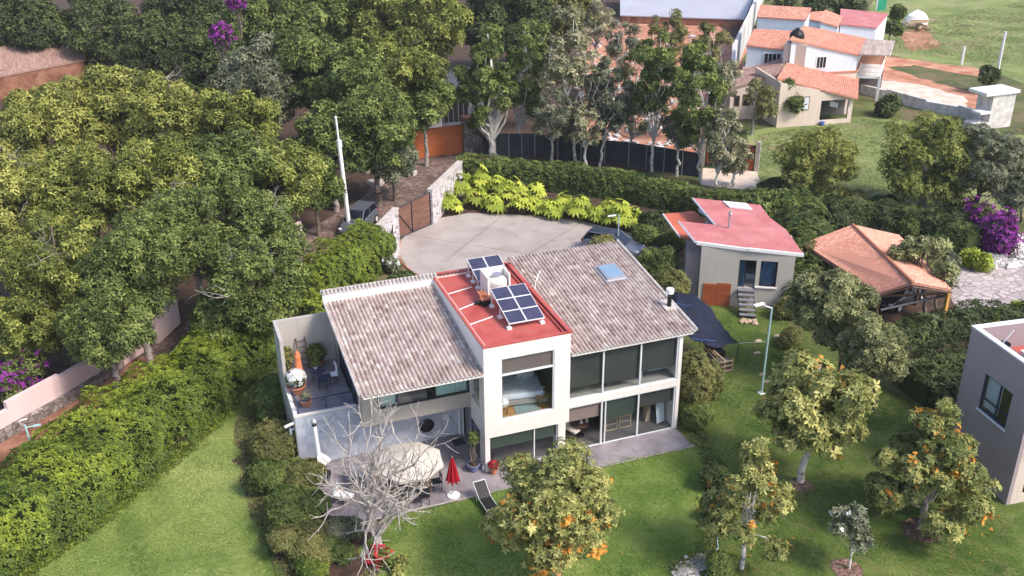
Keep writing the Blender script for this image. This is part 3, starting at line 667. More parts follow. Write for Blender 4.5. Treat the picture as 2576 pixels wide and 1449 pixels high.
# stone base, terrace
part(H, 'stone_wall', 'stone_clad', lambda b: b.box(-8.22, .0, 3.6, 3.78, -.05, 2.80))
boxp(H, 'terrace_base_wall', 'beige_plaster', (-8.26, -8.1, 3.62, 8.62, -.05, 2.80), (-8.1, -5.3, 8.5, 8.62, 0, 2.8))
boxp(H, 'terrace_floor', 'terrace_tile', (-8.1, -5.3, 3.7, 8.46, 2.72, 2.86))
boxp(H, 'terrace_cap', 'white_paint', (-8.27, -5.31, 3.58, 3.70, 2.801, 2.90), (-8.27, -8.1, 3.70, 6.3, 2.801, 3.02))
part(H, 'terrace_wall', 'grey_plaster', lambda b: [b.box(-8.26, -5.3, 8.46, 8.63, 2.801, 5.55), b.box(-8.26, -8.1, 6.3, 8.46, 2.801, 5.55)])
rl = boxp(H, 'terrace_railing', 'frame_navy', (-8.05, -5.35, 3.72, 3.76, 3.55, 3.60), *[(x, x+.05, 3.72, 3.76, 2.86, 3.55) for x in (-8.05, -6.72, -5.4)],
     (-8.09, -8.05, 3.76, 6.28, 3.58, 3.62), *[(-8.09, -8.05, y, y+.05, 2.86, 3.58) for y in (4.6, 5.4, 6.22)])
boxp(rl, 'pane', 'glass_rail', (-8.0, -6.72, 3.735, 3.745, 2.9, 3.55), (-6.67, -5.4, 3.735, 3.745, 2.9, 3.55))
part(H, 'rain_spout', 'white_clean', lambda b: b.tube((-8.26, 3.75, 2.45), (-8.75, 3.6, 2.40), .07, .07, 8))
part(H, 'wall_light', 'metal_white', lambda b: [b.tube((-8.28, 4.0, 1.95), (-8.42, 4.0, 1.95), .06, .06), b.box(-8.5, -8.4, 3.9, 4.1, 1.7, 2.0)])
part(H, 'downpipe', 'white_clean', lambda b: [b.box(-.25, -.15, 3.5, 3.59, 0, 2.5), b.box(-.06, .0, 3.4, 3.5, 0, 2.5)])
part(H, 'wall_socket', 'white_clean', lambda b: b.box(-1.0, -.72, 3.585, 3.6, 1.0, 1.3))
sk = part(H, 'skylight', 'metal_grey', lambda b: [b.slab([(x0, y0, 5.61+RS*y0+.19), (x1, y0, 5.61+RS*y0+.19), (x1, y1, 5.61+RS*y1+.19), (x0, y1, 5.61+RS*y1+.19)], .2) for x0, y0, x1, y1 in ((8.63, 5.28, 9.67, 6.6),)])
part(sk, 'pane', 'skylight_pane', lambda b: b.slab([(8.7, 5.36, 5.61+RS*5.36+.205), (9.6, 5.36, 5.61+RS*5.36+.205), (9.6, 6.52, 5.61+RS*6.52+.205), (8.7, 6.52, 5.61+RS*6.52+.205)], .012))
part(sk, 'flashing', 'metal_grey', lambda b: b.slab([(8.5, 5.15, 5.61+RS*5.15+.09), (9.78, 5.15, 5.61+RS*5.15+.09), (9.78, 6.8, 5.61+RS*6.8+.09), (8.5, 6.8, 5.61+RS*6.8+.09)], .03))
fl = part(H, 'flue_pipe', 'black', lambda b: b.tube((10.62, 2.2, 5.85), (10.62, 2.2, 6.75), .11, .11, 12))
part(fl, 'cowl', 'white_clean', lambda b: b.lathe((10.62, 2.2, 6.7), [(.19, 0), (.2, .02), (.2, .25), (.15, .27), (.12, .2)], 14))
part(fl, 'mortar_collar', 'lane_stone_cap', lambda b: b.slab([(10.3, 1.9, 5.96), (10.95, 1.9, 5.96), (10.95, 2.8, 6.07), (10.3, 2.8, 6.07)], .1))
# patio slab
P_ = [(-7.6, 4.0), (-7.1, -1.0), (-6.6, -1.52), (10.3, -1.5), (10.36, .2), (0, .8), (0, 3.7), (-7.6, 3.7)]
sheet('patio_slab', None, 'patio', .03, pts=[(-7.9, 3.62), (-7.6, -.6), (-6.9, -1.52), (10.3, -1.5), (10.3, .3), (.1, .3), (.1, 3.62)], th=.06)
sheet('patio_edge', None, 'lane_stone_cap', .022, pts=[(-6.95, -1.66), (10.4, -1.62), (10.4, -1.4), (-6.95, -1.44)], jit=.02, sub=40)

# joints in the driveway concrete
for a_, b_ in (((1020, 590), (1330, 640)), ((1330, 640), (1560, 700)), ((1270, 538), (1130, 650)), ((1470, 556), (1330, 640))):
    A_, B_ = at(*a_, 0)[:2], at(*b_, 0)[:2]; dd = (B_-A_)/np.linalg.norm(B_-A_); nn_ = np.array([-dd[1], dd[0]])*.016
    sheet('driveway_joint', None, 'soil_dark', .025, pts=[A_-nn_, B_-nn_, B_+nn_, A_+nn_])

sheet('shade_sheet', [(2230, 860), (2440, 790), (2640, 800), (2560, 900), (2440, 990), (2300, 985), (2260, 960)], 'soil_dark', .018, jit=.1)  # dark ground sheet that paints in the near-black shade round the hedges
# ------------------------------------------------------------ on the red roof
def pv_array(label, x0, x1, y0, y1, nx, ny, zlo, zhi):
    """tilted solar panel table, low edge at y0"""
    r = thing('solar_panel_rack', label, 'solar panels', ((x0+x1)/2, (y0+y1)/2, RZ), 'solar panel racks on the red roof')
    def Z(y): return zlo+(zhi-zlo)*(y-y0)/(y1-y0)
    dx = (x1-x0)/nx; dy = (y1-y0)/ny
    for i in range(nx):
        for j in range(ny):
            a, b_, c, d = x0+i*dx+.01, x0+(i+1)*dx-.01, y0+j*dy+.01, y0+(j+1)*dy-.01
            f = part(r, 'panel_frame', 'metal_white', lambda b: b.slab([(a, c, Z(c)), (b_, c, Z(c)), (b_, d, Z(d)), (a, d, Z(d))], .04))
            e = .03
            part(f, 'solar_cells', 'solar_cell', lambda b: b.slab([(a+e, c+e, Z(c+e)+.005), (b_-e, c+e, Z(c+e)+.005), (b_-e, d-e, Z(d-e)+.005), (a+e, d-e, Z(d-e)+.005)], .006))
    ys = [y0+.12+(y1-y0-.24)*k/2 for k in range(3)]
    for y in ys:
        for x in (x0+.05, x1-.1):
            part(r, 'strut', 'metal_white', lambda b: b.tube((x, y, Z(y)-.04), (x-.02, y-.02, RZ+.1), .03, .03, 6))
            part(r, 'foot', 'white_clean', lambda b: b.box(x-.12, x+.1, y-.13, y+.1, RZ+.002, RZ+.11))
    return r
pv_array('larger front solar array of six dark blue panels on the red roof', 1.78, 3.6, 1.5, 4.2, 2, 3, RZ+.32, RZ+.95)
pv_array('rear solar array of dark blue panels behind the white water tank box', 1.82, 3.6, 6.2, 8.0, 2, 2, RZ+.45, RZ+.95)
tb = thing('tank_enclosure', 'open white box around the round water tank on the red roof', 'tank box', (2.45, 5.2, RZ))
boxp(tb, 'wall', 'white_paint', (1.85, 1.95, 4.7, 5.9, RZ+.002, RZ+1.25), (1.95, 3.05, 5.8, 5.9, RZ+.002, RZ+1.25), (3.05, 3.13, 4.95, 5.9, RZ+.002, RZ+1.2))
wt = thing('water_tank', 'round cream water tank with a dark lid rim standing in the white roof box', 'water tank', (2.5, 5.2, RZ))
part(wt, 'tank', 'tank_plastic', lambda b: b.lathe((2.5, 5.2, RZ), [(.5, 0.002), (.5, .85), (.46, .95), (.22, 1.08), (.22, 1.14)], 24), smooth=False)
part(wt, 'lid_ring', 'metal_grey', lambda b: b.lathe((2.5, 5.2, RZ+1.13), [(.23, 0), (.25, .03), (.25, .06), (.2, .06)], 20)); part(wt, 'lid', 'black', lambda b: b.lathe((2.5, 5.2, RZ+1.15), [(.18, 0), (.18, .03)], 18))
o = part(None, 'tile_stack', 'terracotta', lambda b: [b.tube((1.45+.14*i, 4.55, RZ+.42), (1.42+.14*i, 5.0, RZ+.50), .07, .06, 8) for i in range(3)]+[b.box(1.38, 1.95, 4.3, 4.7, RZ+.30, RZ+.36)])
tag(o, 'small stack of clay tiles beside the white tank box on the red roof', 'tiles')
o = part(None, 'pump_box', 'black', lambda b: [b.box(1.42, 1.84, 4.2, 4.62, RZ+.002, RZ+.29), b.tube((1.15, 4.62, RZ+.12), (1.42, 4.5, RZ+.12), .1, .08, 10)])
tag(o, 'black pump box with a pipe beside the tank on the red roof', 'pump')
for i, (a, b_) in enumerate((((.25, 6.15), (1.6, 6.5)), ((.25, 4.3), (1.35, 4.75)), ((.25, 2.6), (1.5, 3.0)))):
    o = part(None, 'roof_pipe', 'white_clean', lambda b: b.tube((a[0], a[1], RZ+.05), (b_[0], b_[1], RZ+.05), .03, .03, 6))
    tag(o, ('white pipe lying on the red roof, the one farthest back', 'middle white pipe lying on the red roof by the black pump box', 'white pipe lying on the red roof, the one nearest the front')[i], 'pipe', 'white pipes on the red roof')
an = thing('roof_antenna', 'thin white antenna arm standing on the right tiled roof beside the red roof', 'antenna', (4.55, 5.3, 6.5))
part(an, 'mast', 'white_clean', lambda b: b.path([(4.5, 5.2, 6.45), (4.62, 5.3, 7.0), (4.95, 5.5, 7.5)], .022, 6))
part(an, 'boom', 'white_clean', lambda b: b.path([(4.35, 5.5, 7.45), (4.7, 5.35, 7.1), (4.8, 5.3, 6.9)], .016, 5))
part(an, 'cable', 'white_clean', lambda b: b.path([(4.5, 5.2, 6.7), (4.35, 5.1, 6.95), (4.2, 5.05, 6.75), (4.15, 5.0, 6.9)], .012, 5))

# ------------------------------------------------------------ in the bedroom, behind the big window
bd = thing('bed', 'white made bed with pillows behind the big upper window', 'bed', (2.4, 2.2, 2.62))
BF = ((2.4, 1.95, 2.62), rad(-8))
part(bd, 'bed_frame', 'interior_wall', lambda b: b.box(-1.15, 1.25, -.95, 1.15, .12, .30), BF)
bevel(part(bd, 'mattress', 'bedding', lambda b: b.box(-1.0, 1.15, -.8, 1.05, .30, .62), BF), .1, 3)
for dx, dy in ((.62, .62), (.35, .75)):
    bevel(part(bd, 'pillow', 'white_fabric', lambda b: b.cbox((dx, dy, .82), .6, .16, .42, .3, .5), BF), .05, 2)
for k, q in enumerate(((-1.0, -.7), (1.1, -.7), (1.1, .9), (-1.0, .9))): part(bd, 'leg', 'wood_dark', lambda b: b.box(q[0]-.04, q[0]+.04, q[1]-.04, q[1]+.04, 0, .12), BF)
o = part(None, 'rug', 'rug', lambda b: b.slab([(1.7, .45, 2.645), (2.95, .45, 2.645), (2.9, 1.15, 2.645), (1.85, 1.15, 2.645)], .02)); tag(o, 'grey rug on the wooden floor in front of the bed', 'rug')
ns = thing('bedside_table', 'low wooden table at the right end of the big upper window', 'table', (3.35, 1.1, 2.62))
part(ns, 'tabletop', 'wood_floor', lambda b: b.box(2.95, 3.6, .8, 1.3, 3.0, 3.05)); [part(ns, 'leg', 'wood_dark', lambda b: b.box(x, x+.05, y, y+.05, 2.62, 3.0)) for x in (2.97, 3.53) for y in (.82, 1.23)]
lp = thing('desk_lamp', 'thin white arched reading lamp beside the bed', 'lamp', (3.3, 1.05, 3.05))
part(lp, 'stem', 'white_clean', lambda b: b.path([(3.25, 1.0, 3.05), (3.25, 1.05, 3.35), (3.33, 1.1, 3.45), (3.45, 1.1, 3.4)], .02)); part(lp, 'shade', 'white_clean', lambda b: b.lathe((3.25, 1.0, 3.05), [(.08, 0), (.08, .03)], 12))
ch = thing('bedroom_chair', 'small chair heaped with white clothes at the left end of the big window', 'chair', (1.15, .8, 2.62))
part(ch, 'seat', 'wood_floor', lambda b: b.box(.95, 1.35, .6, 1.0, 3.0, 3.04)); [part(ch, 'leg', 'wood_dark', lambda b: b.box(x, x+.04, y, y+.04, 2.62, 3.0)) for x in (.96, 1.31) for y in (.61, .95)]
o = part(None, 'laundry', 'white_fabric', lambda b: b.ball((1.15, .8, 3.2), .3, .26, .2, 12, 7, .5, 3)); tag(o, 'crumpled white clothes heaped on the bedroom chair', 'clothes')
# ground floor behind the right glass wall
dt = thing('dining_table', 'small round dark table behind the left open glass panel', 'table', (5.45, 1.2, 0.05))
part(dt, 'tabletop', 'wood_dark', lambda b: b.lathe((5.45, 1.3, .74), [(.48, 0), (.48, .04)], 20)); part(dt, 'leg', 'black', lambda b: b.tube((5.45, 1.3, .05), (5.45, 1.3, .74), .04)); part(dt, 'foot', 'black', lambda b: b.lathe((5.45, 1.3, .05), [(.25, 0), (.2, .03), (.05, .06)], 14))
o = part(None, 'cushion_seat', 'canvas', lambda b: [b.cbox((4.95, 1.15, .62), .42, .75, .08, .5, .1), b.cbox((4.8, 1.5, .75), .42, .1, .4, .5, .1)]); tag(o, 'pale cream seat with a draped throw behind the open panel', 'seat')
for i, (x, t) in enumerate(((5.5, 'left'), (5.8, 'right'))):
    o = part(None, 'napkin', 'canvas', lambda b: b.lathe((x, 1.25, .78), [(.10, 0), (.07, .12), (.005, .24)], 5)); tag(o, f'folded cream napkin standing on the dark table, the {t} one of the pair', 'napkin', 'napkins on the dark round table')
st = thing('floor_stand', 'thin black stand with a round foot inside the open glass panel', 'stand', (4.55, .55, .05)); part(st, 'pole', 'black', lambda b: b.tube((4.55, .75, .05), (4.55, .75, .9), .02)); part(st, 'foot', 'black', lambda b: b.lathe((4.55, .75, .05), [(.16, 0), (.14, .02)], 14))
cb = thing('sideboard', 'wooden sideboard with two glass doors behind the middle lower glass panel', 'cabinet', (7.3, 1.0, .05))
for x in (6.75, 7.5):
    d = part(cb, 'door', 'wood_pale', lambda b: [b.box(x, x+.66, .98, 1.02, .12, .17), b.box(x, x+.66, .98, 1.02, .82, .87), b.box(x, x+.05, .98, 1.02, .17, .82), b.box(x+.61, x+.66, .98, 1.02, .17, .82), b.box(x+.05, x+.61, .98, 1.02, .48, .51)])
part(cb, 'body', 'interior_dark', lambda b: b.box(6.7, 8.2, 1.03, 1.5, .05, .92))
o = part(None, 'book_pile', 'white_clean', lambda b: b.cbox((7.6, 1.2, .96), .35, .22, .07, .4)); tag(o, 'white tray on top of the wooden sideboard behind the glass', 'tray')
o = part(None, 'log_stack', 'wood_pale', lambda b: [b.cbox((9.2, 1.3, .15+i*.16), .28-.02*(i % 3), .3, .15, .1*i) for i in range(9)]); tag(o, 'tall stack of split firewood behind the right lower glass panel', 'firewood')
o = part(None, 'leaning_board', 'curtain_white', lambda b: b.cbox((9.75, .9, .75), .5, .03, 1.3, .2, -.15)); tag(o, 'pale board leaning at the right end of the lower glass wall', 'board')
o = part(None, 'desk_shelf', 'curtain_white', lambda b: [b.box(8.9, 10.0, .8, 1.5, 3.3, 3.34), b.box(8.5, 8.56, .8, 1.5, 2.94, 3.6)]); tag(o, 'pale desk visible under the blind of the right upper glass panel', 'desk')
o = part(None, 'side_table', 'interior_wall', lambda b: [b.box(6.7, 7.5, .9, 1.3, 3.2, 3.25), b.box(6.7, 6.76, .9, 1.3, 2.94, 3.2), b.box(7.44, 7.5, .9, 1.3, 2.94, 3.2)]); tag(o, 'narrow table visible under the blind of the middle upper glass panel', 'table')
o = part(None, 'white_bowl', 'white_clean', lambda b: b.lathe((7.55, 1.0, 3.26), [(.1, 0), (.15, .06), (.15, .16), (.12, .16)], 14)); tag(o, 'round white basket on the narrow table upstairs behind glass', 'basket')

# ------------------------------------------------------------ terrace
lad = thing('ladder', 'wooden ladder leaning on the terrace wall', 'ladder', (-6.99, 8.1, 2.86))
for x in (-7.25, -6.8): part(lad, 'rail', 'wood_dark', lambda b: b.tube((x, 7.85, 2.87), (x, 8.40, 4.45), .03, .03, 6))
for k in range(5): part(lad, 'rung', 'wood_dark', lambda b: b.tube((-7.25, 7.9+.105*k+.03, 3.12+.29*k), (-6.8, 7.9+.105*k+.03, 3.12+.29*k), .022, .022, 6))
def pot(label, c, r, h, m='terracotta', name='plant_pot', cat='potted plant', leafm=None, lr=.4, lh=.5, n=120, leaf=.14, seed=1, group=None, flower=None, fm=None, trunk=None):
    rng = np.random.default_rng(seed); root = thing(name, label, cat, c, group)
    part(root, 'pot', m, lambda b: b.lathe(c, [(r*.66, 0.002), (r*.95, h*.85), (r*1.08, h*.86), (r*1.08, h), (r*.88, h), (r*.86, h*.9)], 16))
    part(root, 'soil', 'soil_dark', lambda b: b.lathe((c[0], c[1], c[2]+h*.88), [(r*.84, 0), (r*.84, .01)], 14))
    zc = c[2]+h+(trunk or 0)+lh*.55
    if leafm:
        d = unit(rng.normal(size=(n, 3))+[0, 0, .3]); P = np.array([c[0], c[1], zc])+d*np.array([lr, lr, lh*.55])*rng.uniform(.5, 1.05, n)[:, None]
        V, F = rosettes(P, unit(d+[0, 0, .5]), leaf, 4, rng); make('foliage', V, F, MATS[leafm], root, tint=np.clip(rng.random(len(F)), 0, 1))
    T = Tubes(); 
    for k in range(6): wavy(T, (c[0], c[1], c[2]+h*.8), (c[0]+rng.uniform(-.6, .6)*lr, c[1]+rng.uniform(-.6, .6)*lr, zc+lh*.1), .03, .01, rng, 3, .06)
    T.build('stems', MATS['bark'], root)
    if fm:
        d = unit(rng.normal(size=(flower, 3))+[0, 0, .6]); P = np.array([c[0], c[1], zc])+d*np.array([lr, lr, lh*.6])
        V, F = rosettes(P, d, leaf*1.0, 5, rng, width=.6); make('flowers', V, F, MATS[fm], root, tint=rng.random(len(F)))
    return root
pot('bushy green plant in a terracotta pot against the terrace wall by the ladder', (-6.35, 7.95, 2.86), .3, .42, leafm='leaf_mid', lr=.5, lh=.8, n=260, leaf=.16, seed=4)
pot('large terracotta bowl of white flowers at the outer edge of the terrace', (-7.75, 5.75, 2.86), .45, .45, leafm='leaf_dark', lr=.5, lh=.7, n=120, fm='flower_white', flower=110, leaf=.15, seed=5)
pot('small terracotta pot with a wispy plant at the front corner of the terrace', (-7.55, 4.35, 2.86), .3, .38, leafm='leaf_grey', lr=.28, lh=.4, n=60, leaf=.12, seed=6)
pot('wispy brown grass plant in the inner corner of the terrace', (-7.85, 7.6, 2.86), .22, .3, leafm='leaf_bronze', lr=.3, lh=1.2, n=160, leaf=.18, seed=8)
um = thing('closed_parasol', 'closed orange parasol standing on the terrace behind the white flowers', 'parasol', (-7.55, 6.1, 2.86))
part(um, 'pole', 'metal_grey', lambda b: b.tube((-7.5, 6.2, 2.87), (-7.5, 6.2, 5.0), .025)); part(um, 'canopy', 'orange_fabric', lambda b: b.lathe((-7.5, 6.2, 3.65), [(.18, 0), (.2, .1), (.14, .8), (.16, .95), (.1, 1.15), (.02, 1.3)], 12)); part(um, 'base', 'metal_grey', lambda b: b.lathe((-7.5, 6.2, 2.862), [(.25, 0), (.22, .06)], 14))
tt = thing('terrace_table', 'round dark metal table in the middle of the terrace', 'table', (-6.6, 6.5, 2.86))
part(tt, 'tabletop', 'frame_navy', lambda b: b.lathe((-6.6, 6.4, 3.55), [(.42, 0), (.42, .03)], 20)); [part(tt, 'leg', 'frame_navy', lambda b: b.tube((-6.6+.1*math.cos(a), 6.4+.1*math.sin(a), 3.55), (-6.6+.33*math.cos(a), 6.4+.33*math.sin(a), 2.87), .018)) for a in (.5, 2.6, 4.7)]
pot('little leafy plant in a white pot on the dark terrace table', (-6.65, 6.5, 3.582), .12, .16, m='white_clean', leafm='leaf_mid', lr=.2, lh=.22, n=60, leaf=.1, seed=7)
def metal_chair(label, c, rz, m='frame_navy', name='garden_chair', group=None, s=1.0):
    root = thing(name, label, 'chair', c, group); fr = (c, rz)
    part(root, 'seat', m, lambda b: b.box(-.22*s, .22*s, -.22*s, .22*s, .42*s, .45*s), fr)
    part(root, 'backrest', m, lambda b: [b.box(-.22*s, .22*s, .2*s, .23*s, .62*s, .88*s), b.box(-.22*s, -.19*s, .2*s, .23*s, .45*s, .62*s), b.box(.19*s, .22*s, .2*s, .23*s, .45*s, .62*s)], fr)
    for x in (-.2, .18):
        for y in (-.2, .18): part(root, 'leg', m, lambda b: b.box(x*s, (x+.03)*s, y*s, (y+.03)*s, 0.002, .42*s), fr)
    return root
metal_chair('dark metal chair on the near side of the terrace table', (-6.45, 5.75, 2.86), rad(170), group='chairs at the terrace table')
metal_chair('dark metal chair under the white towel on the terrace', (-5.95, 6.1, 2.86), rad(-80), group='chairs at the terrace table')
o = part(None, 'towel', 'white_fabric', lambda b: [b.cbox((-5.72, 6.1, 3.62), .05, .5, .62, .05), b.cbox((-5.85, 6.1, 3.33), .3, .4, .05, .05)]); tag(o, 'white towel draped over a chair on the terrace', 'towel')

# ------------------------------------------------------------ patio
def parasol_open(label, c, R, h, m):
    root = thing('open_parasol', label, 'parasol', c); n = 8; pts = [(c[0], c[1], c[2]+h)]; rim = []
    for i in range(n): a = 2*math.pi*i/n+.25; rim.append((c[0]+R*math.cos(a), c[1]+R*math.sin(a), c[2]+h-.52))
    f = []; V = [pts[0]]+rim; mids = []
    for i in range(n):
        a, b_ = rim[i], rim[(i+1) % n]; mids.append(((a[0]+b_[0])/2*.985+c[0]*.015, (a[1]+b_[1])/2*.985+c[1]*.015, a[2]+.03))
    V += mids
    for i in range(n): f += [[0, 1+i, 1+n+i], [0, 1+n+i, 1+(i+1) % n]]
    k = len(V); V += [(q[0], q[1], q[2]-.12) for q in rim+mids]
    for i in range(n): f += [[1+i, 1+n+i, k+n+i, k+i], [1+n+i, 1+(i+1) % n, k+(i+1) % n, k+n+i]]
    b = MB(); b.add(V, f); b.build('canopy', m, root)
    part(root, 'pole', 'metal_grey', lambda b: b.tube((c[0], c[1], c[2]), (c[0], c[1], c[2]+h+.05), .03)); part(root, 'base', 'metal_grey', lambda b: b.lathe(c, [(.3, .002), (.26, .08)], 16))
    for i in range(n): part(root, 'rib', 'metal_grey', lambda b: b.tube((c[0], c[1], c[2]+h-.03), (rim[i][0], rim[i][1], rim[i][2]-.02), .012, .012, 4))
    return root
pc = at(1028, 1150, 2.1); parasol_open('big open cream parasol over the patio table behind the bare tree', (pc[0], pc[1], .03), 1.62, 2.35, 'canvas')
dtc = (pc[0]-.1, pc[1], .03)
t_ = thing('patio_table', 'dark dining table under the open cream parasol', 'table', dtc)
part(t_, 'tabletop', 'wood_dark', lambda b: b.box(-1.0, 1.0, -.5, .5, .68, .72), (dtc, rad(5))); [part(t_, 'leg', 'wood_dark', lambda b: b.box(x, x+.07, y, y+.07, 0, .68), (dtc, rad(5))) for x in (-.95, .88) for y in (-.45, .38)]
for i, (dx, dy, r_, lb) in enumerate(((.5, -.85, 180, 'dark chair on the near right side of the parasol table'), (-.45, -.85, 180, 'dark chair on the near left side of the parasol table'), (1.35, 0, -90, 'dark chair at the right end of the parasol table'), (.3, .9, 0, 'dark chair between the parasol table and the stone wall'))):
    metal_chair(lb, (dtc[0]+dx, dtc[1]+dy, .03), rad(r_), 'metal_dark', 'patio_chair', 'chairs around the patio table')
gt = at(915, 1183, .8); g_ = thing('grey_table', 'pale grey slab table on the patio left of the cream parasol', 'table', (gt[0], gt[1], .03))
part(g_, 'tabletop', 'metal_grey', lambda b: b.box(-.62, .62, -.45, .45, .72, .79), ((gt[0], gt[1], .03), rad(-12))); [part(g_, 'leg', 'metal_dark', lambda b: b.box(x, x+.05, y, y+.05, 0, .72), ((gt[0], gt[1], .03), rad(-12))) for x in (-.58, .52) for y in (-.4, .34)]
q = at(955, 1175, .85); o = part(None, 'table_cloth_heap', 'white_fabric', lambda b: b.ball((q[0], q[1], .95), .22, .2, .16, 10, 6, .6, 5)); tag(o, 'crumpled white cloth on the end of the pale grey patio table', 'cloth')
c = at(1141, 1248, 0); c = (c[0], c[1], .03)
um = thing('closed_parasol', 'closed red parasol on a round white base at the patio edge', 'parasol', c)
b = MB(); n = 16; prof = [(.36, .0), (.33, .1), (.26, .45), (.16, .9), (.07, 1.25), (.01, 1.38)]
pts = []; 
for r_, z in prof:
    for i in range(n): rr_ = r_*(1.0 if i % 2 else .62); pts.append((c[0]+rr_*math.cos(2*math.pi*i/n), c[1]+rr_*math.sin(2*math.pi*i/n), c[2]+.78+z-(0.0 if i % 2 or z > .05 else -.12)))
b.add(pts, [(j*n+i, j*n+(i+1) % n, (j+1)*n+(i+1) % n, (j+1)*n+i) for j in range(len(prof)-1) for i in range(n)]); b.build('canopy', 'red_fabric', um)
part(um, 'pole', 'metal_grey', lambda b: b.tube((c[0], c[1], c[2]+.1), (c[0], c[1], c[2]+2.2), .025)); part(um, 'base', 'white_clean', lambda b: b.lathe(c, [(.3, .002), (.3, .05), (.1, .1), (.05, .18)], 20))
# lounger
q = at(1222, 1262, .2); L0 = (q[0], q[1], .02); LF = (L0, rad(94))
lo = thing('sun_lounger', 'black reclining lounger with pale frame on the grass by the patio', 'sun lounger', L0)
part(lo, 'sling', 'black', lambda b: b.slab([(-.95, -.27, .30), (.1, -.27, .33), (.1, .27, .33), (-.95, .27, .30)][::-1], .03), LF)
part(lo, 'backrest', 'black', lambda b: b.slab([(.1, -.27, .33), (.75, -.27, .80), (.75, .27, .80), (.1, .27, .33)], .03), (L0, rad(94)))
part(lo, 'frame', 'metal_white', lambda b: [b.path([(-.98, s, .31), (.1, s, .34), (.78, s, .82)], .015) for s in (-.29, .29)]+[b.tube((.78, -.29, .82), (.78, .29, .82), .02), b.tube((-.98, -.29, .31), (-.98, .29, .31), .02)], LF)
for x in (-.8, .35):
    for s in (-.29, .29): part(lo, 'leg', 'metal_white', lambda b: b.tube((x, s, .33), (x+.05, s, 0), .02), LF)
c = at(1242, 1192, 0); pot('bright red poinsettia in a terracotta pot by the white pillar', (c[0], c[1], .03), .2, .35, leafm='leaf_mid', lr=.22, lh=.25, n=40, fm='flower_red', flower=70, leaf=.14, seed=12)
c = at(1192, 1185, 0); r_ = pot('slender leggy tree in a blue grey pot left of the white pillar', (c[0], c[1], .03), .3, .4, m='pot_blue', leafm='leaf_mid', lr=.28, lh=.9, n=70, leaf=.13, seed=13, trunk=.9)
c = at(1216, 1184, 0); o = part(None, 'bottle', 'white_clean', lambda b: b.lathe((c[0], c[1], .03), [(.06, .002), (.06, .2), (.025, .27), (.025, .32)], 10)); tag(o, 'white plastic bottle beside the blue grey pot', 'bottle')
c = at(997, 1285, 0); o = part(None, 'pouf', 'patio', lambda b: b.lathe((c[0], c[1], .03), [(.4, .002), (.46, .15), (.42, .35), (.28, .48), (.08, .62), (.01, .66)], 18)); tag(o, 'grey pointed pouf on the patio right of the bare tree', 'pouf')
c = at(1066, 1218, .4); ck = thing('wicker_chair', 'cream cushioned low chair on the patio in front of the open parasol', 'chair', (c[0], c[1], .03))
part(ck, 'cushion', 'canvas', lambda b: [b.ball((c[0], c[1], .42), .38, .34, .12, 14, 6), b.cbox((c[0]+.3, c[1]-.15, .40), .4, .12, .06, -.4)]); [part(ck, 'leg', 'wood_dark', lambda b: b.tube((c[0]+x, c[1]+y, .35), (c[0]+x*1.1, c[1]+y*1.1, .03), .02)) for x in (-.25, .25) for y in (-.2, .2)]
c = at(865, 1248, .4); ck = thing('lounge_chair', 'white cushioned lounge chair at the left end of the patio behind the branches', 'chair', (c[0], c[1], .03))
part(ck, 'cushion', 'white_fabric', lambda b: [b.cbox((c[0], c[1], .42), .5, .8, .12, .9, .05), b.cbox((c[0]-.35, c[1]+.3, .62), .5, .12, .5, .9, .3)]); part(ck, 'frame', 'metal_grey', lambda b: [b.path([(c[0]-.6, c[1]+.5, .9), (c[0]-.3, c[1]+.1, .35), (c[0]+.5, c[1]-.5, .33)], .025), b.path([(c[0]-.2, c[1]+.7, .9), (c[0]+.1, c[1]+.4, .35), (c[0]+.75, c[1]-.2, .33)], .025)])
[part(ck, 'leg', 'metal_grey', lambda b: b.tube((c[0]+x, c[1]+y, .36), (c[0]+x, c[1]+y, .03), .02)) for x, y in ((-.3, .1), (.1, .4), (.5, -.5), (.7, -.2))]
c = at(1236, 1033+40, .0)
# outdoor fireplace with white flue
c = at(810, 1222, 0); fp = thing('outdoor_fireplace', 'white outdoor fireplace with a tall flue at the left end of the patio', 'fireplace', (c[0], c[1], .03))
part(fp, 'hood', 'white_clean', lambda b: b.add([(c[0]-.12, c[1]-.15, .95), (c[0]+.55, c[1]-.05, 1.35), (c[0]+.45, c[1]+.35, 1.35), (c[0]-.1, c[1]+.25, .95), (c[0]-.1, c[1]-.12, 1.75), (c[0]+.12, c[1]-.1, 1.75), (c[0]+.12, c[1]+.15, 1.75), (c[0]-.1, c[1]+.15, 1.75)],
     [(0, 3, 2, 1), (4, 5, 6, 7), (0, 1, 5, 4), (1, 2, 6, 5), (2, 3, 7, 6), (3, 0, 4, 7)]))
part(fp, 'flue', 'white_clean', lambda b: b.tube((c[0], c[1], 1.7), (c[0]-.06, c[1]+.02, 3.35), .11, .10, 12)); part(fp, 'collar', 'black', lambda b: b.tube((c[0]-.06, c[1]+.02, 3.35), (c[0]-.06, c[1]+.02, 3.52), .11, .11, 12)); part(fp, 'cap', 'metal_grey', lambda b: b.lathe((c[0]-.06, c[1]+.02, 3.5), [(.14, 0), (.15, .1), (.05, .2)], 12))
part(fp, 'fire_bowl', 'metal_dark', lambda b: b.lathe((c[0]+.1, c[1]+.1, .03), [(.25, .002), (.32, .3), (.42, .55), (.36, .55)], 16))
c = at(1040, 1092, 0); o = part(None, 'wicker_ball', 'black', lambda b: b.ball((-1.9, 3.42, 1.0), .38, .12, .38, 16, 8)); tag(o, 'round black object standing against the stone wall behind the open parasol', 'ball')
o = part(None, 'door_mat', 'metal_dark', lambda b: b.box(-.75, -.15, 2.6, 3.2, .032, .045)); tag(o, 'dark square mat on the patio in the corner by the side door', 'mat')

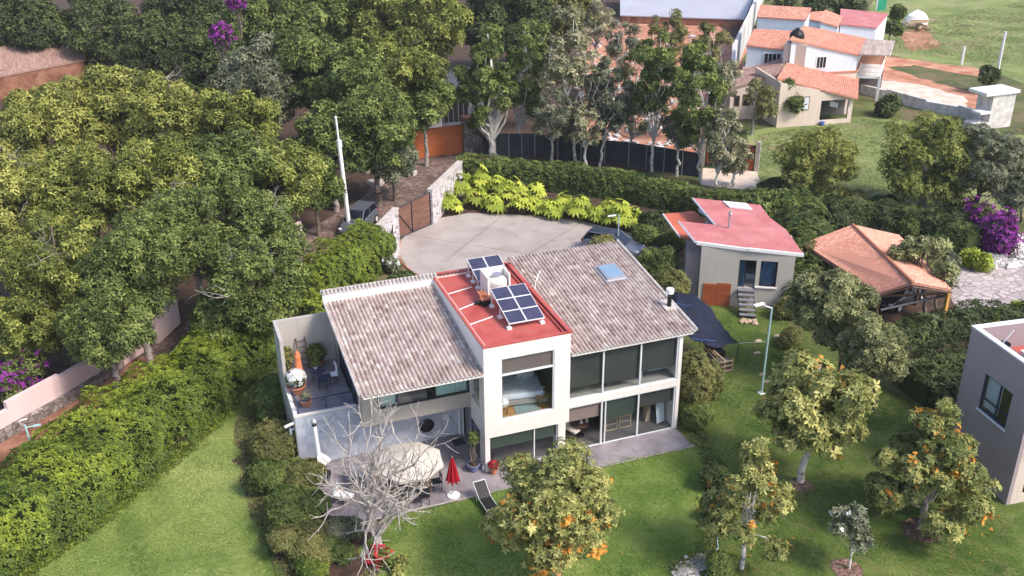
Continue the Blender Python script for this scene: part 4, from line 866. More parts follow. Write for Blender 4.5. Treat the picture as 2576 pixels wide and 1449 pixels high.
# ------------------------------------------------------------ shade cloth and its clutter, right of the house
def P3(u, v, z): return tuple(at(u, v, z))
sn = thing('shade_cloth', 'dark navy shade cloth tied down to the right of the house', 'shade cloth', P3(1780, 830, 0))
b = MB()
rows = [[P3(1690, 738, 2.6), P3(1752, 742, 2.7), P3(1790, 778, 2.4)], [P3(1700, 790, 2.5), P3(1762, 800, 2.3), P3(1812, 812, 2.0)], [P3(1722, 842, 2.1), P3(1772, 850, 1.9), P3(1832, 838, 1.6)], [P3(1760, 862, 2.0), P3(1800, 874, 1.8), P3(1858, 864, 1.2)]]
G = []
for i in range(13):
    ti = i/12*3; a = min(int(ti), 2); f = ti-a; row = []
    for j in range(9):
        tj = j/8*2; c_ = min(int(tj), 1); g2 = tj-c_
        A = np.array(rows[a][c_])*(1-f)*(1-g2)+np.array(rows[a][c_+1])*(1-f)*g2+np.array(rows[a+1][c_])*f*(1-g2)+np.array(rows[a+1][c_+1])*f*g2
        A[2] += .07*math.sin(i*1.7+j*.9)+.05*math.sin(j*2.3); row.append(tuple(A))
    G.append(row)
pts = [q for r_ in G for q in r_]; b.add(pts, [(i*9+j, i*9+j+1, (i+1)*9+j+1, (i+1)*9+j) for i in range(12) for j in range(8)]); o = b.build('cloth', 'navy_net', sn, True)
o.modifiers.new('thick', 'SOLIDIFY').thickness = .02
def lift(q, d): return (q[0], q[1], q[2]+d)
part(sn, 'strap', 'blue_strap', lambda b: b.path([lift(q, .06) for q in G[10][0:6:1]], .018, 5)); part(sn, 'strap', 'blue_strap', lambda b: b.path([lift(q, .05) for q in G[5][0:4]], .016, 5)); part(sn, 'strap', 'blue_strap', lambda b: b.path([lift(q, .05) for q in G[2][0:4]], .016, 5))
for q in (G[0][8], G[12][8], G[12][0], G[6][8]): part(sn, 'pole', 'metal_dark', lambda b: b.tube(q, (q[0], q[1], 0), .025))
part(sn, 'guy_rope', 'white_clean', lambda b: b.path([G[12][8], P3(1925, 1092-232, .1)], .012, 4))
cr = thing('wooden_crate', 'open slatted wooden crate on the grass under the shade cloth', 'crate', P3(1815, 935, 0)); c = at(1815, 930, 0)
for k in range(3): part(cr, 'slat', 'wood_pale', lambda b: b.box(c[0]-.5, c[0]+.5, c[1]-.35, c[1]-.3, .05+.3*k, .12+.3*k))
for x in (-.5, -.02, .46): part(cr, 'upright', 'wood_pale', lambda b: b.box(c[0]+x, c[0]+x+.05, c[1]-.30, c[1]-.25, 0, .8))
part(cr, 'back', 'interior_dark', lambda b: b.box(c[0]-.5, c[0]+.5, c[1]-.2, c[1]+.3, 0, .6))
o = part(None, 'planks', 'wood_pale', lambda b: [b.tube(P3(1770+12*i, 870+5*i, 1.5), P3(1800+14*i, 905+3*i, .9), .04, .04, 5) for i in range(3)]); tag(o, 'loose pale planks leaning under the front of the shade cloth', 'planks')
c = at(1790, 915, 0); o = part(None, 'clutter_bench', 'black', lambda b: [b.cbox((c[0], c[1], .4), 1.3, .8, .8, .3), b.cbox((c[0]+.3, c[1]+.5, .6), .8, .5, 1.0, .1)]); tag(o, 'dark covered bench in the shadow below the navy cloth', 'bench')
# garden lamp
c = at(1915, 990, 0); lm = thing('garden_lamp', 'tall pale teal garden lamp post on the grass right of the shade cloth', 'lamp post', c)
part(lm, 'pole', 'teal_paint', lambda b: b.tube((c[0], c[1], 0), (c[0]+.05, c[1], 5.15), .06, .05, 10)); part(lm, 'foot', 'white_clean', lambda b: b.box(c[0]-.16, c[0]+.16, c[1]-.16, c[1]+.16, 0.012, .06))
part(lm, 'arm', 'white_clean', lambda b: b.tube((c[0]+.05, c[1], 5.15), (c[0]-.35, c[1]+.1, 5.32), .035)); part(lm, 'lamp_head', 'white_clean', lambda b: b.cbox((c[0]-.65, c[1]+.15, 5.42), .62, .2, .07, .1, 0))
# solar lamp in the hedge
c = at(88, 1135, 1.5); lm = thing('solar_lamp', 'pale blue post lamp with a small solar panel at the left hedge', 'lamp post', (c[0], c[1], 0))
part(lm, 'pole', 'teal_paint', lambda b: b.tube((c[0], c[1], 0), (c[0]-.15, c[1], 3.0), .05, .05, 8)); sp = part(lm, 'panel_frame', 'white_clean', lambda b: b.cbox((c[0]-.2, c[1], 3.28), .36, .5, .04, .3, -.5)); part(sp, 'solar_cells', 'solar_cell', lambda b: b.cbox((c[0]-.2, c[1]-.012, 3.305), .22, .38, .02, .3, -.5))
part(lm, 'lamp_head', 'teal_paint', lambda b: [b.tube((c[0]-.13, c[1], 2.85), (c[0]+.25, c[1], 2.85), .03), b.cbox((c[0]+.35, c[1], 2.86), .32, .14, .05)])
# white pole by the lane
c = at(880, 585, 0); pl = thing('white_pole', 'tall white tapering pole beside the lane, wider below than above', 'pole', c)
part(pl, 'lower_pole', 'white_clean', lambda b: b.tube((c[0], c[1], 0), (c[0]-.3, c[1]-.2, 7.3), .17, .15, 12)); part(pl, 'upper_pole', 'white_clean', lambda b: b.tube((c[0]-.3, c[1]-.2, 7.3), (c[0]-.38, c[1]-.25, 8.9), .07, .07, 10)); part(pl, 'finial', 'white_clean', lambda b: b.ball((c[0]-.39, c[1]-.25, 8.97), .1)); part(pl, 'bracket', 'metal_white', lambda b: b.cbox((c[0]-.15, c[1]-.3, 7.0), .1, .1, .5))

# ------------------------------------------------------------ gate, stone walls by the driveway
GL = at(1003, 600, 0); GR = at(1083, 566, 0)
def seg_wall(parent, name, m, a, b_, th, z0, z1, z1b=None, off=0):
    a = np.array(a[:2]); b_ = np.array(b_[:2]); d = unit(b_-a); n = np.array([-d[1], d[0]])*th/2; z1b = z1 if z1b is None else z1b
    b = MB(); b.add([(*(a-n), z0), (*(b_-n), z0), (*(b_+n), z0), (*(a+n), z0), (*(a-n), z1), (*(b_-n), z1b), (*(b_+n), z1b), (*(a+n), z1)], [(0, 3, 2, 1), (4, 5, 6, 7), (0, 1, 5, 4), (1, 2, 6, 5), (2, 3, 7, 6), (3, 0, 4, 7)])
    return b.build(name, m, parent)
WR_ = at(1163, 475, 0); WL_ = at(938, 640, 0); d_ = unit((GR-GL)[:2])
WR_ = np.array([GR[0]+3.6, GR[1]+6.2]); 
WR_ = at(1160, 487, 0)[:2]; 
sw = thing('stone_gate_wall', 'grey stone wall with a white cap right of the plank gate', 'wall', (*GR[:2], 0))
seg_wall(sw, 'wall', 'stone_wall', GR[:2]+.1*d_, WR_, .35, 0, 2.75); seg_wall(sw, 'cap', 'lane_stone_cap', GR[:2]+.1*d_, WR_, .46, 2.752, 2.85)
WL_ = GL[:2]+np.array([-2.1, -3.0]); 
sw = thing('stone_gate_wall', 'grey stone wall with a white cap left of the plank gate, ending in the hedge', 'wall', (*GL[:2], 0))
seg_wall(sw, 'wall', 'stone_wall', WL_, GL[:2]-.1*d_, .35, 0, 2.4); seg_wall(sw, 'cap', 'lane_stone_cap', WL_, GL[:2]-.1*d_, .46, 2.402, 2.5)
GW = unit(GL[:2]-at(1000, 690, 0)[:2]); G0 = GL[:2]-.15*d_; G1 = G0-GW*4.2
sw = thing('stone_garden_wall', 'low rough stone wall curving from the gate towards the house', 'wall', (*G0, 0)); seg_wall(sw, 'wall', 'stone_wall', G0, G1, .4, 0, 2.2, .5)
pg = thing('plank_gate', 'dark brown plank gate with a diagonal brace between the two stone walls', 'gate', (*GL[:2], 0))
seg_wall(pg, 'planks', 'wood_old', GL, GR, .06, .08, 2.35, 2.65)
n_ = np.array([d_[1], -d_[0]])*.06
fr_ = MB(); a = np.array([*(GL[:2]+n_), 0]); b_ = np.array([*(GR[:2]+n_), 0])
def GP(t, z): q = a+(b_-a)*t; return (q[0], q[1], z)
for t in (0, .42, 1): fr_.tube(GP(t, .05), GP(t, 2.35+.3*t), .045, .045, 4)
fr_.tube(GP(0, .08), GP(1, .08), .045, .045, 4); fr_.tube(GP(0, 2.37), GP(1, 2.67), .045, .045, 4); fr_.tube(GP(0, 2.0), GP(.42, .1), .04, .04, 4)
fr_.build('gate_frame', 'metal_dark', pg)
# orange wooden gate further up the lane
A = at(1040, 402, 0); B = at(1165, 384, 0)
wg = thing('wooden_gate', 'wide orange brown wooden gate at the top of the lane', 'gate', (*A[:2], 0))
seg_wall(wg, 'boards', 'wood_gate', A, B, .12, .05, 2.6, 2.6); seg_wall(wg, 'top_rail', 'wood_door', A, B, .18, 2.602, 2.7)
B2 = at(1212, 380, 0); st_ = thing('stone_pillar', 'rough stone gate pillar at the right end of the orange wooden gate', 'pillar', (*B[:2], 0))
seg_wall(st_, 'pillar', 'stone_dark', B, B2, .9, 0, 3.3, 3.1); seg_wall(st_, 'cap', 'terracotta', B, B2, 1.0, 3.302, 3.42, 3.3)
# lane kerb of mortared stones
kw = thing('stone_kerb', 'low bent mortared stone kerb in the cobbled lane', 'kerb', P3(1000, 440, 0))
for j, (s_, e_) in enumerate((((948, 470), (1003, 432)), ((1003, 432), (1045, 441)), ((930, 462), (950, 470)))):
    A = at(*s_, 0); B = at(*e_, 0); seg_wall(kw, 'stones', 'lane_stone_cap', A, B, .55, 0, .35+.01*j)
# building behind the orange gate
db = thing('dark_building', 'dark slate building with slotted openings behind the orange gate', 'building', P3(1140, 330, 0))
A = at(1075, 330, 0); B = at(1200, 318, 0)
seg_wall(db, 'wall', 'slate_blue', A, B, .3, 0, 3.2); 
A2 = at(1060, 300, 0); B2 = at(1240, 270, 0); seg_wall(db, 'upper_wall', 'slate_blue', A2, B2, .3, 0, 4.6)
for k in range(7):
    t = .18+.1*k; q = A[:2]+(B-A)[:2]*t; n2 = unit(np.array([(B-A)[1], -(B-A)[0]])); part(db, 'slot', 'black', lambda b: b.cbox((q[0]+n2[0]*.18, q[1]+n2[1]*.18, 1.9), .35, .06, 2.2, math.atan2((B-A)[1], (B-A)[0])))
seg_wall(db, 'parapet', 'metal_grey', at(1040, 352, 0), at(1110, 330, 0), .3, 0, 2.3)
# netting fence behind the birches
NF = [at(u, v, 0) for u, v in ((1215, 395), (1345, 395), (1580, 418), (1760, 448))]
nf = thing('netting_fence', 'long dark netting fence behind the white trunked trees', 'fence', (*NF[0][:2], 0))
for a_, b_ in zip(NF[:-1], NF[1:]): seg_wall(nf, 'netting', 'dark_net', a_, b_, .05, .05, 2.2)
pts_ = []
for a_, b_ in zip(NF[:-1], NF[1:]):
    for t in (0, .25, .5, .75): pts_.append(a_[:2]+(b_-a_)[:2]*t)
for q in pts_[1:]: part(nf, 'post', 'metal_grey', lambda b: b.tube((q[0]-.03, q[1]-.09, 0), (q[0]-.03, q[1]-.09, 2.4), .04, .04, 6))
# brown gate with ramp
A = at(1770, 418, 0); B = at(1900, 432, 0); d2 = unit((B-A)[:2]); n2 = np.array([d2[1], -d2[0]])
bgx = thing('double_gate', 'brown double gate with white posts at the top of the pale ramp', 'gate', (*A[:2], 0))
for t0, t1 in ((.02, .49), (.51, .97)): seg_wall(bgx, 'gate_leaf', 'wood_door', A+(B-A)*t0, A+(B-A)*t1, .07, .1, 2.35)
def brace(b):
    for t0, t1 in ((.03, .48), (.52, .96)):
        p = A[:2]+(B-A)[:2]*t0+n2*.07; q = A[:2]+(B-A)[:2]*t1+n2*.07
        b.tube((*p, .15), (*q, 2.3), .04, .04, 4); b.tube((*p, .12), (*q, .12), .04, .04, 4); b.tube((*p, 2.3), (*q, 2.3), .04, .04, 4); b.tube((*p, .12), (*p, 2.3), .04, .04, 4); b.tube((*q, .12), (*q, 2.3), .04, .04, 4)
part(bgx, 'braces', 'metal_dark', brace); [part(bgx, 'post', 'lane_stone_cap', lambda b: b.cbox((q[0], q[1], 1.35), .3, .3, 2.7, math.atan2(d2[1], d2[0]))) for q in (A-(B-A)*.03, B+(B-A)*.02)]
# pink wall on the left
PWL = [at(u, v, 0) for u, v in ((-80, 1150), (30, 1085), (160, 1012), (300, 925))]
pw = thing('pink_wall', 'long pale pink garden wall at the left edge, bougainvillea behind it', 'wall', (*PWL[0][:2], 0))
for i, (a_, b_) in enumerate(zip(PWL[:-1], PWL[1:])): seg_wall(pw, 'wall', 'pink_wall', a_, b_, .25, 0, (1.35, 1.75, 1.6)[i])
seg_wall(pw, 'wall', 'pink_wall', at(300, 925, 0), at(365, 880, 0), .25, 0, 1.3); 
for i, (a_, b_) in enumerate(zip(PWL[:-1], PWL[1:])): seg_wall(pw, 'stone_footing', 'stone_dark', a_+[.22, -.22, 0], b_+[.22, -.22, 0], .3, 0, .55)
for k, (u0, v0, u1, v1, lb) in enumerate(((395, 865, 450, 812, 'short pink wall piece in the shade under the left trees'), (720, 640, 760, 610, 'short pink wall piece under the trees beside the lane'))):
    w_ = thing('pink_wall', lb, 'wall', P3(u0, v0, 0)); seg_wall(w_, 'wall', 'pink_wall', at(u0, v0, 0), at(u1, v1, 0), .25, 0, 1.7)
# ------------------------------------------------------------ garden cottage with the pink roof
c0 = at(1754, 765, 0); c1 = at(1985, 780, 0); CA = math.atan2((c1-c0)[1], (c1-c0)[0]); CF = ((c0[0], c0[1], 0), CA)
cdx = np.array([math.cos(CA), math.sin(CA), 0]); cdy = np.array([-math.sin(CA), math.cos(CA), 0])
def cpl(u, v, f):
    """point of the photo on the plane z = f0 + f1*a + f2*b of the cottage frame, in frame coordinates"""
    d = _F+_R*(u-PW/2)/FPX-_U*(v-PH/2)/FPX; o = CP-c0
    num = f[0]+f[1]*(o@cdx)+f[2]*(o@cdy)-o[2]; den = d[2]-f[1]*(d@cdx)-f[2]*(d@cdy); t = num/den; q = o+d*t
    return (float(q@cdx), float(q@cdy), float(q[2]))
ck = thing('cottage', 'small beige cottage with a pink red slanting roof behind the villa', 'cottage', (c0[0], c0[1], 0))
L_ = 5.71; RF = (4.22, -.065, .03)
part(ck, 'wall', 'cottage_plaster', lambda b: [b.box(*q) for q in ((0, 2.38, 0, .2, -.1, 3.72), (2.38, 3.42, 0, .2, -.1, 1.36), (3.42, 3.68, 0, .2, -.1, 3.25), (3.68, 4.72, 0, .2, -.1, 1.52), (4.72, L_, 0, .2, -.1, 3.72), (2.38, 4.72, 0, .2, 3.25, 3.72),
     (0, .2, .2, 3.2, -.1, 3.72), (L_-.2, L_, .2, 3.0, -.1, 3.72), (.2, L_-.2, 3.0, 3.2, 0, 3.72))]+[b.slab([(0, 0, 4.12), (L_, 0, 3.78), (L_, 3, 3.85), (0, 3.2, 4.2)], ('z', 3.724)), b.box(.3, 4.2, 3.21, 5.8, 0, 3.9)], CF)
RP = [cpl(u, v, RF) for u, v in ((1752, 608), (1709, 556), (1803, 566), (1745, 498), (1912, 515), (1937, 548), (1978, 578), (2022, 639), (1882, 625))]
part(ck, 'roof', 'pink_roof', lambda b: b.slab([RP[0], RP[8], RP[7], RP[6], RP[5], RP[4], RP[3], RP[2], RP[1]], .1), CF)
def edge(b, a, c, o=(0, -.06)): b.add([(a[0], a[1]+o[1]*2, a[2]-.16), (c[0], c[1]+o[1]*2, c[2]-.16), (c[0], c[1]+.02, c[2]-.16), (a[0], a[1]+.02, a[2]-.16), (a[0], a[1]+o[1]*2, a[2]+.03), (c[0], c[1]+o[1]*2, c[2]+.03), (c[0], c[1]+.02, c[2]+.03), (a[0], a[1]+.02, a[2]+.03)], [(0, 3, 2, 1), (4, 5, 6, 7), (0, 1, 5, 4), (1, 2, 6, 5), (2, 3, 7, 6), (3, 0, 4, 7)])
part(ck, 'roof_edge', 'white_clean', lambda b: [edge(b, RP[0], RP[8]), edge(b, (RP[8][0], RP[8][1]-.05, RP[8][2]+.05), RP[7]), b.tube((RP[1][0]-.05, RP[1][1], RP[1][2]-.03), (RP[0][0]-.05, RP[0][1]-.05, RP[0][2]-.03), .08, .08, 4), b.tube((RP[3][0]-.05, RP[3][1], RP[3][2]-.03), (RP[2][0]-.05, RP[2][1]-.05, RP[2][2]-.03), .08, .08, 4)], CF)
LR = [cpl(u, v, (3.3, 0, 0)) for u, v in ((1669, 538), (1746, 531), (1790, 566), (1800, 600), (1730, 600), (1712, 596))]
part(ck, 'lower_roof', 'orange_roof', lambda b: b.slab([LR[0], LR[5], LR[4], LR[3], LR[2], LR[1]], .08), CF)
part(ck, 'roof_edge', 'white_clean', lambda b: b.tube((LR[0][0]-.04, LR[0][1], 3.27), (LR[5][0]-.04, LR[5][1], 3.27), .06, .06, 5), CF)
part(ck, 'clerestory', 'pale_blue_wall', lambda b: b.add([(LR[1][0]+.3, LR[1][1], 3.3), (LR[2][0]+.4, LR[2][1], 3.3), (LR[2][0]+.4, LR[2][1], 4.1), (LR[1][0]+.3, LR[1][1], 4.15), (LR[1][0]+.5, LR[1][1], 3.3), (LR[2][0]+.6, LR[2][1], 3.3), (LR[2][0]+.6, LR[2][1], 4.1), (LR[1][0]+.5, LR[1][1], 4.15)], [(0, 3, 2, 1), (4, 5, 6, 7), (0, 1, 5, 4), (1, 2, 6, 5), (2, 3, 7, 6), (3, 0, 4, 7)]), CF)
part(ck, 'side_wall', 'mauve_plaster', lambda b: b.box(-.9, -.01, .6, 5.0, 0, 3.22), CF)
q = cpl(1860, 517, (4.4, -.065, .03)); part(ck, 'skylight', 'white_clean', lambda b: b.slab([(cpl(u, v, (4.34, -.065, .03))) for u, v in ((1818, 505), (1835, 519), (1893, 526), (1878, 511))], .1), CF)
q = cpl(1833, 574, RF); fl = part(ck, 'flue_pipe', 'metal_grey', lambda b: b.tube((q[0], q[1], q[2]-.05), (q[0]+.02, q[1], q[2]+.95), .07, .07, 10), CF); part(fl, 'cowl', 'metal_grey', lambda b: b.lathe((q[0]+.02, q[1], q[2]+.9), [(.11, 0), (.12, .12), (.03, .2), (.1, .22), (.1, .28), (.02, .33)], 10), CF)
dr = part(ck, 'door', 'metal_dark', lambda b: [b.box(2.38, 2.44, .05, .12, 1.36, 3.25), b.box(3.36, 3.42, .05, .12, 1.36, 3.25), b.box(2.44, 3.36, .05, .12, 3.19, 3.25), b.box(2.75, 2.8, .05, .1, 1.36, 3.19)], CF)
curtain(dr, 2.46, 2.74, .16, 1.38, 3.18, 'curtain_blue', frame=CF); part(dr, 'pane', 'glass', lambda b: b.box(2.44, 2.75, .08, .09, 1.36, 3.19), CF)
wn = part(ck, 'window', 'metal_dark', lambda b: [b.box(3.68, 3.74, .05, .12, 1.52, 3.25), b.box(4.66, 4.72, .05, .12, 1.52, 3.25), b.box(3.74, 4.66, .05, .12, 3.19, 3.25), b.box(3.74, 4.66, .05, .12, 1.52, 1.58)], CF)
curtain(wn, 3.76, 4.64, .22, 1.56, 3.2, 'curtain_blue', frame=CF); part(wn, 'pane', 'glass', lambda b: b.box(3.74, 4.66, .08, .09, 1.58, 3.19), CF)
part(ck, 'window_sill', 'white_clean', lambda b: b.box(3.45, 4.8, -.08, .0, 1.42, 1.50), CF)
part(ck, 'inside_floor', 'canvas', lambda b: b.box(.2, L_-.2, .21, 2.9, 1.2, 1.36), CF); part(ck, 'inside_wall', 'interior_dark', lambda b: b.box(.2, L_-.2, 2.9, 2.99, 1.2, 3.7), CF); part(ck, 'inside_bed', 'bedding', lambda b: b.box(2.95, 3.5, 1.3, 2.6, 1.37, 1.75), CF)
part(ck, 'hatch_door', 'wood_door', lambda b: [b.box(.28, 1.12, -.05, -.001, .02, 1.5), b.box(1.14, 2.0, -.045, -.001, .02, 1.58)], CF)
stp = thing('steps', 'open grey steps leading up to the cottage door', 'stairs', c0+cdx*2.9)
for k in range(6): part(stp, 'tread', 'stair_grey', lambda b: b.box(2.42+.03*k, 3.38+.03*k, -.34-.26*k, -.06-.26*k, 1.26-.215*k, 1.32-.215*k), CF)
for x in (2.40, 3.36): part(stp, 'stringer', 'black', lambda b: b.add([(x, -.02, 1.0), (x, -.02, 1.25), (x+.17, -1.75, -.0), (x+.17, -1.5, -.0), (x+.05, -.02, 1.0), (x+.05, -.02, 1.25), (x+.22, -1.75, .0), (x+.22, -1.5, .0)], [(0, 1, 2, 3), (7, 6, 5, 4), (0, 4, 5, 1), (1, 5, 6, 2), (2, 6, 7, 3), (3, 7, 4, 0)]), CF)
R_ = random.Random(4)
b = MB(*CF)
for k in range(14): b.ball((2.65+R_.random()*.95, -1.85-R_.random()*.65, .08), .12+.07*R_.random(), .1+.06*R_.random(), .09, 8, 5, .4, k)
tag(b.build('stone_pad', MATS['rock_tan']), 'tan rocks laid as a pad at the foot of the cottage steps', 'rocks', kind='stuff')
for i, (u, v) in enumerate(((1908, 858), (1905, 888), (1955, 845), (1918, 942), (1928, 960))):
    q = at(u, v, 0); o = part(None, 'stepping_stone', 'rock_tan', lambda b: b.ball((q[0], q[1], .02), .24, .17, .05, 9, 4, .2, i))
    tag(o, ('stepping stone in the lawn in line with the lamp head', 'second stepping stone down the lawn beside the lamp pole', 'pale stepping stone right of the lamp pole near the cottage bed', 'lower stepping stone near the foot of the lamp pole', 'lowest stepping stone beside the lamp foot')[i], 'stepping stone', 'stepping stones beside the lamp post')

# ------------------------------------------------------------ carport
cp = thing('carport', 'open carport with an orange tiled gable roof right of the cottage', 'carport', P3(2213, 739, 0))
rb, rf_ = P3(2145, 566, 4.1), P3(2297, 712, 4.1); l0, l1 = P3(2022, 613, 3.1), P3(2213, 738, 3.1); r0, r1 = P3(2262, 592, 3.1), P3(2394, 729, 3.1)
def gridroof(parent, name, a, b_, c, d, m, nu, nv, amp=.03, seed=1, th=.1):
    """a-b eave, d-c ridge; ribbed tile surface"""
    rng = np.random.default_rng(seed); a, b_, c, d = map(np.array, (a, b_, c, d)); k = 4; nx = nu*k; V = []; F = []; T = []
    nrm = unit(np.cross(b_-a, d-a)); nrm = nrm if nrm[2] > 0 else -nrm; tt_ = np.clip(rng.normal(.5, .16, (nv, nu)), 0, 1)
    for r in range(nv):
        for v_, lift_ in ((r/nv, .02), ((r+1)/nv, 0)):
            for i in range(nx+1):
                u_ = i/nx; q = (a*(1-u_)+b_*u_)*(1-v_)+(d*(1-u_)+c*u_)*v_; V.append(q+nrm*(amp*math.cos(2*math.pi*i/k)+lift_))
        o_ = r*2*(nx+1)
        for i in range(nx): F.append((o_+i, o_+i+1, o_+nx+2+i, o_+nx+1+i)); T.append(tt_[r, i//k])
    n0 = len(V); V += [q-np.array([0, 0, th]) for q in (a, b_, c, d)]; F.append((n0, n0+1, n0+2, n0+3)); T.append(.2)
    for (s, t) in ((a, 0), (b_, 1), (c, 2), (d, 3)): pass
    e = len(V); V += [a, b_, c, d]; 
    for i in range(4): F.append((e+i, e+(i+1) % 4, n0+(i+1) % 4, n0+i)); T.append(.3)
    return make(name, np.array(V), F, MATS[m], parent, tint=np.array(T))
gridroof(cp, 'roof', l0, l1, rf_, rb, 'roof_tile_orange', 36, 15, .03, 2); gridroof(cp, 'roof', r1, r0, rb, rf_, 'roof_tile_orange', 36, 15, .03, 3)
part(cp, 'ridge_cap', 'terracotta', lambda b: b.tube(lift(rb, .02), lift(rf_, .02), .11, .11, 8))
M_ = lambda a, b_, t: tuple(np.array(a)*(1-t)+np.array(b_)*t)
part(cp, 'beam', 'wood_dark', lambda b: [b.tube(lift(l1, -.2), lift(r1, -.2), .08, .08, 4), b.tube(lift(l1, -.2), lift(rf_, -.25), .06, .06, 4), b.tube(lift(rf_, -.25), lift(r1, -.2), .06, .06, 4), b.tube(lift(l0, -.2), lift(l1, -.2), .08, .08, 4), b.tube(lift(r0, -.2), lift(r1, -.2), .08, .08, 4)])
for q in (l0, l1, M_(l0, l1, .5), r0, M_(r0, r1, .5)): part(cp, 'post', 'wood_dark', lambda b: b.tube(lift(q, -.2), (q[0], q[1], 0), .09, .09, 6))
part(cp, 'post', 'yellow_wood', lambda b: b.box(r1[0]-.3, r1[0]-.1, r1[1]-.1, r1[1]+.1, 0, 2.9)); part(cp, 'back_wall', 'interior_dark', lambda b: b.slab([lift(l0, -.3), lift(r0, -.3), (r0[0]-.1, r0[1]+.15, r0[2]-.3), (l0[0]-.1, l0[1]+.15, l0[2]-.3)], ('z', 0)))
part(cp, 'side_beam', 'metal_dark', lambda b: b.tube(P3(2215, 780, 2.0), P3(2385, 742, 2.6), .08, .08, 4))
sheet('carport_floor', [(2140, 700), (2290, 620), (2420, 790), (2300, 850), (2190, 830)], 'soil_dark', .02)

# ------------------------------------------------------------ cars
def car(label, c, rz, body, mwin='car_glass', name='parked_car', L=4.4, roofm=None):
    root = thing(name, label, 'car', c); fr = (c, rz); W = .88
    sec = [(-L/2, .45, .80, .62), (-L/2+.12, .28, .98, .78), (-L/2+.6, .24, 1.05, .86), (-.2, .24, 1.02, .88), (.75, .24, .98, .88), (L/2-.75, .24, .90, .86), (L/2-.15, .28, .72, .74), (L/2, .42, .60, .58)]
    def shell(b):
        pts = []
        for x, z0, z1, w_ in sec: pts += [(x, -w_, z0), (x, -w_, (z0+z1)/2+.05), (x, -w_*.9, z1), (x, w_*.9, z1), (x, w_, (z0+z1)/2+.05), (x, w_, z0)]
        f = [(6*i+j, 6*i+(j+1) % 6, 6*(i+1)+(j+1) % 6, 6*(i+1)+j) for i in range(len(sec)-1) for j in range(6)]; n = 6*(len(sec)-1)
        b.add(pts, f+[(5, 4, 3, 2, 1, 0), (n, n+1, n+2, n+3, n+4, n+5)])
    o = part(root, 'body', body, shell, fr, True); bevel(o, .05, 2)
    cab = [(-L/2+.18, .98, .72), (-L/2+.55, 1.52, .60), (.25, 1.56, .60), (1.15, .96, .74)]
    g_ = part(root, 'windows', mwin, lambda b: b.add([p for x, z, w_ in cab for p in ((x, -w_, z), (x, w_, z))], [(0, 2, 3, 1), (4, 6, 7, 5), (0, 6, 4, 2), (1, 3, 5, 7), (2, 4, 5, 3), (0, 1, 7, 6)]), fr)
    part(root, 'roof', roofm or body, lambda b: b.slab([(-L/2+.5, -.60, 1.575), (.28, -.60, 1.60), (.28, .60, 1.60), (-L/2+.5, .60, 1.575)], .05), fr)
    part(root, 'pillars', body, lambda b: [b.tube(p, q, .04, .04, 5) for s in (-1, 1) for p, q in (((-L/2+.5, s*.61, 1.54), (-L/2+.15, s*.73, .98)), ((.28, s*.61, 1.56), (1.17, s*.745, .95)), ((-.6, s*.61, 1.55), (-.62, s*.74, .98)), ((-L/2+.5, s*.61, 1.55), (.28, s*.61, 1.57)))], fr)
    for s in (-1, 1):
        part(root, 'headlight', 'car_white', lambda b: b.ball((L/2-.12, s*.62, .68), .12, .16, .09, 10, 6), fr)
        part(root, 'tail_light', 'red_fabric', lambda b: b.ball((-L/2+.08, s*.66, .86), .07, .12, .13, 10, 6), fr)
        part(root, 'mirror', body, lambda b: b.ball((.85, s*.95, 1.05), .08, .1, .07, 8, 5), fr)
        for x in (-L/2+.85, L/2-.85):
            wl = part(root, 'wheel', 'tyre', lambda b: b.tube((x, s*.62, .33), (x, s*.90, .33), .33, .33, 18), fr); part(wl, 'rim', 'metal_white', lambda b: b.tube((x, s*.88, .33), (x, s*.915, .33), .21, .19, 12), fr)
    return root
a_ = at(1545, 640, .3); car('dark blue black car, side reflection painted in as silver, parked at the right end of the driveway', (a_[0]+.3, a_[1]+.9, .02), rad(-48), 'car_silver', roofm='car_black')  # silver body colour stands in for the bright reflection on its side
a_ = at(893, 560, .5); car('silver hatchback parked in the lane under the trees behind the white pole', (a_[0]+.3, a_[1], .01), rad(55+180), 'car_silver')
a_ = at(2285, 745, .8); car('black car parked in the shade under the orange carport roof', (a_[0], a_[1]+.8, .02), rad(200), 'car_black')
# small lamp over the driveway
q = at(1553, 640, 0); lm = thing('driveway_lamp', 'small pale lamp post standing in front of the parked car', 'lamp post', q); part(lm, 'pole', 'teal_paint', lambda b: b.tube((q[0], q[1], 0), (q[0], q[1], 3.0), .05, .05, 8)); part(lm, 'lamp_head', 'white_clean', lambda b: b.cbox((q[0]-.5, q[1]+.1, 2.98), .6, .14, .06))

# ------------------------------------------------------------ neighbour at the right edge
NB = at(2530, 1271, 0); NA = rad(83)-math.pi/2; NFm = ((NB[0], NB[1], 0), NA)
nb = thing('neighbour_house', 'mauve grey flat roofed neighbour house cut by the right edge', 'house', (NB[0], NB[1], 0))
part(nb, 'wall', 'mauve_plaster', lambda b: [b.box(*q) for q in ((0, .2, 0, 1.12, 0, 6.85), (0, .2, 1.12, 3.0, 0, 3.35), (0, .2, 1.12, 3.0, 5.2, 6.85), (0, .2, 3.0, 4.45, 0, 6.85), (.2, 8, 4.25, 4.45, 0, 6.85))], NFm)
part(nb, 'front_wall', 'cream_wall', lambda b: [b.box(*q) for q in ((.2, 8, 0, .2, 3.3, 6.85), (.201, .7, .0, .2, 0, 3.3), (.7, 8, .02, .2, 0, .4))], NFm)
part(nb, 'parapet_cap', 'white_clean', lambda b: [b.box(-.03, .23, -.03, 4.48, 6.852, 6.93), b.box(.23, 8, 4.22, 4.48, 6.852, 6.93)], NFm)
part(nb, 'roof', 'red_roof', lambda b: b.box(.201, 8, .2, 4.25, 5.3, 5.6), NFm)
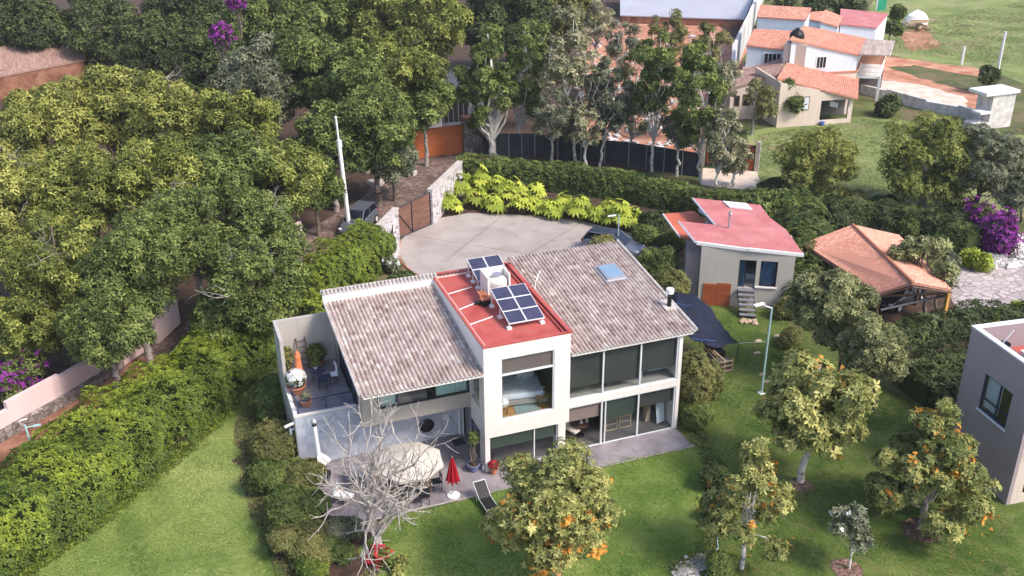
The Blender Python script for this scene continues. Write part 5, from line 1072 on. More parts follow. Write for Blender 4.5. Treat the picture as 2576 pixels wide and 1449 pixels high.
part(nb, 'roof_box', 'white_clean', lambda b: b.box(1.6, 4, 1.5, 3.0, 5.602, 6.2), NFm)
wn = part(nb, 'window', 'frame_navy', lambda b: [b.box(.04, .12, 1.12, 1.18, 3.35, 5.2), b.box(.04, .12, 2.94, 3.0, 3.35, 5.2), b.box(.04, .12, 1.18, 2.94, 3.35, 3.41), b.box(.04, .12, 1.18, 2.94, 5.14, 5.2), b.box(.04, .12, 1.9, 1.96, 3.41, 5.14), b.box(.04, .12, 1.18, 2.94, 3.95, 4.0)], NFm)
part(wn, 'pane', 'glass', lambda b: [b.box(.075, .085, 1.18, 1.9, 3.41, 5.14), b.box(.075, .085, 1.96, 2.94, 3.41, 5.14)], NFm)
part(wn, 'window_sill', 'white_clean', lambda b: b.box(-.06, -.001, 1.05, 3.07, 3.28, 3.35), NFm)
cu = MB(*NFm); n_c = 40; cu.add([p for i in range(n_c+1) for p in ((.24+.03*math.sin(i*1.05), 1.98+.95*i/n_c, 3.45), (.24+.03*math.sin(i*1.05), 1.98+.95*i/n_c, 5.1))], [(2*i, 2*i+2, 2*i+3, 2*i+1) for i in range(n_c)]); cu.build('curtain', 'curtain_white', wn, True)
part(nb, 'inside', 'interior_dark', lambda b: b.box(1.5, 1.6, .2, 4.2, 0, 6), NFm)
o = part(nb, 'balcony', 'white_clean', lambda b: b.box(.75, 8, -.5, -.001, 3.3, 3.5), NFm)
dq = (.95, 3.4, 5.9); dn = thing('satellite_dish', 'small dark satellite dish with a white arm on the mauve house roof', 'satellite dish', tuple(NB+np.array([.9, 3.4, 6.3])))
part(dn, 'dish', 'metal_dark', lambda b: b.lathe(dq, [(.02, .3), (.25, .38), (.34, .5), (.33, .52), (.2, .4), (.02, .34)], 16), NFm); part(dn, 'arm', 'white_clean', lambda b: b.path([(.95, 3.4, 5.602), (.95, 3.4, 6.5), (1.25, 3.3, 7.1)], .03), NFm)

# ------------------------------------------------------------ distant houses (photo coordinates of a 4x crop)
def Z(a, b_, z): return tuple(at(1717.3+a/4, b_/4, z))
def poly_walls(parent, name, m, top, z0=0.0, drop=.12, inset=0.0):
    c = np.mean([q[:2] for q in top], axis=0); T = [(c[0]+(q[0]-c[0])*(1-inset), c[1]+(q[1]-c[1])*(1-inset), q[2]-drop) for q in top]
    return part(parent, name, m, lambda b: b.slab(T, ('z', z0)))
def win_on(parent, p0, p1, t0, t1, z0, z1, m='black', fm='white_clean', bars=0, name='window'):
    """window on the wall between ground points p0 and p1 (outer side to the camera)"""
    p0 = np.array(p0[:2]); p1 = np.array(p1[:2]); d = unit(p1-p0); n = np.array([d[1], -d[0]]); n = n if n@(CP[:2]-p0) > 0 else -n; L = np.linalg.norm(p1-p0)
    a = math.atan2(d[1], d[0]); c = p0+d*L*(t0+t1)/2+n*.03; w_ = L*(t1-t0)
    f = part(parent, name, fm, lambda b: b.cbox((c[0], c[1], (z0+z1)/2), w_+.16, .05, z1-z0+.16, a)); c2 = c+n*.03
    nb_ = bars+1; 
    for k in range(nb_):
        cc = c2+d*w_*((k+.5)/nb_-.5); part(f, 'pane', m, lambda b: b.cbox((cc[0], cc[1], (z0+z1)/2), w_/nb_*(.8 if bars else .96), .03, z1-z0, a))
    return f
# porch house
ph = thing('porch_house', 'cream house with an orange tiled roof and open porch, nearest of the far houses', 'house', Z(1110, 1275, 0))
T1 = [Z(950, 790, 4.75), Z(1765, 990, 2.65), Z(1775, 785, 2.75), Z(1050, 630, 4.9)]
gridroof(ph, 'roof', T1[0], T1[1], T1[2], T1[3], 'roof_tile_orange', 40, 16, .03, 5, .15)
w0, w1 = np.array(Z(1110, 1275, 0)), np.array(Z(1690, 1235, 0)); wd = unit((w1-w0)[:2]); wn_ = np.array([-wd[1], wd[0]]); WA = math.atan2(wd[1], wd[0]); WF = ((w0[0], w0[1], 0), WA)
part(ph, 'wall', 'cream_wall', lambda b: [b.slab([(-1.8, 0, 4.5), (2.5, 0, 3.5), (2.5, .2, 3.5), (-1.8, .2, 4.5)], ('z', 0)), b.box(2.501, 2.75, 0, .2, 0, 3.35), b.slab([(2.751, 0, 3.35), (6.2, 0, 2.55), (6.2, .2, 2.55), (2.751, .2, 3.35)], ('z', 2.45)), b.box(5.75, 6.2, 0, .25, 0, 2.449),
    b.slab([(-1.8, .2, 4.5), (-1.6, .2, 4.5), (-1.6, 6, 4.7), (-1.8, 6, 4.7)], ('z', 0)), b.slab([(2.5, 3.0, 3.5), (7.5, 3.0, 2.4), (7.5, 3.1, 2.4), (2.5, 3.1, 3.5)], ('z', 0)), b.box(2.751, 5.75, 0, .15, 0, .45)], WF)
part(ph, 'porch_shade_panel', 'interior_dark', lambda b: b.box(2.6, 7.0, 2.85, 2.95, .05, 2.4), WF)  # dark panel painted as the shade inside the open porch
win_on(ph, w0, w1, .13, .22, 1.7, 2.9, 'curtain_white', 'wood_dark')
o = part(None, 'hanging_laundry', 'white_fabric', lambda b: [b.cbox((4.6+.3*k, 1.4, 1.7-.1*k), .3, .2, .5, .2*k) for k in range(3)], WF); tag(o, 'white laundry hanging in the open porch', 'laundry')
o = part(None, 'blue_bucket', 'blue_strap', lambda b: b.lathe((2.95, -.3, 0.0), [(.2, .01), (.26, .4), (.22, .4)], 10), WF); tag(o, 'small blue bucket at the foot of the porch pillar', 'bucket')
T2 = [Z(470, 890, 3.3), Z(1000, 735, 4.6), Z(1065, 565, 4.9), Z(560, 715, 3.6)]
lw = thing('side_house', 'cream house with a faded brown roof left of the porch house', 'house', Z(500, 1200, 0)); gridroof(lw, 'roof', T2[0], T2[1], T2[2], T2[3], 'roof_tile_brown', 30, 12, .03, 6, .15); poly_walls(lw, 'wall', 'cream_wall', T2, 0, .14, .06)
s0, s1 = np.array(T2[0]), np.array(T2[1]); c_ = np.mean([q[:2] for q in T2], axis=0); s0[:2] = c_+(s0[:2]-c_)*.94; s1[:2] = c_+(s1[:2]-c_)*.94
win_on(lw, s0, s1, .28, .42, 1.5, 2.5, 'black', 'wood_dark'); win_on(lw, s0, s1, .62, .76, .1, 2.3, 'wood_door', 'wood_dark', 0, 'door'); win_on(lw, s0, s1, .1, .18, 1.5, 2.4, 'black', 'wood_dark')
# blue two storey house
bh = thing('blue_house', 'two storey pale blue and cream house with an orange roof above the porch house', 'house', Z(1230, 900, 0))
T3 = [Z(1075, 395, 7.3), Z(1780, 550, 5.4), Z(1845, 382, 5.7), Z(1220, 260, 7.7)]
gridroof(bh, 'roof', T3[0], T3[1], T3[2], T3[3], 'roof_tile_orange', 40, 14, .03, 7, .15)
poly_walls(bh, 'upper_wall', 'pale_blue_wall', T3, 3.7, .16, .06)
b3 = [np.array(q) for q in T3]; cc = np.mean([q[:2] for q in b3], axis=0)
lo_ = [(cc[0]+(q[0]-cc[0])*1.0, cc[1]+(q[1]-cc[1])*1.0, 3.72) for q in b3]; part(bh, 'string_course', 'terracotta', lambda b: b.slab(lo_, .16)); lo2 = [(q[0], q[1], 3.55) for q in [(cc[0]+(q[0]-cc[0])*.97, cc[1]+(q[1]-cc[1])*.97) for q in b3]]; part(bh, 'lower_wall', 'cream_wall', lambda b: b.slab(lo2, ('z', 0)))
e0 = cc+(b3[0][:2]-cc)*.94; e1 = cc+(b3[1][:2]-cc)*.94
win_on(bh, e0, e1, .40, .54, 4.2, 5.3, 'black', 'white_clean', 2)
tw = part(bh, 'tank_tower', 'cream_wall', lambda b: b.slab([Z(1025, 440, 6.7), Z(1250, 455, 6.7), Z(1262, 400, 6.7), Z(1075, 395, 6.7)], ('z', 0)))
q = np.mean([Z(1025, 440, 6.7), Z(1262, 400, 6.7)], axis=0); bt = thing('black_water_tank', 'black water tank on the cream tower of the blue house', 'water tank', q); part(bt, 'tank', 'black', lambda b: b.lathe(tuple(q), [(.75, .002), (.75, .8), (.5, 1.15), (.2, 1.3), (.2, 1.36)], 16)); part(bt, 'lid', 'metal_dark', lambda b: b.lathe((q[0], q[1], q[2]+1.36), [(.24, 0), (.2, .08)], 10))
T4 = [Z(640, 450, 5.6), Z(1020, 500, 5.2), Z(1110, 310, 6.2), Z(720, 290, 6.2)]
bl = thing('low_blue_house', 'pale blue house with a reddish orange roof left of the black tank', 'house', Z(700, 600, 0)); gridroof(bl, 'roof', T4[0], T4[1], T4[2], T4[3], 'roof_tile_orange', 30, 12, .03, 8, .15); poly_walls(bl, 'wall', 'pale_blue_wall', T4, 3.2, .16, .05)
c4 = np.mean([q[:2] for q in T4], axis=0); part(bl, 'lower_wall', 'cream_wall', lambda b: b.slab([(c4[0]+(q[0]-c4[0])*1.06, c4[1]+(q[1]-c4[1])*1.06, 3.15) for q in T4], ('z', 0))); g0 = c4+(np.array(T4[0][:2])-c4)*.95; g1 = c4+(np.array(T4[1][:2])-c4)*.95; win_on(bl, g0, g1, .5, .95, 3.5, 4.7, 'black', 'curtain_white', 3)
# balcony with metal roof
ba = thing('balcony_annex', 'balcony with grey metal roof and orange post, right end of the blue house', 'balcony', Z(1900, 800, 0))
M4 = [Z(1780, 545, 5.5), Z(2095, 560, 5.3), Z(2140, 412, 5.3), Z(1840, 388, 5.6)]
gridroof(ba, 'metal_roof', M4[0], M4[1], M4[2], M4[3], 'roof_tile', 24, 3, .025, 9, .08); BFl = [Z(1720, 760, 2.7), Z(1985, 770, 2.7), Z(2030, 650, 2.7), Z(1760, 640, 2.7)]
part(ba, 'floor', 'white_clean', lambda b: b.slab(BFl, .25)); part(ba, 'post', 'yellow_wood', lambda b: b.tube(lift(BFl[2], 0), (BFl[2][0], BFl[2][1], 5.2), .12, .12, 4)); part(ba, 'post', 'white_clean', lambda b: b.tube((BFl[1][0], BFl[1][1], 0), BFl[1], .18, .18, 4)); part(ba, 'inner_wall', 'soil_orange', lambda b: b.slab([(BFl[3][0], BFl[3][1], 5.2), (BFl[2][0], BFl[2][1], 5.2), (BFl[2][0], BFl[2][1]+.2, 5.2), (BFl[3][0], BFl[3][1]+.2, 5.2)], ('z', 2.71)))
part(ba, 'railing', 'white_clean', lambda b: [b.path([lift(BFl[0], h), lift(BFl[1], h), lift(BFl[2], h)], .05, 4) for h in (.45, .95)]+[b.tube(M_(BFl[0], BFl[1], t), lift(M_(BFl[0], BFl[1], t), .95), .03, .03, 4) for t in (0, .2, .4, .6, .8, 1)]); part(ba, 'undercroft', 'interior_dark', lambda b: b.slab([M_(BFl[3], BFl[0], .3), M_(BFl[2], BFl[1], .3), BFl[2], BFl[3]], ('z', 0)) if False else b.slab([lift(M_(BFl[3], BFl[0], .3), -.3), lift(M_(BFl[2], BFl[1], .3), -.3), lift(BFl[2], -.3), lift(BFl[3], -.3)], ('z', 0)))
# farthest houses
def simple_house(label, T, m, wm, z0=0, nu=24, nv=8, seed=1, flat=None, name='far_house', ins=.04):
    r = thing(name, label, 'house', (T[0][0], T[0][1], 0))
    if flat: part(r, 'roof', flat, lambda b: b.slab(T, .15))
    else: gridroof(r, 'roof', T[0], T[1], T[2], T[3], m, nu, nv, .03, seed, .15)
    poly_walls(r, 'wall', wm, T, z0, .17, ins); return r
simple_house('long pale blue house with an orange roof, leftmost of the farthest houses', [Z(745, 168, 6.5), Z(1240, 200, 6.5), Z(1300, 78, 7.2), Z(780, 48, 7.2)], 'roof_tile_orange', 'pale_blue_wall', seed=11)
simple_house('house with a small peach gabled roof in the middle of the farthest houses', [Z(1385, 215, 6.2), Z(1565, 270, 5.6), Z(1612, 165, 5.8), Z(1432, 98, 6.8)], 'roof_tile_orange', 'pale_blue_wall', seed=12, nu=10)
simple_house('low white annex between the long orange roof and the peach gable', [Z(1240, 190, 5.4), Z(1400, 215, 5.2), Z(1430, 110, 5.9), Z(1300, 120, 5.9)], 'roof_tile_orange', 'pale_blue_wall', seed=13, nu=8)
simple_house('house with a plain crimson roof, rightmost of the farthest houses', [Z(1580, 240, 5.6), Z(1955, 275, 5.2), Z(2070, 135, 5.4), Z(1590, 86, 5.9)], 'x', 'pale_blue_wall', flat='pink_roof')
simple_house('white flat annex below the crimson roof', [Z(1540, 300, 4.2), Z(1870, 375, 4.0), Z(1880, 290, 4.2), Z(1560, 262, 4.4)], 'x', 'pale_blue_wall', flat='white_clean')
# grey roof hall and long white wall
gh = thing('grey_hall', 'large hall with a smooth grey metal roof at the top edge', 'hall', tuple(at(1700, 60, 0))); GT = [at(1560, 38, 1.2), at(1872, 48, 1.2), at(1906, -30, 3.0), at(1560, -40, 3.0)]
part(gh, 'roof', 'grey_metal_roof', lambda b: b.slab([tuple(q) for q in GT], .15)); poly_walls(gh, 'wall', 'soil_red', [tuple(q) for q in GT], 0, .16, .02)
wl = thing('boundary_wall', 'long weathered white boundary wall beside the far houses', 'wall', tuple(at(1830, 250, 0)))
pts_ = [at(1836, 300, 0), at(1840, 190, 0), at(1880, 100, 0), at(1910, 20, 0), at(1930, -30, 0)]
for a_, b_ in zip(pts_[:-1], pts_[1:]): seg_wall(wl, 'wall', 'wall_grey_old', a_, b_, .4, 0, 3.6)
# kiosk, low wall, poles, tarp
kq = at(2510, 322, 0); ks = thing('white_kiosk', 'small white block building at the right edge of the track', 'kiosk', kq)
part(ks, 'wall', 'rubble_white', lambda b: b.box(kq[0]-1.3, kq[0]+1.5, kq[1], kq[1]+2, 0, 3.4)); part(ks, 'roof_slab', 'white_clean', lambda b: b.box(kq[0]-2.4, kq[0]+1.7, kq[1]-.2, kq[1]+2.2, 3.402, 3.7)); part(ks, 'lower_slab', 'white_clean', lambda b: b.box(kq[0]-2.6, kq[0]-1.301, kq[1]-.1, kq[1]+1.2, 1.6, 1.8)); part(ks, 'step', 'rubble_white', lambda b: b.box(kq[0]-3, kq[0]-1.301, kq[1]-.3, kq[1]+1.5, 0, .7))
lwl = thing('low_white_wall', 'low broken white stone wall along the dirt track', 'wall', tuple(at(2190, 240, 0)))
lp_ = [at(2165, 235, 0), at(2230, 250, 0), at(2330, 278, 0), at(2410, 292, 0), at(2470, 312, 0)]
for i, (a_, b_) in enumerate(zip(lp_[:-1], lp_[1:])): seg_wall(lwl, 'wall', 'rubble_white', a_, b_, .45, 0, 1.0+.15*(i % 2))
for u, v, h, lb in ((2418, 163, 2.2, 'short white post in the far green field'), (2500, 228, 6.5, 'tall pale pole behind the white kiosk'), (2204, 25, 5, 'white pole beside the green cloth at the top edge')):
    q = at(u, v, 0); o = part(None, 'white_post', 'metal_white', lambda b: b.tube(tuple(q), (q[0], q[1], h), .16 if h < 3 else .14, None, 8)); tag(o, lb, 'post')
q = at(2214, 18, 1.5); o = part(None, 'green_banner', 'green_cloth', lambda b: b.cbox((q[0]+.3, q[1], 3.0), 2.2, .05, 4.0, .3)); tag(o, 'green cloth hanging beside the white pole at the top edge', 'banner')
q = at(2302, 62, 0); o = part(None, 'tarpaulin', 'white_clean', lambda b: b.ball((q[0], q[1], .3), 1.8, 1.4, 1.7, 12, 7, .25, 2)); tag(o, 'heap covered with a white tarpaulin in the far field', 'tarpaulin')
o = part(None, 'timber_pile', 'wood_pale', lambda b: [b.cbox((q[0]-2.5+R_.random()*2, q[1]-4+R_.random()*3, .25+.1*k), 3, .25, .2, R_.random()*3) for k in range(10)]); tag(o, 'pile of pale timber beside the white tarpaulin', 'timber')
# tiled building top left
tl_ = thing('tiled_building', 'building with a long faded brown tiled roof at the left edge', 'building', tuple(at(0, 215, 0)))
TT = [tuple(at(-200, 230, 2.6)), tuple(at(215, 150, 2.6)), tuple(at(215, 85, 4.6)), tuple(at(-200, 150, 4.6))]; gridroof(tl_, 'roof', TT[0], TT[1], TT[2], TT[3], 'roof_tile_brown', 90, 14, .04, 15, .15); poly_walls(tl_, 'wall', 'soil_red', TT, 0, .2, .03)
# rubble between the birches
rng = np.random.default_rng(5); b = MB()
for k in range(420):
    q = at(rng.uniform(1450, 1820), rng.uniform(90, 380), 0); b.cbox((q[0], q[1], .1), rng.uniform(.2, 1.1), rng.uniform(.15, .5), rng.uniform(.1, .4), rng.uniform(0, 3))
tag(b.build('rubble', MATS['rubble_white']), 'scattered white building rubble on the orange earth', 'rubble', kind='stuff')
b = MB()
for k in range(260):
    t = rng.random(); q = at(1700+85*t+rng.normal()*7, 1449-45*t+rng.normal()*9, 0); b.ball((q[0], q[1], .04), .05+.09*rng.random(), None, .07, 7, 4, .4, k)
tag(b.build('bed_edging_stones', MATS['rock']), 'small pale stones edging the planted bed at the bottom', 'stones', kind='stuff')
b = MB()
for k in range(120):
    q = at(rng.uniform(2470, 2580), rng.uniform(600, 672), 0); b.ball((q[0], q[1], .1), rng.uniform(.15, .5), None, .3, 7, 4, .5, k)
tag(b.build('yard_stones', MATS['rubble_white']), 'heap of pale stones beside the purple bougainvillea', 'stones', kind='stuff')
b = MB()
for k in range(30):
    q = at(rng.uniform(970, 992), rng.uniform(622, 655), .3); b.ball((q[0], q[1], rng.uniform(.1, .7)), rng.uniform(.1, .22), None, .12, 7, 4, .4, k)
tag(b.build('white_rocks', MATS['rubble_white']), 'small white rocks at the end of the stone wall beside the hedge', 'rocks', kind='stuff')
hp = [at(u, v, 0) for u, v in ((1812, 1260), (1800, 1330), (1806, 1380), (1795, 1420), (1770, 1460))]
o = part(None, 'garden_hose', 'teal_paint', lambda b: b.path([(q[0], q[1], .06) for q in hp], .025, 5)); tag(o, 'thin pale green hose lying along the planted bed', 'hose')
# ------------------------------------------------------------ vegetation
def CT(label, u, v, rpx, zc, leafm, seed, hr=.85, nros=2200, leaf=None, nl=4, base=None, **k):
    """tree whose crown stands at this place of the photo, zc metres up"""
    q = at(u, v, zc); D = dist(q); R = rpx*D/FPX; lf_ = leaf or max(.26, D*.0062)
    if base is not None:
        g0_ = at(*base, 0); D0 = dist(g0_)
        # crown above its own foot: same height, but shifted to where the photo shows it at the foot's depth
        d = _F+_R*(u-PW/2)/FPX-_U*(v-PH/2)/FPX; t = ((g0_-CP)[:2]@_F[:2])/(d[:2]@_F[:2]); c = CP+d*t
        R = rpx*t/FPX; zc = c[2]; lf_ = leaf or max(.22, t*.0058)
        return tree(label, g0_, zc, R, R*hr, leafm, seed, nros, lf_, nl, lean=(c[0]-g0_[0], c[1]-g0_[1]), **k)
    return tree(label, (q[0], q[1], 0), zc, R, R*hr, leafm, seed, nros, lf_, nl, **k)
def dead_twigs(k, L):
    def f(root, P, N, rng):
        up = np.where(P[:, 2] > np.percentile(P[:, 2], 55))[0]
        T = None
        def g(p, d, l, r, dep):
            for _ in range(3):
                d = unit(d+rng.normal(size=3)*.22); q = p+d*l/3; T.seg(p, q, r, r*.85); p = q; r *= .85
                if dep < 3 and rng.random() < .75: g(p, unit(d+rng.normal(size=3)*.6), l*.6, r*.6, dep+1)
        for i in rng.choice(up, k):
            T = Tubes(); g(P[i]-N[i]*.8, unit(N[i]+rng.normal(size=3)*.5), L*rng.uniform(.5, 1.1), .045, 0); T.build('dead_branch', MATS['bark_pale'], root, 4)
    return f
GW_ = 'trees of the wood on the left'
WOOD = [
 (265, 785, 108, 5.0, 'leaf_mid', 'mid green tree at the lower edge of the wood, above the pink wall'),
 (70, 790, 92, 4.0, 'leaf_olive', 'olive tree at the left edge just above the purple bougainvillea'),
 (150, 650, 135, 6.5, 'leaf_olive', 'broad olive green tree near the left edge of the wood'),
 (330, 640, 130, 7.0, 'leaf_mid', 'mid green tree behind the lowest tree of the wood'),
 (640, 690, 115, 5.5, 'leaf_mid', 'rounded mid green tree beside the hedge, left of the tiled roof'),
 (545, 780, 60, 3.5, 'leaf_mid', 'small tree over the lane below the rounded one'),
 (480, 570, 120, 7.0, 'leaf_mid', 'tree in the middle of the wood above the dark lane gap'),
 (660, 560, 100, 7.0, 'leaf_mid', 'tree behind the rounded one beside the hedge'),
 (50, 490, 120, 8.0, 'leaf_yellow', 'yellow green tree at the left edge, halfway down'),
 (220, 470, 130, 8.2, 'leaf_olive', 'olive tree with pale bare twigs left of centre of the wood'),
 (390, 450, 125, 8.5, 'leaf_olive', 'wide olive tree with a bare fork in its top'),
 (560, 430, 120, 8.0, 'leaf_mid', 'mid green tree in the centre of the wood'),
 (705, 430, 100, 7.0, 'leaf_olive', 'yellowish tree left of the white pole'),
 (110, 300, 105, 8.5, 'leaf_yellow', 'bright yellow green tree in front of the brown tiled building'),
 (280, 250, 110, 9.0, 'leaf_yellow', 'bright yellow green tree rising right of the tiled building'),
 (440, 280, 110, 8.5, 'leaf_yellow', 'yellow green tree with a leaning bare branch'),
 (590, 300, 105, 8.0, 'leaf_olive', 'olive tree below the purple bougainvillea column'),
 (790, 440, 68, 4.5, 'leaf_bright', 'small fresh green tree touching the white pole'),
 (830, 340, 90, 6.0, 'leaf_mid', 'dense green tree right above the white pole'),
 (650, 190, 105, 8.0, 'leaf_grey', 'pale grey green tree right of the purple flowers'),
 (780, 150, 100, 9.0, 'leaf_mid', 'tall tree with light tips at the upper middle of the wood'),
 (905, 190, 100, 8.5, 'leaf_mid', 'tall tree left of the birches with lit leaf tips'),
 (1010, 160, 105, 9.0, 'leaf_olive', 'tall tree with light green tips above the orange gate'),
 (940, 300, 105, 7.0, 'leaf_mid', 'dense tree between the white pole and the orange gate'),
 (1065, 230, 72, 6.5, 'leaf_mid', 'tree leaning over the dark slotted building'),
 (985, 375, 62, 4.0, 'leaf_grey', 'grey green low tree beside the orange wooden gate'),
 (520, 150, 90, 7.0, 'leaf_dark', 'dark tree behind the yellow green ones, below the top edge'),
 (390, 100, 90, 7.0, 'leaf_dark', 'dark tree right of the tiled roof near the top edge'),
 (250, 50, 100, 6.0, 'leaf_dark', 'dark broad tree behind the tiled roof at the top edge'),
 (60, 40, 90, 7.0, 'leaf_dark', 'very dark tree in the top left corner'),
 (480, 20, 110, 8.0, 'leaf_dark', 'dark tree at the top edge left of the purple flowers'),
 (670, 50, 100, 8.0, 'leaf_mid', 'tree at the top edge right of the purple flowers'),
 (820, 20, 100, 9.0, 'leaf_mid', 'tree at the top edge, third from the birches'),
 (960, 20, 100, 9.0, 'leaf_olive', 'light tipped tree at the top edge, second from the birches'),
 (1090, 40, 90, 9.0, 'leaf_olive', 'light tipped tree at the top edge next to the birches'),
 (1280, 30, 110, 7.0, 'leaf_dark', 'dark tree at the top edge behind the first birches'),
 (1420, 20, 90, 7.0, 'leaf_bronze', 'brownish thin tree at the top edge above the pale birch'),
]
for i, (u, v, r, z, m, lb) in enumerate(WOOD):
    CT(lb, u, v+22, r*1.16, z*.92, m, 100+i, hr=1.0, nros=9500 if r > 90 else 5500, nl=3, leaf=max(.22, .0042*dist(at(u, v, z))), nlobe=60, below=-.9, name='broadleaf_tree', group=GW_, barkm='bark_pale' if i % 3 == 0 else 'bark', lobe=(.15, .29), fill=.22, limbs=16, extra=dead_twigs(5, 2.2) if i in (8, 9, 10, 11, 14, 15, 2, 6, 4) else dead_twigs(2, 1.5) if i % 3 == 1 else None)
# birch-like trees with white trunks
GB = 'white trunked trees behind the ficus hedge'
BIR = [
 ((1240, 398), 1228, 215, 78, 'leaf_mid', 1.9, 1300, .21, 'white trunked tree with the thickest trunk, next to the orange gate'),
 ((1292, 384), 1320, 190, 62, 'leaf_mid', 2.2, 800, .12, 'dark leaning trunk between the thick white tree and the tall pale one'),
 ((1447, 410), 1440, 190, 72, 'leaf_pale', 2.6, 800, .13, 'tall thin pale birch in the middle with grey sparse twigs'),
 ((1508, 420), 1535, 255, 62, 'leaf_grey', 1.7, 650, .11, 'white trunk forked into a V near the ground'),
 ((1640, 432), 1655, 210, 66, 'leaf_mid', 2.0, 900, .12, 'tree with a spotted white foot and dark dense crown'),
 ((1765, 462), 1752, 250, 70, 'leaf_mid', 1.9, 1200, .11, 'leafy tree with thin white trunk left of the brown double gate'),
 ((1800, 480), 1815, 350, 50, 'leaf_pale', 1.8, 420, .10, 'slim sparse white trunk in front of the pale ramp'),
]
for i, (bs, u, v, r, m, hr, nr, tk, lb) in enumerate(BIR):
    CT(lb, u, v-5, r*1.18, 0, m, 300+i, hr=hr, nros=nr*3, base=bs, name='birch_tree', group=GB, barkm='bark_white', nlobe=46, trunk=tk*(1.6 if i == 0 else 1.1), lobe=(.13, .25), fill=.45, limbs=20, leaf=.33, below=-.9, fork=.2)
for i, (u, v, r, z, m, lb) in enumerate(((1330, 110, 70, 7, 'leaf_mid', 'green tree behind the thick white trunk'), (1560, 110, 60, 6, 'leaf_grey', 'thin grey tree above the orange earth'), (1680, 80, 60, 7, 'leaf_bronze', 'brownish thin tree below the grey hall roof'), (1790, 110, 55, 7, 'leaf_bronze', 'sparse tree in front of the weathered white wall'), (1500, 60, 55, 7, 'leaf_pale', 'pale leafless looking tree left of the grey hall'), (1755, 200, 62, 6, 'leaf_mid', 'green tree left of the far side house'), (1390, 290, 60, 5, 'leaf_grey', 'grey green low tree in front of the dark netting'), (1475, 320, 55, 4, 'leaf_pale', 'pale wispy tree over the netting fence between two white trunks'), (1590, 300, 60, 4, 'leaf_pale', 'pale wispy tree over the netting fence near the forked trunk'), (1600, 180, 55, 5, 'leaf_bronze', 'tan leaved thin tree in the middle of the orange plot'), (1380, 180, 60, 6, 'leaf_pale', 'pale grey tree right of the thick white trunk'), (1710, 330, 55, 4, 'leaf_grey', 'grey green tree at the right end of the netting fence'), (1830, 200, 45, 5, 'leaf_pale', 'pale thin tree leaning on the white boundary wall'), (1850, 400, 50, 2.5, 'leaf_pale', 'low pale bush beside the brown double gate'))):
    CT(lb, u, v, r, z, m, 340+i, hr=1.2, nros=900, name='thin_tree', group='thin trees on the building plot', nlobe=30, lobe=(.14, .26), fill=.45, barkm='bark_white' if i % 2 else 'bark_pale', limbs=18, trunk=.12, leaf=.30)
# bare grey brush heap
# right side
CT('round light green tree in the meadow above the cottage', 2070, 408, 118, 0, 'leaf_yellow', 401, base=(2065, 500), nros=7500, leaf=.24, below=-.95, lobe=(.16, .28), name='round_tree', nlobe=55)
CT('large soft olive tree in the meadow right of the round one', 2335, 400, 145, 0, 'leaf_olive', 402, hr=.95, base=(2320, 530), nros=6500, leaf=.25, lobe=(.14, .26), name='round_tree', nlobe=60, barkm='bark_pale', fill=.3)
CT('grey green tree in front of the white kiosk at the right edge', 2480, 410, 115, 0, 'leaf_grey', 403, hr=1.0, base=(2450, 540), nros=4500, leaf=.25, lobe=(.14, .26), name='round_tree', nlobe=50, fill=.3)
CT('grey green leafy tree at the right frame edge above the bougainvillea', 2570, 480, 70, 0, 'leaf_grey', 404, base=(2570, 560), nros=900, leaf=.36, name='round_tree')
CT('narrow dark cypress like bush in front of the porch house', 1985, 255, 38, 0, 'leaf_mid', 405, hr=1.9, base=(1975, 315), nros=900, leaf=.34, name='conifer', nlobe=9, below=-.9)
CT('grey sparse tree in front of the brown roofed side house', 1900, 260, 60, 0, 'leaf_bronze', 406, hr=1.2, base=(1890, 340), nros=500, leaf=.34, name='thin_tree', fill=.4, barkm='bark_pale', lobe=(.2, .34))
CT('feathery green tree overhanging the right end of the carport roof', 2310, 660, 85, 0, 'leaf_sage', 407, hr=.9, base=(2330, 800), nros=1100, leaf=.30, name='feathery_tree', nlobe=13, fill=.35, lobe=(.22, .34))
CT('thin feathery shrub tree beside the yellow carport post', 2370, 690, 50, 0, 'leaf_grey', 408, hr=1.2, base=(2350, 800), nros=420, leaf=.28, name='feathery_tree', nlobe=10, fill=.4, lobe=(.22, .34))
CT('grey green tree between the lamp post and the carport', 2105, 765, 112, 0, 'leaf_sage', 410, hr=1.2, base=(2120, 950), nros=7500, leaf=.19, lobe=(.16, .30), name='garden_tree', nlobe=50)
CT('grey green bushy tree right behind the big leaved one', 2190, 885, 98, 0, 'leaf_sage', 411, hr=1.0, base=(2200, 1030), nros=5600, leaf=.19, lobe=(.16, .30), name='garden_tree', nlobe=45)
CT('big leaved pale green tree with a pale straight trunk in the right lawn', 2050, 1015, 150, 0, 'leaf_big', 412, hr=1.08, base=(2013, 1212), nros=4200, leaf=.27, nl=5, name='garden_tree', nlobe=44, barkm='bark_white', lobe=(.17, .30), extra=blossoms('flower_orange', .008, .14, 5, rosn=4))
OR_ = blossoms('flower_orange', .05, .20, 5, rosn=3)
CT('large silvery leaved tree with orange blossoms in front of the villa', 1385, 1290, 172, 0, 'leaf_big', 420, hr=1.12, base=(1405, 1480), nros=7500, leaf=.19, nl=5, name='blossom_tree', nlobe=50, barkm='bark_pale', extra=blossoms('flower_orange', .022, .13, 6, rosn=12, cond=lambda P: (P[:, 2] < 5.0)), shape='round', lobe=(.20, .34), fill=.3)
CT('sparse tree with orange and yellow leaves at the planted bed', 1895, 1245, 118, 0, 'leaf_big', 421, hr=1.55, base=(1865, 1430), nros=2500, leaf=.20, nl=5, name='blossom_tree', nlobe=38, barkm='bark_white', extra=blossoms('flower_orange', .018, .12, 6, rosn=7), shape='cone', lobe=(.18, .28), fill=.35, limbs=20, trunk=.1)
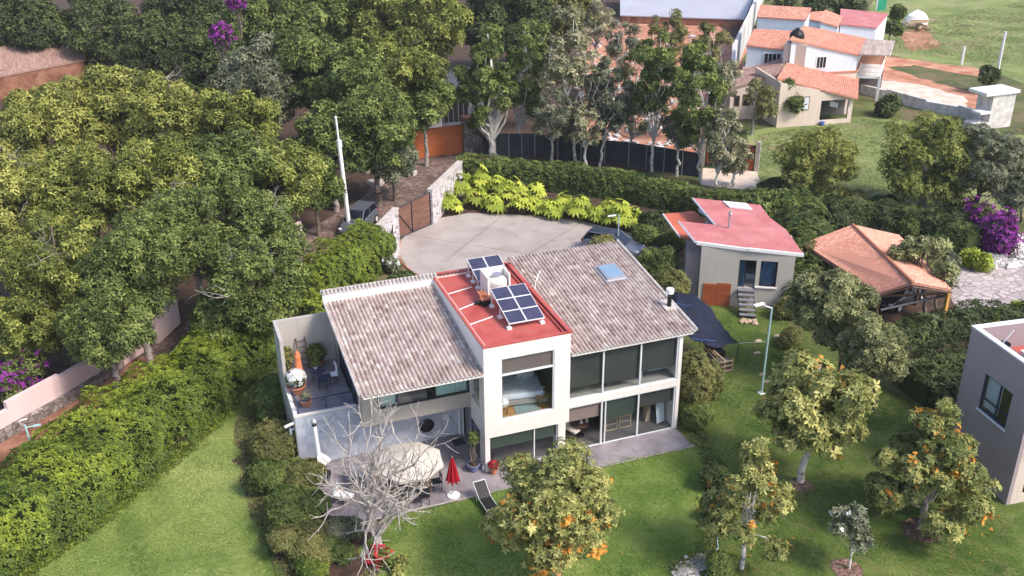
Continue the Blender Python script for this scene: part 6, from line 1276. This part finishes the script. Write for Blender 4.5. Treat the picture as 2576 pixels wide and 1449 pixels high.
CT('conical tree with orange blossoms beside the mauve neighbour house', 2345, 1175, 152, 0, 'leaf_big_dark', 422, hr=1.32, base=(2318, 1330), nros=6500, leaf=.20, nl=5, name='blossom_tree', nlobe=60, barkm='bark_pale', extra=blossoms('flower_orange', .012, .12, 6, rosn=8), shape='cone', lobe=(.16, .28), fill=.3)
CT('small rose tree with white flowers in a round mulch bed', 2155, 1325, 58, 0, 'leaf_grey', 423, hr=1.0, base=(2135, 1430), nros=420, leaf=.2, nl=5, name='rose_tree', nlobe=10, barkm='bark_white', extra=blossoms('flower_white', .03, .14, 6, rosn=1), trunk=.05, fork=-.2)
for i, (u, v, r_) in enumerate(((2013, 1222, .55), (2318, 1335, .85), (2130, 1432, .65))):
    q = at(u, v, 0); pts = [(q[0]+r_*(1+.1*math.sin(k*2.3))*math.cos(k*.393), q[1]+r_*(1+.1*math.sin(k*3.1))*math.sin(k*.393)) for k in range(16)]
    sheet('mulch_bed', None, 'mulch', .03, pts=pts)
q = at(2345, 1325, 0); shrub('low plant with small white flowers under the conical tree', (q[0], q[1], 0), .4, .35, .6, 'leaf_dark', 77, 160, .16, name='flower_bush', extra=blossoms('flower_white', .14, .09, 5))

# bare tree
def bare_tree(label, base, seed):
    rng = np.random.default_rng(seed); root = thing('bare_tree', label, 'tree', base); T = Tubes()
    def grow(p, d, L, r, depth):
        n = 3; q = p
        for i in range(n):
            d = unit(d+rng.normal(size=3)*.16+np.array([0, 0, .09])); q2 = q+d*L/n; T.seg(q, q2, r*(1-.28*i/n), r*(1-.28*(i+1)/n)); q = q2
            if depth < 5 and i < n-1 and rng.random() < .42: 
                s = unit(d+rng.normal(size=3)*.85); grow(q, s, L*rng.uniform(.45, .7), r*.42, depth+2)
        if depth >= 5 or r < .005: return
        k = 2 if depth > 0 else 3
        for j in range(k+(rng.random() < .12)):
            s = unit(d+rng.normal(size=3)*.52+np.array([0, 0, .06])); grow(q, s, L*rng.uniform(.70, .92), r*.64, depth+1)
    b = np.array(base, float)
    T.seg(b-[0, 0, .1], b+[.02, .05, .9], .24, .19)
    for k in range(8):
        a = k*.785+rng.uniform(-.3, .3); d = unit(np.array([math.cos(a)*.62, math.sin(a)*.62, rng.uniform(.75, 1.25)])); grow(b+[.02, .05, .8], d, 1.35, .10, 1)
    grow(b+[0, .05, .9], unit(np.array([.05, .15, 1.])), 1.7, .13, 0)
    T.build('branches', MATS['bark_bare'], root, 5); return root
q = at(952, 1388, 0); bare_tree('pale leafless tree with many fine branches in front of the patio', (q[0], q[1], 0), 11)

# hedges
def G2(*P): return [at(u, v, 0)[:2] for u, v in P]
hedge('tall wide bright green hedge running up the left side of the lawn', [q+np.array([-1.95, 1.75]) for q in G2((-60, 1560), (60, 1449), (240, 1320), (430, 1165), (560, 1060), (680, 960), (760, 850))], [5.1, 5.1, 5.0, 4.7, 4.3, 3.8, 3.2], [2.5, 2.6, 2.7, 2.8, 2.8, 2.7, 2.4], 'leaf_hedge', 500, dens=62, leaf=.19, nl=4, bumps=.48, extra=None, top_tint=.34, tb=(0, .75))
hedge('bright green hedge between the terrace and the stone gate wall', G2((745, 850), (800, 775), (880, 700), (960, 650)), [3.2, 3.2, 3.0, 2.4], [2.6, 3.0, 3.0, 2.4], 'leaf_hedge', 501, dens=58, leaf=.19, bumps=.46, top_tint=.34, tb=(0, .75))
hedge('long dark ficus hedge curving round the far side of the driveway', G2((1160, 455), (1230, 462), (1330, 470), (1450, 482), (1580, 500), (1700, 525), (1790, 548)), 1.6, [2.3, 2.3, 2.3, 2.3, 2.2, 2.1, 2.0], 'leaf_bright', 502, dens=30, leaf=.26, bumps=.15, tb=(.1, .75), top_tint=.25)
hedge('hedge behind the cottage, below the meadow', G2((1800, 545), (1880, 540), (1960, 545), (2090, 560)), 2.0, 2.0, 'leaf_mid', 503, dens=24, leaf=.27, bumps=.3)
hedge('bushy bright green hedge between the cottage and the carport', G2((2000, 600), (2030, 680), (2010, 760), (2000, 800)), [3.0, 2.6, 2.2, 1.6], [3.6, 3.4, 2.8, 1.6], 'leaf_bright', 504, dens=34, leaf=.24, bumps=.5)
hedge('dark hedge running along behind the orange carport roof', G2((2080, 590), (2200, 590), (2330, 610), (2440, 650)), 2.2, [2.8, 2.6, 2.4, 2.2], 'leaf_dark', 505, dens=24, leaf=.27, bumps=.35)
hedge('dark green hedge below the carport, beside the right lawn', G2((2290, 1000), (2370, 985), (2470, 970), (2600, 950)), [3.4, 4.6, 5.0, 5.0], [1.7, 2.0, 2.1, 2.1], 'leaf_dark', 506, dens=22, leaf=.27, bumps=.3)
hedge('dark hedge in the shade between the carport and the gravel yard', G2((2230, 880), (2340, 850), (2450, 830), (2600, 830)), 2.2, 1.6, 'leaf_dark', 507, dens=14, leaf=.28, bumps=.25)
# shrubs
SH = [
 (680, 1010, 70, 1.9, 'leaf_mid', 'dark green bush at the inner tip of the left lawn'),
 (706, 985, 45, 2.3, 'leaf_bright', 'fresh green bush against the terrace wall'),
 (700, 1120, 70, 1.9, 'leaf_bronze', 'brownish bush below the terrace wall, upper of the row'),
 (690, 1200, 65, 1.7, 'leaf_mid', 'green bush in the row left of the stone wall'),
 (745, 1200, 60, 1.6, 'leaf_bronze', 'brownish bush beside the corner of the stone wall'),
 (740, 1290, 75, 1.7, 'leaf_mid', 'green bush left of the white outdoor fireplace'),
 (770, 1370, 75, 1.5, 'leaf_bronze', 'olive brown bush at the lower end of the row'),
 (845, 1335, 55, 1.0, 'leaf_grey', 'spiky grey plant at the left end of the patio'),
 (835, 1390, 45, .9, 'leaf_mid', 'low green bush left of the foot of the bare tree'),
 (775, 1425, 40, .8, 'leaf_hedge', 'lime tipped bush near the bottom edge'),
 (1752, 1035, 46, 1.5, 'leaf_mid', 'green shrub at the foot of the tall bronze one at the villa corner'),
 (1752, 960, 56, 3.6, 'leaf_bronze', 'tall bronze shrub beside the upper right glass wall'),
 (1950, 470, 50, 1.6, 'leaf_dark', 'dark undergrowth bush right of the pale ramp'),
 (2010, 520, 50, 1.4, 'leaf_dark', 'dark undergrowth bush at the foot of the round light green tree'),
 (2140, 515, 50, 1.5, 'leaf_bronze', 'brown green undergrowth bush right of the round light green tree'),
 (2230, 520, 60, 1.8, 'leaf_dark', 'dark undergrowth bush left of the large soft olive tree'),
 (2420, 540, 60, 1.6, 'leaf_dark', 'dark undergrowth bush behind the purple bougainvillea'),
 (1685, 740, 66, 3.6, 'leaf_bronze', 'tall dark bronze shrub between the villa roof and the cottage'),
 (1655, 680, 50, 3.2, 'leaf_mid', 'dark shrub left of the cottage behind the villa roof'),
 (1515, 640, 52, 2.6, 'leaf_bronze', 'rounded bronze shrub hiding the parked car behind the villa'),
 (1205, 700, 30, 1.9, 'leaf_dark', 'small dark bush poking up behind the solar panels'),
 (1010, 720, 45, 1.6, 'leaf_dark', 'dark bush at the left rim of the driveway'),
 (1810, 1200, 45, 1.3, 'leaf_dark', 'dark bush in the planted bed left of the sparse orange tree'),
 (1805, 1290, 42, 1.0, 'leaf_dark', 'dark low bush halfway down the planted bed'),
 (1815, 1420, 45, .9, 'leaf_mid', 'low green bush at the bottom of the planted bed'),
 (1975, 775, 28, 1.4, 'leaf_bronze', 'small bronze plant under the cottage window'),
 (1880, 755, 16, .7, 'leaf_dark', 'small dark plant left of the cottage steps'),
 (2020, 960, 40, 1.2, 'leaf_grey', 'grey bush right of the lamp foot'),
 (1985, 850, 35, .9, 'leaf_bronze', 'low brown bush right of the stepping stones'),
 (1650, 560, 45, 1.9, 'leaf_dark', 'dark bush at the end of the lime plants, left of the cottage roof'),
 (1625, 590, 36, 1.3, 'leaf_mid', 'green bush between the parked car and the cottage'),
 (1700, 600, 40, 1.6, 'leaf_mid', 'green bush at the left corner of the red lower cottage roof'),
 (2280, 560, 60, 2.4, 'leaf_mid', 'bush behind the ridge of the carport roof'),
 (2400, 600, 60, 2.4, 'leaf_mid', 'green bush left of the purple bougainvillea'),
 (1250, 20, 1, 1, None, ''),
]
for i, (u, v, r, h, m, lb) in enumerate(SH):
    if not m: continue
    q = at(u, v, h*.5); D = dist(q); R = r*D/FPX*(1.25 if i < 12 else 1.08)
    shrub(lb, (q[0], q[1], 0), R, R*.9, h, m, 600+i, n=int(500+4200*min(R, 2)), leaf=max(.13, D*.0032), name='bush', group='bushes around the villa')
def S2(lb, u, v, r, h, m, seed, ex, nm, lf_=None, zc=None, n=1100, ry=None):
    q = at(u, v, zc if zc is not None else h*.5); D = dist(q); R = r*D/FPX
    return shrub(lb, (q[0], q[1], (zc-h*.5) if zc is not None and zc > h else 0), R, (ry or .9)*R, h, m, seed, n=n, leaf=lf_ or D*.0045, name=nm, extra=ex)
S2('large purple bougainvillea at the right edge above the gravel yard', 2518, 595, 46, 2.8, 'leaf_dark', 650, blossoms('flower_purple', .65, .24, 5, rosn=2), 'bougainvillea', n=1500)
S2('smaller purple bougainvillea beside the large one', 2455, 555, 34, 2.6, 'leaf_mid', 651, blossoms('flower_purple', .35, .28, 5), 'bougainvillea', n=700)
S2('purple bougainvillea above the pink wall at the left edge', 50, 950, 75, 2.6, 'leaf_mid', 652, blossoms('flower_purple', .10, .22, 5, rosn=3), 'bougainvillea', n=1500)
CT('column of purple bougainvillea climbing in the wood near the top edge', 556, 88, 17, 11.0, 'leaf_mid', 653, hr=1.3, nros=420, leaf=.3, name='bougainvillea', extra=blossoms('flower_purple', .30, .26, 5, rosn=2))
CT('purple flowering treetop touching the top edge', 597, 3, 14, 12.0, 'leaf_mid', 654, nros=300, leaf=.3, name='bougainvillea', extra=blossoms('flower_purple', .45, .26, 5, rosn=2))
S2('pink flowering bush behind the white pole', 840, 480, 40, 2.2, 'leaf_mid', 655, blossoms('flower_pink', .05, .25, 5, rosn=2), 'flowering_bush', n=600)
S2('dark bush of white flowers at the left rim of the driveway', 985, 668, 26, 1.1, 'leaf_grey', 656, blossoms('flower_white', .12, .16, 5), 'flowering_bush', n=260)
S2('red poinsettia bush at the foot of the bare tree', 950, 1405, 24, .5, 'leaf_mid', 657, blossoms('flower_red', .7, .13, 6), 'flowering_bush', n=170)
for i, (u, v) in enumerate(((985, 1418), (1008, 1412), (1002, 1436))):
    S2(('bright green rosette plant beside the red poinsettia', 'pale succulent rosette right of the red poinsettia', 'succulent rosette at the bottom edge right of the poinsettia')[i], u, v, 17, .45, 'leaf_bright' if i == 0 else 'leaf_big', 660+i, None, 'succulent', n=90, lf_=.22)
for i, (u, v, r, lb) in enumerate(((2440, 650, 24, 'left yellow green round bush above the gravel yard'), (2470, 660, 24, 'right yellow green round bush above the gravel yard'), (2562, 785, 32, 'lime green bush at the right edge above the mauve house'), (2500, 818, 14, 'small lime plant behind the mauve house corner'))):
    S2(lb, u, v, r, 1.3, 'leaf_lime', 670+i, None, 'lime_bush', n=420)
# big-leaved lime plants
def palmate_leaf(c, d, up, R, rng):
    """lobed leaf blade: fan of lobes, drooping"""
    d = unit(d); side = unit(np.cross(up, d)); n2 = np.cross(d, side); pts = [c]; nlob = 9; f = []
    ang = np.linspace(-2.5, 2.5, nlob*2+1)
    for i, a in enumerate(ang):
        r = R*(1.0 if i % 2 else .62)*(1-.12*abs(a)/2.5)*rng.uniform(.9, 1.1)
        p = c+d*math.cos(a)*r+side*math.sin(a)*r; p = p-up*(.28*r*r/R+ (.05*r if i % 2 else 0)); pts.append(p)
    for i in range(len(ang)-1): f.append((0, i+1, i+2))
    return pts, f
def big_plant(label, c, h, R, seed, nleaf=9):
    rng = np.random.default_rng(seed); c = np.array(c, float); root = thing('big_leaved_plant', label, 'plant', c, 'big leaved lime plants along the driveway')
    T = Tubes()
    for k in range(nleaf):
        a = k*2.4+rng.uniform(-.4, .4); t = k/nleaf; zz = h*(1-.6*t)*rng.uniform(.85, 1.1); rr = (.25+.75*t)*R*rng.uniform(.8, 1.1); d = np.array([math.cos(a), math.sin(a), 0])
        p = c+d*rr+np.array([0, 0, zz]); up = unit(np.array([0, 0, 1.])+d*.55+rng.normal(size=3)*.15); wavy(T, c, p, .03, .015, rng, 3, .05)
        dd = unit(d-up*(d@up)); V, f = palmate_leaf(p, dd, up, rng.uniform(.60, .86), rng)
        make('leaf', np.array(V), [list(q) for q in f], MATS['leaf_lime'], root, tint=np.full(len(f), rng.uniform(.25, .95)))
    T.build('stems', MATS['bark'], root, 5); return root
BP = [(1128, 535), (1160, 505), (1200, 520), (1240, 530), (1275, 515), (1210, 480), (1170, 475), (1310, 538), (1345, 525), (1385, 545), (1420, 540), (1460, 556), (1495, 560), (1530, 552), (1560, 575), (1590, 568), (1300, 500), (1250, 490)]
NTH = ['first', 'second', 'third', 'fourth', 'fifth', 'sixth', 'seventh', 'eighth', 'ninth', 'tenth', 'eleventh', 'twelfth', 'thirteenth', 'fourteenth', 'fifteenth', 'sixteenth', 'seventeenth', 'eighteenth']
for i, (u, v) in enumerate(sorted(BP)):
    q = at(u, v, 0); big_plant(f'big leaved lime plant, the {NTH[i]} from the stone gate wall', (q[0], q[1], 0), 1.75+.4*math.sin(i*2.1), .95, 700+i, 11)
# background planting behind the far houses
for i, (u, v, r, z, m, lb) in enumerate(((1960, 5, 50, 4, 'leaf_dark', 'dark tree behind the long orange roof at the top edge'), (2060, 8, 50, 4, 'leaf_dark', 'dark tree behind the peach gable at the top edge'), (2140, 15, 45, 3, 'leaf_dark', 'dark tree behind the crimson roof at the top edge'), (2260, 30, 22, 3, 'leaf_mid', 'narrow bush column right of the green cloth'), (2240, 75, 24, 2, 'leaf_mid', 'yellowing bush beside the crimson roofed house'), (2490, 190, 22, 2, 'leaf_dark', 'dark bush at the right end of the dirt track'), (2230, 262, 30, 1.2, 'leaf_dark', 'dark low bush against the low white wall'))):
    CT(lb, u, v, r, z, m, 800+i, nros=700, leaf=.55, nlobe=9, name='background_tree', group='background trees by the far houses')
# grass tufts where the lawns meet beds
def tufts(name, px, n, m, seed, size=.12, label='', z=.01):
    rng = np.random.default_rng(seed); P = np.array([at(u, v, 0)[:2] for u, v in px]); k = rng.integers(0, len(P)-1, n); t = rng.random(n)[:, None]
    C = P[k]*(1-t)+P[k+1]*t+rng.normal(size=(n, 2))*.22; C = np.column_stack([C, np.full(n, z)])
    V, F = rosettes(C, np.tile([[0, 0, 1.]], (n, 1)), size*rng.uniform(.5, 1.4, n), 5, rng, spread=.1, width=.2)
    tag(make(name, V, F, MATS[m], None, tint=rng.random(len(F))), label, 'grass', kind='stuff')
tufts('edge_grass', [(60, 1449), (240, 1320), (430, 1165), (612, 1005)], 1500, 'leaf_hedge', 1, .2, 'ragged grass along the foot of the tall left hedge')
tufts('edge_grass', [(1700, 1440), (1780, 1400), (1800, 1200), (1760, 1080)], 900, 'leaf_mid', 2, .2, 'ragged grass along the planted bed')
tufts('edge_grass', [(612, 1010), (650, 1150), (680, 1300), (740, 1440)], 900, 'leaf_bronze', 3, .2, 'ragged grass along the bushes left of the villa')

# short grass blades over the lawns
def lawn_blades(name, px, n, m, seed, label, size=.075):
    rng = np.random.default_rng(seed); P = np.array([at(u, v, 0)[:2] for u, v in px]); lo, hi = P.min(0), P.max(0); C = rng.uniform(lo, hi, (n*3, 2))
    ins = np.zeros(len(C), bool); k = len(P)
    for i in range(k):
        a, b_ = P[i], P[(i+1) % k]; c_ = ((a[1] > C[:, 1]) != (b_[1] > C[:, 1])) & (C[:, 0] < (b_[0]-a[0])*(C[:, 1]-a[1])/(b_[1]-a[1]+1e-9)+a[0]); ins ^= c_
    C = C[ins][:n]; C3 = np.column_stack([C, np.full(len(C), .012)]); dens_ = .5+.5*np.clip(fnoise(C3, .8, seed), -1, 1)
    keep = rng.random(len(C)) < .35+.65*dens_; C3 = C3[keep]; dens_ = dens_[keep]
    V, F = rosettes(C3, unit(np.tile([[0, 0, 1.]], (len(C3), 1))+rng.normal(size=C3.shape)*.25), size*rng.uniform(.5, 1.5, len(C3)), 3, rng, spread=.0, width=.22)
    tag(make(name, V, F, MATS[m], None, tint=np.clip(np.repeat(.45+.42*fnoise(C3, .75, seed+3)+.25*fnoise(C3, 2.6, seed+5)+(rng.random(len(C3))-.5)*.16, 3), 0, 1)), label, 'grass', kind='stuff')
lawn_blades('lawn_grass', [(60, 1460), (200, 1340), (430, 1165), (612, 1005), (650, 1020), (640, 1200), (700, 1420), (740, 1460)], 42000, 'grass_blade_light', 31, 'short pale green grass of the left lawn')
lawn_blades('lawn_grass', [(900, 1460), (1000, 1310), (1480, 1165), (1740, 1130), (1790, 1200), (1780, 1400), (1700, 1460)], 36000, 'grass_blade', 32, 'short green grass of the lawn in front of the villa')
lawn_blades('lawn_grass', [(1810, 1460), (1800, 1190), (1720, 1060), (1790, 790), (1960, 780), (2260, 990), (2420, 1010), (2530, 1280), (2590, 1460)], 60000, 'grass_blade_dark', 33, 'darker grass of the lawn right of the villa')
lawn_blades('meadow_grass', [(1900, 500), (1900, 340), (2170, 300), (2480, 340), (2640, 360), (2600, 540), (2100, 500)], 30000, 'grass_blade_dry', 34, 'rough grass of the meadow above the cottage', .16)
lawn_blades('meadow_grass', [(2260, 60), (2600, 0), (2620, 180), (2520, 170), (2240, 130)], 16000, 'grass_blade_dry', 35, 'rough grass of the far field at the top right', .2)

# the air
hz = bpy.data.materials.new('haze'); hz.use_nodes = True; hn = hz.node_tree.nodes; hn.remove(hn['Principled BSDF'])
pv = hn.new('ShaderNodeVolumePrincipled'); pv.inputs['Color'].default_value = (.93, .93, .96, 1); pv.inputs['Density'].default_value = .0002; hz.node_tree.links.new(pv.outputs[0], hn['Material Output'].inputs['Volume'])
tag(make('haze', [(x, y, z) for z in (-1, 34) for x, y in ((-410, -310), (510, -310), (510, 710), (-410, 710))], [[0, 3, 2, 1], [4, 5, 6, 7], [0, 1, 5, 4], [1, 2, 6, 5], [2, 3, 7, 6], [3, 0, 4, 7]], hz), 'thin pale haze over the whole valley', 'haze', None, 'stuff')

rng = np.random.default_rng(77)
for nm_, u, v, rr_, k, lb in (('fallen_leaves', 1865, 1425, 2.2, 60, 'fallen orange leaves on the grass below the sparse orange tree'), ('fallen_leaves', 2318, 1330, 2.6, 45, 'fallen orange leaves on the grass round the conical tree'), ('fallen_leaves', 1400, 1400, 3.0, 50, 'fallen orange petals on the lawn below the large blossom tree')):
    q = at(u, v, 0); C = q+np.column_stack([rng.normal(size=(k, 2))*rr_*.6, np.full(k, .09)]); V, F = rosettes(C, unit(np.tile([[0, 0, 1.]], (k, 1))+rng.normal(size=(k, 3))*.2), .06, 2, rng, width=.7)
    tag(make(nm_, V, F, MATS['flower_orange'], None, tint=rng.random(len(F))), lb, 'leaves', None, 'stuff')
